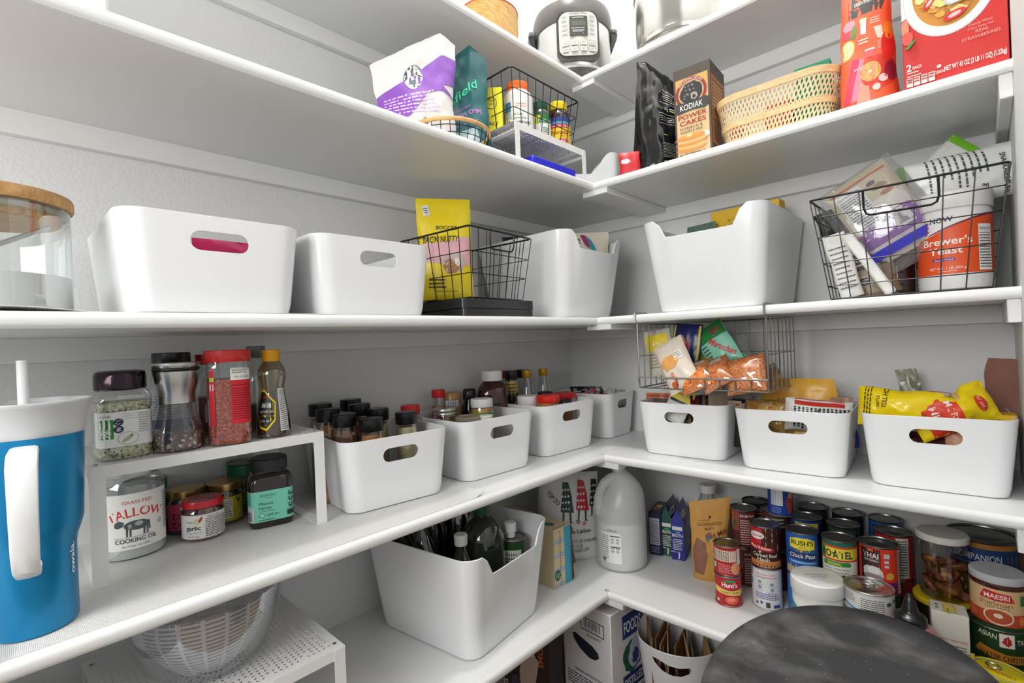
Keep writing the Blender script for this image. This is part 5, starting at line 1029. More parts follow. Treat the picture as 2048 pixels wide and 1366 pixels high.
# F : chips, pasta
c = Canvas(.01); c.text('For information and recipes', .0, .115, .0058, '4a3a14', w=.09, bold=.02, shear=.2); c.text('visit herdezfoods.com', .0, .104, .0055, 'b03a24', w=.075, shear=.2)
pk('large creased golden yellow seasoning bag standing in the middle right bin', 1592, 757, -.17, .185, .175, 'e0a838', c, 4, 0, -8, 9, d=.05, wob=.010, name='seasoning_bag', cat='bag')
pk('folded golden bag corner sticking up right of the big yellow bag', 1650, 768, -.13, .07, .15, 'd89c34', None, 30, 28, 0, 33, d=.02, wob=.012, name='seasoning_bag', cat='bag')
PAS = cells('pasta', ['e0b050', 'd09a3a', 'ecc878', 'c88c30', 'e8bc60'], 75, .5, 1.)
def clearwrap(t, p):
    mb = MB(); q_ = Pouch(p.w*1.06, p.h*1.04, p.d*1.12, p.kind, p.seed+3, wob=.006); q_.body(mb, glass('cello', 'f6f4ee', .12, .55, .08), 14, 16); o = mb.build('clear_wrapper', t, sharp=70); o.location = (0, 0, -.002)
q = F(1530, 800, -.22)
bag('pasta_bag', 'clear bag of small yellow pasta at the left of the middle right bin', 'bag', (q[0]+.012, -.225, zc+.045), .118, .118, .07, PAS, None, 'pillow', 13, rz=radians(5), extra=clearwrap, wob=.004)
c = Canvas(.008); c.rect(-.042, .02, -.028, .13, 'c8302a')
for i in range(14): c.lines(-.024, .018+i*.009, .036, .0245+i*.009, 1, '26262a', hfrac=.8, ragged=.25)
c.rect(-.020, .070, .036, .0735, '26262a')
q = F(1648, 800, -.25)
bag('noodle_bag', 'white and red bag with black fine print in the bin of golden bags', 'bag', (q[0]-.088, -.262, zc+.136), .085, .148, .055, foil('e6e6e2', .35), c, 'pillow', 16, rot=(radians(-14), radians(94), radians(3)), wob=.005)
pk('small blue and green packet corner at the back right of the middle right bin', 1672, 800, -.13, .07, .13, '2c4aa8', Canvas(.01).blob(.0, .11, .015, .012, '2f9a5a', 3), 10, -6, 0, 41, wob=.008)
pk('brown and white packet behind the noodle bag', 1668, 794, -.18, .08, .135, 'a88a72', Canvas(.01).blob(.0, .11, .018, .015, '5a7a6a', 6), -10, 0, 0, 43, wob=.009)
# G : baking
c = Canvas(.008); c.text('TOLL HOUSE', -.035, .060, .010, '2a2a10', w=.058, rot=pi, bold=.03); c.text('NESTLE', -.018, .045, .006, '2a2a10', w=.026, rot=pi, bold=.02); c.rect(.015, .080, .050, .112, 'e8e4e8'); c.bars(.020, .083, .046, .106); c.lines(.0, .120, .045, .150, 5, '5a5a1a'); c.lines(-.05, .012, .05, .03, 3, '3a3a14')
YG = foil('f0d414', .22)
bag('chocolate_chip_bag', 'plump bright yellow chocolate chip bag lying across the right end bin', 'bag', (1.056, -.268, zc+.168), .092, .155, .062, YG, c, 'pillow', 19, rot=(radians(6), radians(94), radians(3)), wob=.007)
c = Canvas(.008); c.poly([(-.05, .02), (.05, .02), (.05, .058), (.0, .070), (-.05, .055)], 'd83a20'); c.poly([(-.03, .060), (.05, .060), (.05, .085), (-.02, .085)], 'e04424'); c.text('MORSELS', .008, .064, .012, 'f6ece4', w=.07, bold=.03); c.text('MINI', .0, .035, .014, 'f6ece4', w=.045, bold=.03); c.blob(.0, .125, .018, .010, 'd83a20', 4, .1); c.text('Nestle', .0, .122, .007, 'f6ece4', w=.028)
t = bag('chocolate_chip_bag', 'yellow and red morsel bag closed with a tan rubber band', 'bag', (1.160, -.292, zc+.134), .088, .150, .045, YG, c, 'pillow', 24, rot=(radians(-18), radians(66), radians(4)), wob=.009, pinch=(.62, .35, .09), extra=lambda t, p: MB().tube([(.032*cos(a), .020*sin(a), .094) for a in [2*pi*i/24 for i in range(24)]], .0045, mat('c9a878', .6), 8, True).build('rubber_band', t))
c = Canvas(.02); c.rect(0, .0, .225, .035, 'd8883c')
carton('baking_box', 'long orange and red box at the back of the right end bin', 'box', (1.165, -.130, zc+.118), .225, .05, .056, 'c8362a', c, rz=radians(-1))
q = F(1960, 780, -.10)
t = bag('sugar_bag', 'long white and red bag lying at the back of the right end bin', 'bag', (1.165, -.085, zc+.158), .060, .165, .045, foil('e2dedc', .4), Canvas(.01).rect(-.03, .0, -.006, .165, 'c0242e').text('POWDERED SUGAR', .014, .085, .006, 'b04a50', w=.085, rot=pi/2), 'pillow', 27, rot=(0, radians(93), radians(-2)), wob=.003)
carton('baking_box', 'yellow box with a printed date at the right side of the right end bin', 'box', (1.288, -.215, zc+.118), .075, .05, .040, 'dcb41c', Canvas().text('01.11.20', .036, .022, .008, '3a3214', w=.042), rz=radians(2))
carton('baking_box', 'dark blue box with a round emblem between the yellow bags', 'box', (1.175, -.190, zc+.10), .075, .04, .062, '1c3458', Canvas().ell(.055, .05, .016, .010, '8a94a0').ell(.055, .05, .013, .008, '2a2420'), rz=radians(5))
bag('baking_bag', 'pinkish peach bag at the front right of the right end bin', 'bag', (1.212, -.262, zc+.090), .075, .105, .045, foil('d8a288', .4), None, 'pillow', 29, rot=(radians(-25), radians(88), radians(3)), wob=.006)
bag('baking_bag', 'dark maroon bag beneath the others in the right end bin, seen through its slot', 'bag', (1.10, -.230, zc+.055), .11, .19, .06, foil('5a2a30', .35), Canvas(.01).rect(-.04, .03, .0, .06, '8a4a54'), 'pillow', 30, rot=(0, radians(90), radians(4)), wob=.006)
pk('folded brown kraft paper bag standing at the right wall end of the bin', 2024, 718, -.10, .085, .17, '8f6456', None, -8, 4, 0, 35, d=.03, wob=.010, name='paper_bag', cat='bag', mm=mat('8f6456', .8))
pk('thin pale translucent packet corner sticking up behind the yellow bag', 1812, 738, -.07, .045, .12, 'b9b8a4', None, 0, -6, 0, 37, wob=.008, mm=glass('pale_packet', 'd8d6c4', .15, .4, .3, milky=.35, mcol='b9b8a4'))
# ------------------------------------------------------------------ wire basket hung under the eye-level shelf
t = thing('hanging_wire_basket', 'grey wire basket hooked under the eye-level shelf, holding lentil bags', 'basket', (.708, -.372, zz('3')-TH), 0)
WB, DB, HB2 = .358, .245, .196
def w3(pts, r=.0017, m=CHRW): return MB().tube(pts, r, m, 6)
for sx in (-1, 1):
    x = sx*WB/2; mb = MB()
    mb.tube([(x, .0, -HB2), (x, .0, -.004), (x, -.0125, -.002), (x, -.0125, TH+.0035), (x, .0, TH+.0042), (x, .060, TH+.0042)], .0024, CHRW, 8); mb.build('hook_wire', t)
    mb = MB(); mb.tube([(x, 0, -.006), (x, DB, -.006)], .0024, CHRW, 6); mb.tube([(x, 0, -HB2), (x, DB, -HB2)], .002, CHRW, 6); mb.tube([(x, 0, -HB2*.52), (x, DB, -HB2*.52)], .0014, CHRW, 6)
    for i in range(1, 8): y = DB*i/7; mb.tube([(x, y, -.006), (x, y, -HB2)], .0017, CHRW, 6)
    mb.build('side_grid', t)
mb = MB()
for z in (-.006, -HB2*.52, -HB2): mb.tube([(-WB/2, DB, z), (WB/2, DB, z)], .0020 if z != -HB2*.52 else .0014, CHRW, 6)
for i in range(1, 9): x = -WB/2+WB*i/9; mb.tube([(x, DB, -.006), (x, DB, -HB2)], .0015, CHRW, 6)
mb.build('back_grid', t)
mb = MB(); mb.tube([(-WB/2, 0, -HB2), (WB/2, 0, -HB2)], .002, CHRW, 6)
for i in range(10): x = -WB/2+WB*i/9; mb.tube([(x, DB, -HB2), (x, 0, -HB2), (x, -.006, -HB2+.030)], .0016, CHRW, 6)
mb.build('floor_grid', t)
MB().tube([(-WB/2-.001, -.006, -HB2+.031), (WB/2+.001, -.006, -HB2+.031)], .0026, mat('b5b4ae', .3, .9), 8).build('front_rail', t)
zh = zz('3')-TH-HB2+.003
ORL = cells('lentils', ['e07a24', 'd86818', 'ee9440', 'c85a14', 'e8853a', 'f0a050'], 260, .6, .5)
def lay(label, px, py, y, w, h, d, m, c, rot, seed=1, name='lentil_bag', kind='pillow', wrap=False, wob=.004, mback=None):
    q = PY(px, py, y); R = Euler([radians(a) for a in rot]).to_matrix(); cen = R @ Vector((0, 0, h/2))
    return bag(name, label, 'bag' if name != 'seasoning_packet' else 'packet', (q[0]-cen.x, q[1]-cen.y, q[2]-cen.z), w, h, d, m, c, kind, seed, rot=[radians(a) for a in rot], wob=wob, extra=clearwrap if wrap else None, nx=16, ny=18, mback=mback)
c = Canvas(.008); c.poly([(-.035, .075), (.035, .075), (.035, .128), (-.035, .128)], 'e0cc1c'); c.text('RIZO', .0, .085, .016, 'ecece6', w=.035, rot=-.3, bold=.04); c.lines(-.03, .02, .03, .07, 5, '9a8a70')
lay('yellow and clear packet at the left end of the hanging basket', 1318, 705, -.27, .085, .145, .022, foil('c9c6ba', .3), c, (-12, -8, 8), 51, 'seasoning_packet')
c = Canvas(.008); c.blob(-.015, .09, .018, .028, 'b86a5a', 3, .15); c.blob(.008, .085, .008, .02, 'c83a48', 5, .15); c.text('Knorr', .018, .08, .012, '6ab0d8', w=.05, rot=pi/2); c.rect(-.042, .0, -.036, .15, 'd8c83a'); c.rect(.036, .0, .042, .15, 'd8c83a'); c.poly([(-.02, .02), (.0, .035), (.02, .01), (-.02, .005)], 'c9c8d0')
lay('navy blue packet with a yellow edge standing in the hanging basket', 1372, 698, -.24, .090, .155, .020, foil('1a2468', .25), c, (-10, 5, 0), 52, 'seasoning_packet')
lay('olive green packet between the navy and the teal packets', 1408, 705, -.22, .075, .150, .018, foil('6a7a1c', .3), Canvas(.008).poly([(-.036, 0), (-.028, 0), (-.028, .15), (-.036, .15)], 'c8b82c').blob(.0, .09, .012, .008, 'd8d8d0', 3), (-8, -10, 0), 53, 'seasoning_packet')
c = Canvas(.008); c.rect(-.048, .125, .048, .17, '1f7a38'); c.text('Maruchan', .010, .085, .019, 'd83a34', w=.085, rot=-1.15+.2, bold=.04, shear=.2); c.lines(-.042, .02, -.02, .12, 9, '2a5a4a'); c.blob(.02, .145, .018, .012, '6a4a34', 6); c.blob(.03, .035, .010, .012, '2f9a5a', 7)
lay('green and aqua packet with red script, leaning at the back of the hanging basket', 1440, 702, -.235, .098, .172, .026, foil('8accb4', .28), c, (-10, -32, 0), 54, 'seasoning_packet')
lay('clear wrapper with green leaves beside the aqua packet', 1478, 712, -.20, .07, .12, .03, glass('cello2', 'eef2ee', .15, .5, .1, milky=.12), Canvas(.01).blob(.0, .07, .012, .010, '3a8a4a', 3).blob(.015, .05, .008, .01, '4a9a5a', 5), (-10, -20, 0), 55, 'seasoning_packet')
c = Canvas(.008); c.blob(-.01, .085, .030, .022, 'dca05a', 5); c.text('THAI', -.02, .040, .014, 'd8582c', w=.028, rot=-1.2, bold=.03); c.rect(.010, .085, .035, .112, 'e6e4de'); c.lines(.013, .089, .032, .108, 3, '6a6a6a'); c.blob(-.02, .02, .012, .01, 'd8582c', 8)
lay('clear pouch with orange lettering at the front left of the hanging basket', 1352, 730, -.345, .095, .155, .035, foil('dfd3c4', .25), c, (-16, -27, 4), 56)
for i, (px, py, w_, h_, rt, lb) in enumerate(((1396, 752, .095, .11, (-50, -24, 8), 'bag of orange lentils with its window up, left of the lentil bags'), (1432, 748, .085, .105, (-46, -30, 6), 'bag of orange lentils in the middle of the hanging basket'), (1492, 750, .100, .100, (-24, -12, -4), 'round-ended bag of orange lentils at the right front of the hanging basket'))):
    lay(lb, px, py, -.335 if i < 2 else -.345, w_, h_, .045, ORL, Canvas(.01).rect(-.03, .075, .03, .10, 'd8d0c0') if i < 2 else None, rt, 60+i, wrap=True)
lay('flat lentil bag end at the back right of the hanging basket', 1545, 752, -.22, .05, .11, .025, cells('lent2', ['d8a878', 'c8884a', 'e0b890'], 180), None, (-60, -60, 0), 66, wrap=True)
# ------------------------------------------------------------------ lowest shelf
z1 = zz('1')
tall_bin('tall white scooped bin full of oil bottles on the lowest shelf', (.390, -.8225, z1), 98, w=.285, d=.33, h=.250, tw=.345, td=.385)
zo = z1+.0045
DG = mat('10150f', .05, coat=.8, key='dark_oil_glass')
def oil(name, label, xy, prof, bm, lid, **k): return vessel(name, label, 'bottle', (xy[0], xy[1], zo), prof=prof, bm=bm, lid=lid, **k)
x, y, z = (0.3452, -0.8300, 0.8000); h = z-zo
oil('oil_bottle', 'large dark green oil bottle with a green cap, in the middle of the low bin', (.292, -.815), [(.050, 0), (.058, .004), (.060, .02), (.060, .190), (.056, .222), (.045, .249), (.030, .266), (.019, .276), (.018, .290)], mat('1a2618', .05, coat=1., key='green_oil'), (cap(.0215, .280, .308), mat('2c5a3c', .3), .006, 60), seg=48)
x, y, z = (0.3015, -0.8791, 0.7350); h = z-zo
oil('oil_bottle', 'clear bottle with a white cap at the front of the low bin', (.318, -.912), [(.034, 0), (.040, .004), (.041, .02), (.041, .12), (.036, .155), (.022, .200), (.0135, .222), (.0130, .240)], glass('clear_pet', 'd8d0b8', .10, .75, .03), (cap(.0168, .236, .262), mat('e9e9e7', .35), .004, 60), fill=(.15, mat('4a3c22', .2)))
oil('oil_bottle', 'clear long-necked bottle in the left part of the low bin', (.205, -.945), [(.034, 0), (.041, .004), (.042, .02), (.042, .17), (.036, .205), (.018, .240), (.0135, .260), (.0135, .325)], glass('clear_pet', '', 0, 0), (cap(.016, .32, .345), BLACKP), fill=(.16, mat('3a3018', .2)))
oil('oil_bottle', 'dark brown bottle at the back left of the low bin', (.115, -.955), [(.034, 0), (.040, .004), (.040, .20), (.018, .25), (.015, .29)], DG, (cap(.018, .285, .31), BLACKP))
oil('oil_bottle', 'dark bottle behind the large green one in the low bin', (.125, -.855), [(.034, 0), (.042, .004), (.042, .22), (.02, .27), (.016, .30)], DG, (cap(.019, .295, .32), mat('3a3a2c', .4)))
oil('oil_bottle', 'olive glass bottle against the back of the low bin', (.150, -.772), [(.034, 0), (.044, .004), (.044, .24), (.02, .285), (.017, .31)], glass('olive2', '7a7a48', .15, .7), (cap(.02, .305, .335), mat('4a5a3a', .4)), fill=(.22, mat('4a4a22', .3)))
c = Canvas(); c.rect(-.034, .05, .030, .182, '1c4a24'); c.rect(-.030, .06, .022, .174, 'ecebe4'); c.text('INGREDIENTS', -.005, .160, .0045, '22301c', w=.032, bold=.03); c.lines(-.027, .066, .019, .155, 11, '3a3a34')
c2 = Canvas(); c2.rect(-.10, .0, .10, .20, '2a5a30')
def spout(t): MB().lathe([(.013, .199), (.013, .212), (.0165, .213), (.0165, .237), (.014, .239), (0, .239)], mat('ecece9', .35), 32, T=Matrix.Translation((-.006, .002, 0))).build('cap', t)
t = tin('green oil tin with a small white cap at the right of the low bin', (.320, -.728, zo), .036, .200, mat('2c4a2c', .35), c, cat='tin', name='oil_tin', off=0, top=mat('9a9a98', .3, .9)); spout(t)
# baking cup box
c = Canvas(.01)
for i in range(8): c.rect(.001, .004+i*.0215, .046, .015+i*.0215, ('a9bcd0', 'd8cfa8')[i % 2])
c.rect(.046, .002, .077, .174, '3aa6c4')
rn = random.Random(3)
for i in range(19): c.ell(.026, .008+i*.0088, .0022, .0026, rn.choice(['c8322c', '2c7a4a', 'd8b030', '2a5a9a', 'd06a2a']))
c.ell(.010, .040, .013, .016, '1f6a5c'); c.text('12', .010, .033, .013, 'dfe8e0', w=.014, rot=0)
tc = Canvas(.01); tc.rect(.001, .001, .077, .268, 'd8c9a0'); tc.rect(.01, .14, .05, .19, '2a4a8a'); tc.blob(.03, .22, .02, .02, 'c8402c', 4); tc.blob(.045, .215, .008, .012, '3a2a2a', 6); tc.ell(.030, .045, .014, .016, '1f6a5c'); tc.text('12', .03, .038, .012, 'dfe8e0'); tc.rect(.05, .10, .07, .13, '5a8ab8')
for i in range(12): tc.ell(.004+i*.0064, .006, .0022, .0022, rn.choice(['c8322c', '2c7a4a', 'd8b030', '2a5a9a']))
t = carton('baking_cup_box', 'cream and turquoise box with a dotted edge, right of the low bin', 'box', (.205, -.530, z1), .078, .270, .176, 'd9cca4', c, None, tc, rz=radians(88), part='carton')
fl = [(-.135, .0), (-.142, .012), (-.140, .05), (-.150, .062), (-.141, .10), (-.138, .14), (-.144, .160), (-.136, .174), (-.05, .174), (-.05, 0)]
MB().prism(fl, .0392, .0408, mat('5c4636', .8), T=Matrix(((0, 0, 1, 0), (1, 0, 0, 0), (0, 1, 0, 0), (0, 0, 0, 1)))).build('torn_flap', t)
# rice bag
c = Canvas(.008)
c.text('TOP ZO', -.060, .200, .015, '1a1a1e', w=.055, rot=-.8, bold=.02)
def figure(x, y, col, k=1., s=1):
    c.poly([(x-.018*k, y), (x+.022*k, y-.004*k), (x+.018*k, y+.045*k), (x+.010*k, y+.085*k), (x-.008*k, y+.088*k), (x-.012*k, y+.045*k)], col); c.poly([(x-.012*k, y), (x-.006*k, y), (x-.010*k, y-.030*k), (x-.022*k, y-.034*k), (x-.014*k, y-.028*k)], '3a3a3a'); c.poly([(x+.008*k, y-.002), (x+.014*k, y-.002), (x+.013*k, y-.030*k), (x+.022*k, y-.034*k), (x+.008*k, y-.033*k)], '3a3a3a')
    for i in range(12): c.blob(x-.010*k+(i % 3)*.009*k, y+.008*k+(i//3)*.019*k, .0032*k, .004*k, 'd8d8d4', i+s, .4, 7)
figure(-.012, .160, '14423c', 1.1, 1); figure(.040, .165, 'b8202a', 1.1, 5); figure(.085, .175, '2a2a2c', 1.0, 9)
for (x, y, q_) in ((-.040, .128, '2a2a2c'), (.025, .128, '2a2a2c'), (.045, .122, 'c82a34')):
    for a in range(5): c.ell(x+.005*cos(a*1.257), y+.005*sin(a*1.257), .0024, .0024, q_)
c.text('Three', -.030, .092, .013, '1a2430', al='l', w=.042, bold=.02); c.text('Ladies', .02, .092, .013, '1a2430', al='l', w=.045, bold=.02); c.text('PRODUCT OF THAILAND', -.030, .062, .010, '1a2430', al='l', w=.12); c.text('NET WT. 5 LB', -.035, .043, .0095, '1a2430', al='l', w=.07, rot=.06); c.text('WWW.THREE.COM', -.028, .028, .0095, '1a2430', al='l', w=.085, rot=.08)
bag('rice_bag', 'large white rice bag with red and green dancing figures, leaning in the corner', 'bag', (.228, -.352, z1), .225, .285, .105, foil('dcdcda', .25), c, 'stand', 14, rz=radians(44), wob=.007, topw=.20)
# vinegar jug
JM = glass('milky_jug', 'eef0f0', .08, .35, .25, milky=.72, mcol='f6f8f8')
loc = (.396, -.296, z1); t = thing('vinegar_jug', 'one gallon frosted jug with a moulded handle, half full, at the shelf corner', 'jug', loc, toward(loc))
def jring(z, r, sx=0., sy=0., n=40): return [(sx+r*cos(2*pi*i/n), sy+r*sin(2*pi*i/n), z) for i in range(n)]
mb = MB(); rings_ = [jring(0, .068), jring(.003, .075), jring(.012, .080), jring(.06, .081), jring(.150, .081), jring(.185, .0795, .001), jring(.212, .0735, .006), jring(.236, .0655, .011), jring(.258, .055, .014), jring(.276, .043, .013), jring(.292, .031, .009), jring(.302, .022, .004), jring(.312, .0205, .0)]
vs = [v for r in rings_ for v in r]; n = 40
mb.add(vs, [(j*n+i, j*n+(i+1) % n, j*n+n+(i+1) % n, j*n+n+i) for j in range(len(rings_)-1) for i in range(n)]+[tuple(range(n-1, -1, -1)), tuple(range(len(vs)-n, len(vs)))], JM); mb.build('body', t)
hp = [(-.004, -.012, .286), (-.024, -.020, .284), (-.046, -.026, .270), (-.060, -.028, .248), (-.067, -.028, .222), (-.068, -.024, .195), (-.060, -.020, .172)]
MB().tube(hp, [.017, .0165, .0155, .0145, .015, .018, .022], JM, 16).build('handle', t)
MB().lathe([(.066, .004), (.074, .006), (.0785, .013), (.0792, .06), (.0792, .149), (0, .149)], mat('dfe3e2', .15), 40).build('vinegar', t)
MB().lathe(cap(.021, .305, .324), mat('e6e6e4', .35), 40).build('cap', t)
c = Canvas(); c.rect(-.072, .030, .0, .125, 'ececea'); c.text('VINEGAR', -.030, .130, .006, '5a6a72', w=.034); c.lines(-.070, .04, -.040, .118, 12, '6a7a7a'); c.rect(-.036, .114, -.004, .117, '1c1c20'); c.rect(-.036, .080, -.004, .083, '1c1c20'); c.bars(-.066, .032, -.052, .044, '3a3a3a')
for i in range(2):
    for j in range(4):
        c.ell(-.028+i*.016, .106-j*.0095-(.009 if j > 1 else 0), .0042, .0036, '3a3a3e'); c.ell(-.028+i*.016, .106-j*.0095-(.009 if j > 1 else 0), .0033, .0028, 'ececea'); c.lines(-.032+i*.016, .104-j*.0095-(.009 if j > 1 else 0), -.024+i*.016, .108-j*.0095-(.009 if j > 1 else 0), 1, '4a4a4e')
mb = MB(); c.on_cyl(mb, .0812); mb.build('label', t)
# three small cartons
def gable(label, loc, deg, w, d, h, col, c, tip, sc, topstrip='e6e0cc'):
    t = thing('seasoning_box', label, 'box', loc, radians(deg)); g = .045; mb = MB(); m = mat(col, .4)
    vs = [(-w/2, 0, 0), (w/2, 0, 0), (w/2, d, 0), (-w/2, d, 0), (-w/2, 0, h-g), (w/2, 0, h-g), (w/2, d, h-g), (-w/2, d, h-g), (0, 0, h), (0, d, h)]
    mb.add(vs, [(3, 2, 1, 0), (0, 1, 5, 8, 4), (2, 3, 7, 9, 6), (1, 2, 6, 5), (3, 0, 4, 7), (5, 6, 9, 8), (7, 4, 8, 9)], m, False)
    mb.add([(-.0006, -.001, h-.001), (.0006, -.001, h-.001), (.0006, d, h-.001), (-.0006, d, h-.001), (-.0006, -.001, h+.006), (.0006, -.001, h+.006), (.0006, d, h+.006), (-.0006, d, h+.006)], [(3, 2, 1, 0), (4, 5, 6, 7), (0, 1, 5, 4), (1, 2, 6, 5), (2, 3, 7, 6), (3, 0, 4, 7)], m, False); mb.build('carton', t)
    mb = MB(); c.on_plane(mb, (-w/2, 0, 0), (1, 0, 0), (0, 0, 1))
    if sc: sc.on_plane(mb, (w/2, 0, 0), (0, 1, 0), (0, 0, 1))
    k = Canvas(); k.rect(.02, .012, d-.05, .030, topstrip); k.ell(.010, .020, .007, .009, topstrip); k.lines(.03, .016, d-.055, .026, 1, '4a4a4a'); k.on_plane(mb, (w/2, 0, h-g), (0, 1, 0), (-w/2, 0, g)); mb.build('printed_face', t); return t
def gcan(col, acc, a, b):
    c = Canvas(); 
    for r in (.016, .012, .008, .004): c.ell(.020, .125, r, r*1.4, acc, 20); c.ell(.020, .125, r-.001, r*1.4-.0014, col, 20)
    c.rect(.004, .098, .036, .110, 'dfe2dc'); c.rect(.014, .088, .028, .094, a); c.text(b, .020, .076, .010, 'f0f0ea', w=.034, bold=.03); c.lines(.005, .032, .036, .070, 7, 'e6e6e0'); c.text('~', .012, .022, .012, 'f0f0ea', w=.03); c.poly([(.022, .024), (.027, .024), (.024, .004), (.021, .004)], 'e8e8ea'); return c
s_ = Canvas(); s_.nutri(.01, .03, .09, .11, 'b9bcc4', '22263a')
gable('small blue gabled seasoning box beside the flax bag', (.530, -.166, z1), 14, .042, .115, .170, '1c2a86', gcan('1c2a86', '3a4aa8', '4a9ac8', 'BROTH'), None, s_)
gable('small dark green gabled seasoning box between the navy and blue ones', (.486, -.158, z1), 13, .040, .125, .168, '0f4a40', gcan('0f4a40', '2c6a5c', '3a9a4a', 'BROTH'), None, None)
c = Canvas(); c.nutri(.003, .035, .036, .125, 'b9bcc4', '22263a'); c.lines(.004, .008, .034, .03, 3, '8a8fb0')
t = carton('seasoning_box', 'navy box with white nutrition print, nearest the vinegar jug', 'box', (.442, -.118, z1), .042, .120, .145, '1c2348', c, Canvas().blob(.02, .075, .012, .012, '3a7a3a', 3).blob(.02, .045, .013, .013, 'c8602c', 5).blob(.025, .10, .01, .008, 'd8502c', 7), Canvas().rect(.003, .006, .039, .114, '3a4048').rect(.008, .03, .03, .09, 'b8743c').rect(.012, .06, .028, .075, 'e6dccc'), rz=radians(12))
vessel('storage_bottle', 'clear ribbed bottle with a white cap behind the flax bag', 'bottle', (.605, -.090, z1), prof=[(.03, 0), (.036, .003), (.037, .16), (.030, .20), (.024, .215), (.0235, .222)], fill=(.08, cells('coarse', ['7a8a84', '5f6f6a', 'a9b8b0'], 150)), lid=(cap(.027, .220, .245), mat('e0e0de', .35), .004, 70))
# flax meal bag
c = Canvas(.008); KR = 'c9964a'
c.poly([(-.040, .02), (-.014, .02), (-.004, .08), (-.012, .12), (-.036, .135), (-.045, .10)], '8e5f4a'); c.text("Bob's", .0, .160, .008, '4a3a2c', w=.024, rot=.2, bold=.03); c.text('Red Mill', .020, .138, .015, '6a2a2a', w=.058, rot=.3, bold=.03); c.blob(-.004, .138, .006, .014, '5a6a8a', 4); c.blob(.0, .147, .005, .004, 'c04a3a', 6); c.ell(.022, .112, .006, .007, '3a3a7a'); c.lines(-.035, .172, .04, .182, 2, '6a4a2a'); c.ell(.0, .198, .003, .004, '2a1c10'); c.lines(-.03, .188, .0, .192, 1, '6a4a2a'); c.text('wt', .018, .092, .009, '5a3a2a', w=.016)
bag('flax_bag', 'tan paper bag with a brown seed window standing left of the can stacks', 'bag', (.652, -.225, z1), .108, .250, .055, mat(KR, .6, bump=.25, bs=50), c, 'stand', 17, rot=(0, radians(3), radians(24)), wob=.004, topw=.118, botw=.085, top=lambda u: .240+.014*u)
# ---- cans
IN = ['e8e6e0', '222222']
def band(c, R, z0, z1_, col): c.rect(-pi*R*.62, z0, pi*R*.62, z1_, col)
Hc, Rc = .1108, .0378
def stack_z(n): return z1+.0002+n*(Hc+.0003)
MEAT = cells('hash', ['7a2f28', 'a85a44', '5a2420', 'd8b888', '8a3a30', '6a2a26', 'c89a70', '4a1f1c'], 110, .5, .2)
c = Canvas(); band(c, Rc, .003, .108, '4a1c18'); c.rect(-.040, .050, -.018, .106, '9a4a34'); c.raw([(-.038, .05), (-.018, .05), (-.018, .104), (-.038, .104)], [(0, 1, 2, 3)], MEAT); c.rect(-.017, .006, .030, .104, '6a2428'); c.lines(-.014, .01, .027, .085, 11, 'd8c0b8'); c.text('BAR BEEF Chunk', .006, .092, .006, 'f0e4de', w=.040, bold=.03); c.blob(-.030, .070, .006, .010, '2a5a3a', 3)
chil = lambda nm, off: None
tin('upper brown chili can in the stack beside the flax bag', (.745, -.178, stack_z(1)), Rc, Hc, mat('4a1c18', .4), c, off=8)
tin('lower brown chili can in the stack beside the flax bag', (.745, -.178, stack_z(0)), Rc, Hc, mat('5a201c', .4), c, off=20)
# tomato sauce (small)
Rs, Hs = .0345, .0815
c = Canvas(); band(c, Rs, .003, .079, 'b01c26'); c.rect(-.045, .040, .024, .070, 'e0d8c4'); c.lines(-.042, .043, .004, .067, 6, '4a4038', ragged=.05); c.rect(.026, .032, .040, .074, 'e8e6e2'); c.bars(.028, .036, .038, .070, vert=True); c.lines(-.025, .008, .012, .034, 6, 'e8a0a0'); c.rect(-.044, .018, -.032, .032, 'b9d0c0'); c.ell(.022, .022, .013, .015, 'e8d8c0'); c.ell(.022, .022, .011, .013, 'd8743a'); c.blob(.020, .022, .006, .008, 'e8a060', 3)
tin('small tomato sauce can turned to its nutrition label, upper of the front pair', (.748, -.322, z1+.0822), Rs, Hs, mat('b01c26', .4), c, off=0)
c = Canvas(); band(c, Rs, .003, .079, 'b81c24'); c.text("Hunt's", .002, .053, .0125, 'f4f0ec', w=.040, bold=.05); c.poly([(-.016, .068), (-.008, .073), (.012, .073), (.020, .068), (.012, .066), (-.008, .066)], '3a8a4a'); c.poly([(-.043, .036), (.034, .030), (.043, .036), (.043, .047), (.0, .044), (-.043, .052)], 'e6cc6a'); c.text('Tomato Sauce', .002, .0365, .0075, '3a2a1c', w=.050, bold=.01); c.ell(.008, .018, .024, .013, '8a1418'); c.ell(.008, .019, .019, .011, 'e05a48'); c.blob(.006, .021, .011, .005, 'f08a78', 4); c.ell(-.030, .014, .005, .005, '2c7a3c'); c.ell(-.030, .014, .004, .004, 'e0e8d8')
tin('small tomato sauce can with its red front label, lower of the front pair', (.748, -.322, z1+.0002), Rs, Hs, mat('b81c24', .4), c, off=2)
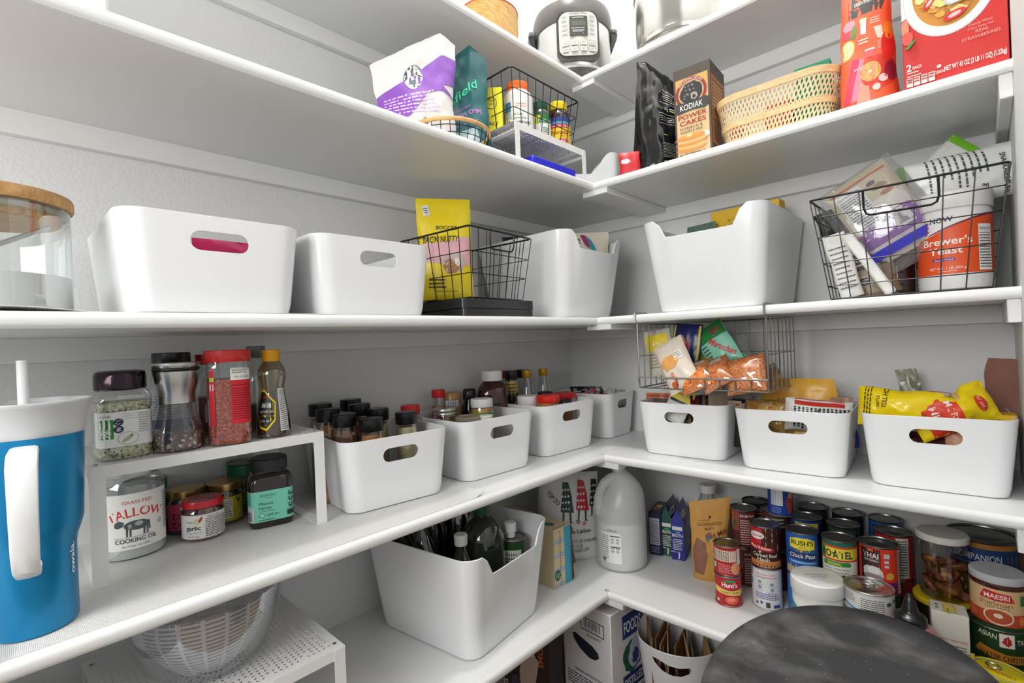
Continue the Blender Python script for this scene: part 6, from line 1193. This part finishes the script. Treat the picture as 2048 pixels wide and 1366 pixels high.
# corned beef hash
c = Canvas(); band(c, Rc, .003, .108, '3a1a14'); c.raw([(-.045, .048), (.048, .048), (.048, .106), (-.045, .106)], [], MEAT); c.rect(-.045, .046, .050, .107, '8a3a2c')
c.items.pop()
c.items.append(([(-.045+.0155*i, y) for y in (.046, .107) for i in range(7)], [(i, i+1, 8+i, 7+i) for i in range(6)], MEAT, c.k)); c.k += 1
c.rect(-.045, .003, .050, .022, 'c8824a'); c.rect(-.045, .020, .050, .048, '3a1a14'); c.poly([(-.045, .064), (-.010, .064), (-.006, .105), (-.045, .105)], 'c01f2a'); c.ell(-.022, .086, .021, .011, '2a6a4a'); c.ell(-.022, .086, .0195, .0098, 'f0ece6'); c.text('Hormel', -.022, .082, .0085, 'b01f2a', w=.032, bold=.04, shear=.15); c.poly([(-.045, .052), (.018, .044), (.020, .054), (-.045, .068)], 'c8202a'); c.text('Mary Kitchen', -.014, .0515, .0075, 'f2ece8', w=.054, rot=-.1, bold=.03); c.poly([(-.018, .046), (-.010, .046), (-.014, .038)], 'e8c8b8')
c.text('Corned Beef', -.002, .031, .0090, 'f0e8dc', w=.062, bold=.02); c.text('Hash', -.006, .020, .0090, 'f0e8dc', w=.030, bold=.02)
for i in range(8): c.rect(-.035+i*.009, .006, -.032+i*.009, .011, '5a2a14')
tin('corned beef hash can with a dark brown label, upper of its stack', (.833, -.272, stack_z(1)), Rc, Hc, mat('4a2018', .4), c, off=0)
c = Canvas(); band(c, Rc, .003, .108, 'dcdcdc'); c.rect(-.052, .085, -.040, .107, '3a5aa8'); c.rect(-.050, .058, -.042, .076, '3a8ac0'); c.text('Discover more', -.002, .092, .0055, 'c04048', w=.048, shear=.2); c.lines(-.026, .084, .030, .089, 1, 'c04048')
for x_, y_ in ((-.018, .074), (.012, .070), (-.018, .060), (.012, .056)): c.blob(x_, y_, .005, .004, '7a9ab0', int(900*y_), .3); c.lines(x_-.010, y_-.009, x_+.010, y_-.006, 1, 'c87070')
c.lines(-.030, .028, .030, .046, 4, '3a4a9a'); c.poly([(-.022, .014), (-.030, .012), (-.028, .022)], '2a3a7a'); c.poly([(-.016, .014), (-.010, .020), (-.018, .024)], '2a3a7a'); c.rect(-.004, .008, .006, .022, '4a4a4a'); c.rect(.014, .008, .032, .016, '2a3a9a')
tin('white-labelled can of hash turned to its fine print, lower of its stack', (.833, -.272, stack_z(0)), Rc, Hc, mat('dcdcdc', .4), c, off=0)
# chick peas
def bush(nm1, col='1f5aa8'):
    c = Canvas(); band(c, Rc, .003, .108, col); c.rect(-.046, .003, .046, .022, 'd8b070'); c.items.append(([(-.046+.0153*i, y) for y in (.003, .028) for i in range(7)], [(i, i+1, 8+i, 7+i) for i in range(6)], cells('peas', ['e0b878', 'cfa05c', 'ecd09a', 'b88848'], 95, .5, .4), c.k)); c.k += 1
    c.poly([(-.030, .072), (-.030, .094), (-.012, .099), (.012, .099), (.030, .092), (.030, .070), (.0, .068)], 'e6d43a'); c.poly([(-.028, .074), (-.028, .092), (-.012, .097), (.012, .097), (.028, .090), (.028, .072), (.0, .070)], 'eada3c'); c.text("BUSH'S", .0, .080, .0125, '1c2a24', w=.052, bold=.05); c.text('BEST', .0, .0725, .0045, '1c2a24', w=.014)
    c.poly([(-.036, .044), (.036, .040), (.036, .060), (-.036, .064)], '1a3468'); c.text(nm1, .0, .048, .0105, 'e9ecf0', w=.062, bold=.02, shear=.12); c.poly([(-.034, .034), (.036, .032), (.036, .038), (-.034, .041)], '3a8ac8'); c.text('GARBANZO BEANS', .0, .0345, .0042, 'e9ecf0', w=.056)
    for i, q_ in enumerate(['3a9a4a', 'd84a2c', 'e8c83a', 'c83a5a', '3a9a4a', 'd8a03a']): c.ell(-.014+i*.0058, .065+(i % 2)*.002, .0026, .0022, q_)
    return c
tin('blue chick pea can with a yellow emblem, upper of its stack', (.920, -.262, stack_z(1)), Rc, Hc, mat('1f5aa8', .4), bush('Chick Peas'), off=0)
tin('blue bean can under the chick peas, half hidden by the white-lidded tub', (.920, -.262, stack_z(0)), Rc, Hc, mat('2a6ab8', .4), bush('Great Northern', '2a6ab8'), off=12)
c = Canvas(); band(c, Rc, .003, .108, 'e6e4dc'); band(c, Rc, .098, .108, '1c6a54'); band(c, Rc, .093, .098, 'c8442c'); c.rect(-.048, .066, .048, .093, 'e8d83a'); band(c, Rc, .062, .066, 'c8342c'); c.rect(-.048, .066, -.030, .093, '3a8a4a'); c.text('RO★TEL', -.004, .070, .0175, '1c2a4a', w=.070, bold=.06); c.poly([(-.036, .048), (.024, .050), (.028, .055), (.022, .061), (-.036, .061)], '3a8a3c'); c.text('ORIGINAL', -.010, .0515, .0065, 'e8e44a', w=.032, bold=.03); c.text('DICED TOMATOES &', -.004, .040, .0048, '22302c', w=.055); c.text('GREEN CHILIES', -.004, .032, .0048, '22302c', w=.048)
c.blob(.020, .014, .020, .012, 'b83a2a', 3); c.blob(.030, .018, .010, .010, 'd86a4a', 5); c.blob(.010, .020, .007, .010, '4a7a3a', 6)
tin('diced tomato can with a white, yellow and red label, upper of its stack', (1.003, -.262, stack_z(1)), Rc, Hc, mat('e6e4dc', .4), c, off=-4)
tin('tomato can at the foot of the stack behind the white-lidded tub', (1.003, -.262, stack_z(0)), Rc, Hc, mat('a83a2c', .4), None, off=0)
def thai(off=0):
    c = Canvas(); band(c, .0405, .003, .108, 'd83a20'); c.rect(-.038, .022, .006, .104, '17171a'); c.text('THAI', -.014, .082, .0125, 'f0efe8', w=.032, bold=.03); c.text('KITCHEN', -.013, .074, .0055, 'f0efe8', w=.028); c.rect(-.020, .098, -.008, .103, 'd86a2c'); c.blob(-.010, .048, .021, .017, 'd8cdc4', 4, .1, 20); c.blob(-.008, .053, .013, .009, 'f0eae6', 6, .15); c.ell(-.010, .038, .020, .008, '9a8a84'); c.blob(.024, .044, .009, .009, 'e0a84a', 7); c.rect(.012, .086, .024, .096, 'b8c8c8'); c.rect(.013, .074, .022, .081, 'c8d0d8'); c.rect(.013, .064, .022, .070, 'c8d0d8'); c.rect(.006, .003, .044, .030, '7a1f6a'); c.poly([(-.040, .003), (.006, .003), (.006, .022), (-.04, .030)], 'c8642a'); c.rect(.044, .003, .062, .104, 'd8d6d0'); c.lines(.046, .006, .060, .100, 14, '2a2a2a', ragged=.05); return c
tin('coconut milk can with a black and red label, front of its pair', (1.080, -.242, stack_z(1)), .0405, Hc, mat('c8341f', .4), thai(), off=-4)
tin('green can under the front coconut milk can', (1.080, -.242, stack_z(0)), .0405, Hc, mat('1f4a34', .4), Canvas().rect(-.04, .07, .04, .1, '2f6a3c').text('BEANS', 0, .08, .012, 'e0d8b0', w=.05), off=-10)
tin('red can with white fine print, right behind the front coconut milk can', (1.098, -.138, stack_z(1)), .040, Hc, mat('a82424', .4), Canvas().rect(.012, .006, .040, .104, 'c9c8c4').lines(.014, .01, .038, .10, 14, '2a2a2a', ragged=.05).rect(-.04, .003, .012, .10, 'b02a24'), off=-12)
tin('red can below the one with white fine print', (1.098, -.138, stack_z(0)), .040, Hc, mat('7a2424', .4), None)
for (x_, y_, n_, col, lb) in ((.752, -.092, 1, '15170f', 'dark-lidded can at the back left of the cans, by the wall'), (.822, -.140, 1, '6a2a24', 'brown can peeping between the chili and hash stacks'), (.905, -.150, 1, '1c3a7a', 'dark blue can behind the chick peas'), (.992, -.150, 1, '123028', 'dark green can behind the diced tomatoes'), (.898, -.050, 1, '2a2a34', 'can in the back row left of centre, against the wall'), (.985, -.052, 1, '16222a', 'can in the back row behind the dark green one'), (1.070, -.048, 1, '2060b0', 'blue-rimmed can in the back row, left of the clear canister')):
    dk = BLACKP if n_ and lb.startswith('dark-lidded') else CANTOP
    c = Canvas(); band(c, Rc, .03, .08, 'c9c2b0') if False else c.rect(-.03, .06, .03, .10, 'c8b83a' if 'blue can behind' in lb else '3a3a3a'); c.lines(-.025, .065, .025, .095, 3, 'd8d0c0')
    tin(lb, (x_, y_, stack_z(1)), Rc, Hc, mat(col, .4), c, top=dk)
    tin('lower can under the '+lb.split(',')[0].replace('dark-lidded can', 'dark-lidded one'), (x_, y_, stack_z(0)), Rc, Hc, mat(col, .4), None)
c = Canvas(); band(c, .033, .003, .085, '1f3f9a'); c.rect(-.026, .030, .006, .084, 'e2e4ea'); c.bars(-.022, .036, .002, .080, vert=True); c.lines(-.024, .008, .004, .026, 4, '8a9ad8'); c.blob(.026, .035, .012, .030, 'a84a3a', 5); c.blob(.030, .06, .010, .012, 'd8a890', 7); c.rect(-.040, 0, .040, .003, 'd8c83a')
tin('short blue can with a barcode, third up on the brown can at the back', (.846, -.170, stack_z(2)), .033, .088, mat('1f3f9a', .4), c, off=0)
# probiotic tub, tuna, sauce, box
c = Canvas(); R9 = .0535; c.poly([(-.075, 0), (.075, 0), (.075, .060), (.04, .056), (.0, .060), (-.04, .070), (-.075, .085)], '1a8a90'); c.text('Physician', .0, .045, .0095, 'eef4f2', w=.042, bold=.02); c.text('Probiotic', -.012, .024, .016, 'eef4f2', w=.075, bold=.02); c.blob(.046, .082, .012, .004, 'c9c4b0', 3)
vessel('powder_tub', 'white-lidded tub with a teal label in front of the blue cans', 'tub', (.972, -.353, z1), prof=[(.047, 0), (.052, .003), (.0535, .010), (.0535, .105), (.048, .116)], bm=mat('e2e3df', .35), lid=(cap(.0565, .115, .148, .003), mat('eeeeeb', .35), .004, 110), can=c, cr=.0536, cz=.006, off=0, seg=56, extra=lambda t: (lambda mb, k: (k.text('BEST BY 07 MAR 2026', 0, .004, .0058, '5a5a5a', w=.050, rot=.35), k.text('LOT 3A 2285', .004, -.006, .0050, '5a5a5a', w=.034, rot=.35), k.on_plane(mb, (0, 0, .1482), (1, 0, 0), (0, 1, 0)), mb.build('date_print', t)))(MB(), Canvas()))
for n_, lb in ((0, 'lowest tuna tin of the three, hidden behind the black lid'), (1, 'tuna tin in the middle of the three, under the ring-pull one'), (2, 'white and blue tuna tin with a ring pull, topmost of three')):
    c = Canvas(); c.rect(-.075, .002, .075, .046, 'd9d9d5'); c.poly([(-.075, .020), (-.02, .008), (-.02, .003), (-.075, .014)], '3a8ac8'); c.rect(-.018, .005, .044, .040, 'e4e4e0'); c.lines(-.016, .007, .030, .038, 7, '2a2a30', ragged=.05); c.lines(-.062, .022, -.024, .042, 6, '6a6a70'); c.blob(.040, .028, .006, .005, '4a5a6a', 3); c.blob(.058, .032, .006, .003, '4a5a6a', 5)
    tin(lb, (1.072, -.338, z1+.0002+n_*.0505), .0485, .050, mat('d9d9d5', .4), c, name='tuna_tin', ringpull=(n_ == 2), top=STEEL)
c = Canvas(); c.rect(-.05, .0, .05, .062, 'e2e2de'); c.lines(-.04, .01, .04, .055, 7, '3a3a3a')
vessel('sauce_bottle', 'squeeze bottle of pink-brown sauce with a black pointed cap', 'bottle', (1.150, -.386, z1), prof=[(.034, 0), (.040, .003), (.042, .010), (.042, .087), (.041, .100), (.034, .112), (.022, .118)], ax=1.12, ay=.85, bm=mat('9a6a66', .3, coat=.3), lid=([(.0275, .112), (.0285, .114), (.0285, .128), (.026, .132), (.020, .135), (.0165, .138), (.0145, .143), (.0095, .162), (.005, .175), (.0035, .176), (0, .176)], BLACKP, .0), can=c, cr=.0415, cz=.014, off=2)
c = Canvas(); c.text('BEST BEFORE', .034, .078, .0048, 'c8502c', w=.045); c.lines(.012, .02, .058, .072, 9, '5a5248'); c.rect(.060, .050, .066, .064, 'd8c83a')
tc = Canvas(); tc.rect(.020, .004, .042, .046, 'd8c04a'); tc.rect(.024, .008, .038, .042, 'e4d070'); tc.text('CHAI', .031, .010, .006, '2a2214', w=.024, rot=pi/2) ; tc.lines(.008, .012, .014, .04, 2, '4a4a44')
carton('tea_carton', 'small cream carton with a gold top label beside the squeeze bottle', 'box', (1.208, -.316, z1), .060, .052, .136, 'dcd9cf', c, None, tc, rz=radians(8))
# canister with jerky on a yellow-lidded jar
YL = mat('e0c41c', .4)
vessel('deli_jar', 'dark filled jar with a wide yellow lid under the clear canister', 'jar', (1.194, -.175, z1), prof=[(.046, 0), (.051, .003), (.052, .092)], bm=glass('clear_plastic', '', 0, 0), fill=(.085, mat('3a2c24', .5)), lid=(cap(.0585, .090, .103, .003), YL, .0, 64))
vessel('jerky_canister', 'tall clear canister of brown jerky pieces with a white lid', 'canister', (1.194, -.175, z1+.1035), prof=[(.042, 0), (.045, .003), (.0462, .137)], bm=glass('clear_plastic', '', 0, 0), lid=(cap(.0495, .134, .149, .003), mat('dedbd0', .4), 0, 64),
    extra=lambda t: [MB().box(-.006-rn.random()*.006, -.006, -.018-rn.random()*.010, .008, .006, .022, cells('jerky', ['7a4624', '94602e', '5c3218', 'a8743c', '6a3a1c'], 60, .45, .4), T=Matrix.Translation((rn.uniform(-.026, .026), rn.uniform(-.030, .026), .022+.012*(k//5))) @ Euler((rn.uniform(-1, 1), rn.uniform(-1.4, 1.4), rn.uniform(-1, 1))).to_matrix().to_4x4(), bev=.003).build('jerky_piece', t) for k in range(26)])
c = Canvas(.01); c.rect(-.10, .0, .10, .150, 'a8742c'); c.rect(-.088, .118, .088, .162, '1c3a6a'); c.rect(-.088, .112, .088, .118, '9a2434'); c.text('COMPANION', -.006, .134, .0155, 'c9ccd0', w=.088, bold=.01); c.lines(-.045, .122, .045, .129, 1, '7a9ac8')
for i in range(7): c.blob(-.06+i*.02, .075+(i % 3)*.014, .007, .004, '5a3414', i)
tin('low can under the large gold and blue can', (1.262, -.074, z1), .064, .055, mat('6a6a60', .5), None)
tin('large gold can with a dark blue band, right end of the lowest shelf', (1.262, -.074, z1+.0555), .068, .178, mat('a8742c', .35), c, off=-4)
c = Canvas(); c.rect(-.060, .0, .060, .112, '17401f'); c.text('ASIAN', -.028, .085, .0105, 'e6e4d8', w=.030, bold=.02, rot=-.08); c.rect(-.009, .070, .015, .098, 'e8e4e0'); c.blob(.003, .084, .008, .009, 'b8242c', 4, .4); c.text('TASTE', .034, .078, .0105, 'e6e4d8', w=.030, bold=.02); c.poly([(-.050, .052), (-.040, .066), (.0, .056), (.055, .054), (.055, .036), (.0, .040), (-.044, .048)], 'c8842c'); c.text('WATER CHESTNUTS', .004, .043, .0095, '2a1c10', w=.092, bold=.02, rot=-.04); c.rect(-.05, .004, .05, .030, '2a5a2a')
tin('dark green water chestnut can under the curry paste jar', (1.282, -.240, z1), .0495, .104, mat('17401f', .4), c, off=14)
c = Canvas(); c.rect(-.062, 0, .062, .074, 'dcb88a'); c.poly([(-.026, .052), (-.018, .070), (.024, .066), (.030, .050), (.0, .050)], 'c8242a'); c.text('MAESRI', .002, .0545, .0095, 'f0e8e0', w=.040, bold=.04); c.text('น้ำพริกเผา', .0, .040, .008, '7a3a1c', w=.052); c.text('CHILI PASTE', .002, .034, .0045, '5a3420', w=.04); c.rect(-.062, 0, .062, .026, 'b84a2c'); c.ell(.004, .018, .024, .017, 'e8d0b8'); c.ell(.004, .018, .021, .014, 'b8502c'); c.blob(.004, .020, .007, .005, 'ecd8c8', 3); c.rect(.040, .045, .054, .066, '3a7a3a')
c.blob(-.045, .015, .012, .012, 'd8603a', 6); c.blob(.046, .014, .012, .010, 'e8804a', 8)
vessel('curry_jar', 'jar of red chili paste with a pale lid on the water chestnut can', 'jar', (1.286, -.240, z1+.1042), prof=[(.038, 0), (.0435, .003), (.0448, .010), (.0448, .085), (.042, .094)], bm=mat('4a2418', .1, coat=.4), lid=(cap(.0460, .093, .108, .003), mat('c4c8cc', .4), 0, 64), can=c, cr=.0449, cz=.008, off=-6)
tin('plain low tin under the yellow oval fish tin', (1.284, -.345, z1), .042, .0255, mat('b8b8b4', .4), None, name='fish_tin')
t = thing('sardine_tin', 'oval yellow fish tin with a ring pull, far right of the lowest shelf', 'can', (1.284, -.345, z1+.026), radians(-20))
MB().lathe([(.040, 0), (.045, .001), (.046, .003), (.045, .022), (.0465, .024), (.045, .0245), (.043, .0225), (0, .0225)], mat('e6d41c', .35), 48, ax=1.0, ay=.78).build('body', t)
mb = MB(); k = Canvas(.01, eps=5e-5); k.ell(0, 0, .040, .030, '3a9ac8', 40); k.ell(0, 0, .038, .028, 'e8d81c', 40); k.text('SARDINES', .004, -.012, .009, 'c8302a', w=.045, bold=.03); k.on_plane(mb, (0, 0, .0225), (1, 0, 0), (0, 1, 0)); mb.build('printed_face', t)
MB().tube([(.012*cos(a)-.012, .008*sin(a)+.006, .0248) for a in [2*pi*i/16 for i in range(16)]], .0016, STEEL, 6, True).build('ring_pull', t)
# ------------------------------------------------------------------ low left: riser, salad spinner
riser('white perforated riser on the lowest shelf under the salad spinner bowl', (.401, -1.440, z1+.0005), 90, .342, .325, .1885, 5)
zs = z1+.1898; loc = (.252, -1.452, zs); t = thing('salad_spinner', 'clear salad spinner bowl with a white slotted inner basket, on the low riser', 'salad spinner', loc)
MB().lathe([(0, .0005), (.062, .0005), (.072, .003), (.090, .020), (.106, .050), (.118, .090), (.124, .130), (.1245, .1335)], glass('bowl_clear', 'eef0f2', .12, .7, .03, milky=.06), 64, cap=False).build('outer_bowl', t)
mb = MB(); SB = mat('d6d8dc', .35); rows = 15; n = 72
pr = lambda f: .058+.052*sin(min(1, f*1.05)*pi/2)**.9
MB().lathe([(0, .010), (.056, .010), (.058, .012)], SB, n, cap=False).build('basket_floor', t)
for j in range(rows):
    a, b = j/rows, (j+.55)/rows; za, zb_ = .012+.112*a, .012+.112*b
    vs = [(pr(q)*cos(2*pi*i/n), pr(q)*sin(2*pi*i/n), zq) for q, zq in ((a, za), (b, zb_)) for i in range(n)]
    mb.add(vs, [(i, (i+1) % n, n+(i+1) % n, n+i) for i in range(n)], SB)
for i in range(20):
    a0 = 2*pi*i/20; mb.add([v for q in [k/8 for k in range(9)] for v in ((pr(q)*cos(a0-.03)*1.003, pr(q)*sin(a0-.03)*1.003, .012+.112*q), (pr(q)*cos(a0+.03)*1.003, pr(q)*sin(a0+.03)*1.003, .012+.112*q))], [(2*k, 2*k+1, 2*k+3, 2*k+2) for k in range(8)], SB)
mb.build('inner_basket', t)
carton('flat_case', 'dark blue-grey flat case under the low riser', 'case', (.27, -1.42, z1), .20, .20, .062, '2c3440', rz=radians(84), bev=.004)
small_bin('white bin at the far left of the lowest shelf, beside the low riser', (.418, -1.770, z1), 90, w=.235, d=.27, h=.195)
# ------------------------------------------------------------------ on the floor
c = Canvas(.02); NB = '262a52'; c.rect(.075, .345, .165, .385, NB); c.rect(.078, .348, .162, .382, 'dcdce0'); c.bars(.088, .356, .152, .380, NB); c.text('0 41500 00032', .12, .349, .006, NB, w=.06); c.text('5% ACIDITY', .125, .330, .008, NB, w=.055, bold=.03)
c.poly([(.040, .318), (.052, .323), (.120, .306), (.140, .294), (.143, .280), (.128, .268), (.105, .266), (.070, .280), (.046, .300)], '1c2434')
for i, y_ in enumerate((.195, .130, .065)): c.text(('OPENING INSTRUCTIONS', 'RECYCLING INSTRUCTIONS', 'WELCOME TO VINEGAR')[i], .10, y_+.012, .0075, NB, w=.115, bold=.03); c.lines(.015, y_-.040, .175, y_+.004, 5, '4a4a70')
s_ = Canvas(.02); s_.rect(.055, .330, .16, .400, '1c3a78'); s_.text('FOODS', .105, .345, .034, 'f0f0f2', w=.085, bold=.04); s_.blob(.10, .270, .045, .050, '1c5a3a', 4, .12, 18); s_.blob(.112, .272, .030, .042, 'b9c0cc', 6, .2, 18); s_.blob(.115, .262, .018, .026, '2a3a7a', 7, .3); s_.rect(.050, .175, .16, .222, '1c2a6a'); s_.text('DISTILLED', .105, .186, .024, 'dfe4f0', w=.095, bold=.03); s_.text('VINAGRE BLANCO', .105, .150, .016, '1c2a6a', w=.10, bold=.03); s_.lines(.06, .132, .15, .142, 1, '3a3a5a'); s_.ell(.040, .120, .010, .014, '2a8a4a'); s_.ell(.040, .120, .007, .010, 'd8d8de'); s_.text('Organic', .10, .095, .020, '2a7a3c', w=.08, bold=.03); s_.lines(.05, .07, .15, .085, 1, '3a3a5a')
carton('vinegar_box', 'tall white carton with blue print, a barcode and a dark hand hole, on the floor', 'box', (.384, -.398, .0), .19, .175, .425, 'd2d2d6', c, s_, rz=radians(-5), bev=.002)
c = Canvas(.02); c.poly([(.06, .10), (.10, .12), (.13, .26), (.09, .30), (.06, .22)], 'b9a9a4'); c.poly([(.09, .03), (.13, .04), (.12, .14), (.08, .12)], 'c9bab4'); c.blob(.045, .17, .02, .03, '4a3a5a', 4); c.blob(.14, .13, .02, .05, '5a3a6a', 6); c.blob(.05, .10, .015, .02, '3a2a4a', 7); c.text('COOKIES', .016, .12, .016, 'd8d0cc', w=.11, rot=pi/2, bold=.03); c.text('SMORES', .145, .30, .018, 'b86a3a', w=.11, rot=pi/2, bold=.03); c.text('DARK', .115, .31, .018, 'e0dcd8', w=.08, rot=pi/2, bold=.03)
carton('cookie_box', 'dark brown box with pale marshmallow pictures, left of the vinegar carton', 'box', (.222, -.560, .0), .165, .09, .385, '2a1c1c', c, rz=radians(12))
BW = mat('d4d6da', .25)
t = thing('waste_bin', 'oval white bin with a crescent hand slot, stuffed with paper bags, on the floor', 'bin', (.617, -.365, .004), radians(24))
n = 56; mb = MB(); vs = []; lv = [(0, .070, .058), (.01, .076, .062), (.15, .092, .076), (.36, .116, .098), (.362, .1145, .0965), (.15, .0895, .0735), (.012, .073, .059)]
def brim(z, a): return z+(.045*max(0, sin(a))**1.0 if z > .3 else 0.)
for (z, a_, b_) in lv:
    for i in range(n): a = 2*pi*i/n; vs.append((a_*cos(a), b_*sin(a), brim(z, a)))
mb.add(vs, [(j*n+i, j*n+(i+1) % n, j*n+n+(i+1) % n, j*n+n+i) for j in range(6) for i in range(n)]+[tuple(range(n-1, -1, -1)), tuple(range(6*n, 7*n))], BW); ob = mb.build('body', t)
cr = [(-.052, .018), (-.045, .004), (-.025, -.012), (.0, -.018), (.025, -.016), (.045, -.006), (.052, .006), (.046, .012), (.02, .008), (-.01, .010), (-.035, .018)]
cu = MB().prism(cr, 0, .2, BW, T=Matrix.Translation((-.018, 0, .318)) @ Matrix.Rotation(pi/2, 4, 'X')).build('cutter'); ob.parent = None; cut(ob, cu); ob.parent = t
rn = random.Random(11)
for i in range(9):
    xx = -.075+i*.019; m = mat(rn.choice(['a9835c', '96714c', 'b8946c', '7c5c3e']), .85)
    MB().box(-.010, -.055, 0, -.007+rn.random()*.004, .055, .33+rn.random()*.05, m, bev=.0008).build('paper_bag', loc=(.617+xx*cos(radians(24))+.004, -.365+xx*sin(radians(24)), .014), rot=(rn.uniform(-.06, .06), rn.uniform(-.12, .12), radians(24)+rn.uniform(-.25, .25)), label='folded brown paper bag standing in the oval white bin', cat='bag', group='folded paper bags in the white bin')
# black oval bin with a dusty lid
t = thing('trash_can', 'large black oval can with a scuffed dusty lid, in the right foreground', 'trash can', (1.128, -.858, 0))
def dusty():
    m = bpy.data.materials.new('scuffed_black'); m.use_nodes = True; nt = m.node_tree; b = nt.nodes['Principled BSDF']
    t = nt.nodes.new('ShaderNodeTexCoord'); mp = nt.nodes.new('ShaderNodeMapping'); n1 = nt.nodes.new('ShaderNodeTexNoise'); n2 = nt.nodes.new('ShaderNodeTexNoise'); v = nt.nodes.new('ShaderNodeTexVoronoi')
    mp.inputs['Scale'].default_value = (1, 1.6, 1); mp.inputs['Rotation'].default_value = (0, 0, .6); n1.inputs['Scale'].default_value = 9; n1.inputs['Detail'].default_value = 6; n2.inputs['Scale'].default_value = 60; n2.inputs['Detail'].default_value = 4; v.inputs['Scale'].default_value = 95
    r1 = nt.nodes.new('ShaderNodeMapRange'); r1.inputs['From Min'].default_value = .48; r1.inputs['From Max'].default_value = .78; r1.inputs['To Max'].default_value = .62
    r2 = nt.nodes.new('ShaderNodeMapRange'); r2.inputs['From Min'].default_value = .13; r2.inputs['From Max'].default_value = .03; r2.inputs['To Max'].default_value = .8
    s1 = nt.nodes.new('ShaderNodeSeparateColor'); gt = nt.nodes.new('ShaderNodeMath'); gt.operation = 'GREATER_THAN'; gt.inputs[1].default_value = .62; ml = nt.nodes.new('ShaderNodeMath'); ml.operation = 'MULTIPLY'; ad = nt.nodes.new('ShaderNodeMath'); ad.use_clamp = True
    mx = nt.nodes.new('ShaderNodeMix'); mx.data_type = 'RGBA'; mx.inputs['A'].default_value = (*lin('2a2a2c'), 1); mx.inputs['B'].default_value = (*lin('a9a7a2'), 1); mu = nt.nodes.new('ShaderNodeMath'); mu.operation = 'MULTIPLY'
    L = nt.links.new; L(t.outputs['Object'], mp.inputs[0]); L(mp.outputs[0], n1.inputs['Vector']); L(t.outputs['Object'], n2.inputs['Vector']); L(t.outputs['Object'], v.inputs['Vector'])
    L(n1.outputs['Fac'], r1.inputs['Value']); L(v.outputs['Distance'], r2.inputs['Value']); L(v.outputs['Color'], s1.inputs[0]); L(s1.outputs[0], gt.inputs[0]); L(gt.outputs[0], ml.inputs[0]); L(r2.outputs[0], ml.inputs[1]); L(r1.outputs[0], mu.inputs[0]); L(n2.outputs['Fac'], mu.inputs[1]); L(mu.outputs[0], ad.inputs[0]); L(ml.outputs[0], ad.inputs[1])
    L(ad.outputs[0], mx.inputs['Factor']); L(mx.outputs['Result'], b.inputs['Base Color']); b.inputs['Roughness'].default_value = .42; return m
DM = dusty(); n = 96
def oval(rings_, m, name, capb=True, capt=True):
    mb = MB(); vs = [(a_*cos(2*pi*i/n), b_*sin(2*pi*i/n), z) for (z, a_, b_) in rings_ for i in range(n)]; k = len(rings_)
    fs = [(j*n+i, j*n+(i+1) % n, j*n+n+(i+1) % n, j*n+n+i) for j in range(k-1) for i in range(n)]
    if capb: fs.append(tuple(range(n-1, -1, -1)))
    if capt: fs.append(tuple(range((k-1)*n, k*n)))
    mb.add(vs, fs, m); return mb.build(name, t)
A_, B_ = .196, .283
oval([(0, .155, .235), (.01, .16, .24), (.55, A_-.012, B_-.012), (.640, A_-.004, B_-.004)], mat('1c1c1e', .35), 'body')
oval([(.612, A_-.004, B_-.004), (.616, A_+.012, B_+.012), (.628, A_+.014, B_+.014), (.632, A_-.004, B_-.004)], mat('17171a', .25), 'rim', False, False)
oval([(.655, A_-.010, B_-.010), (.660, A_, B_), (.690, A_, B_), (.6965, A_-.003, B_-.003), (.6995, A_-.009, B_-.009), (.7000, A_-.044, B_-.054), (.6955, A_-.050, B_-.061), (.6935, A_-.060, B_-.072), (.6935, .004, .004)], DM, 'lid')
oval([(.640, A_-.012, B_-.012), (.656, A_-.012, B_-.012)], BLACKP, 'neck', False, False)
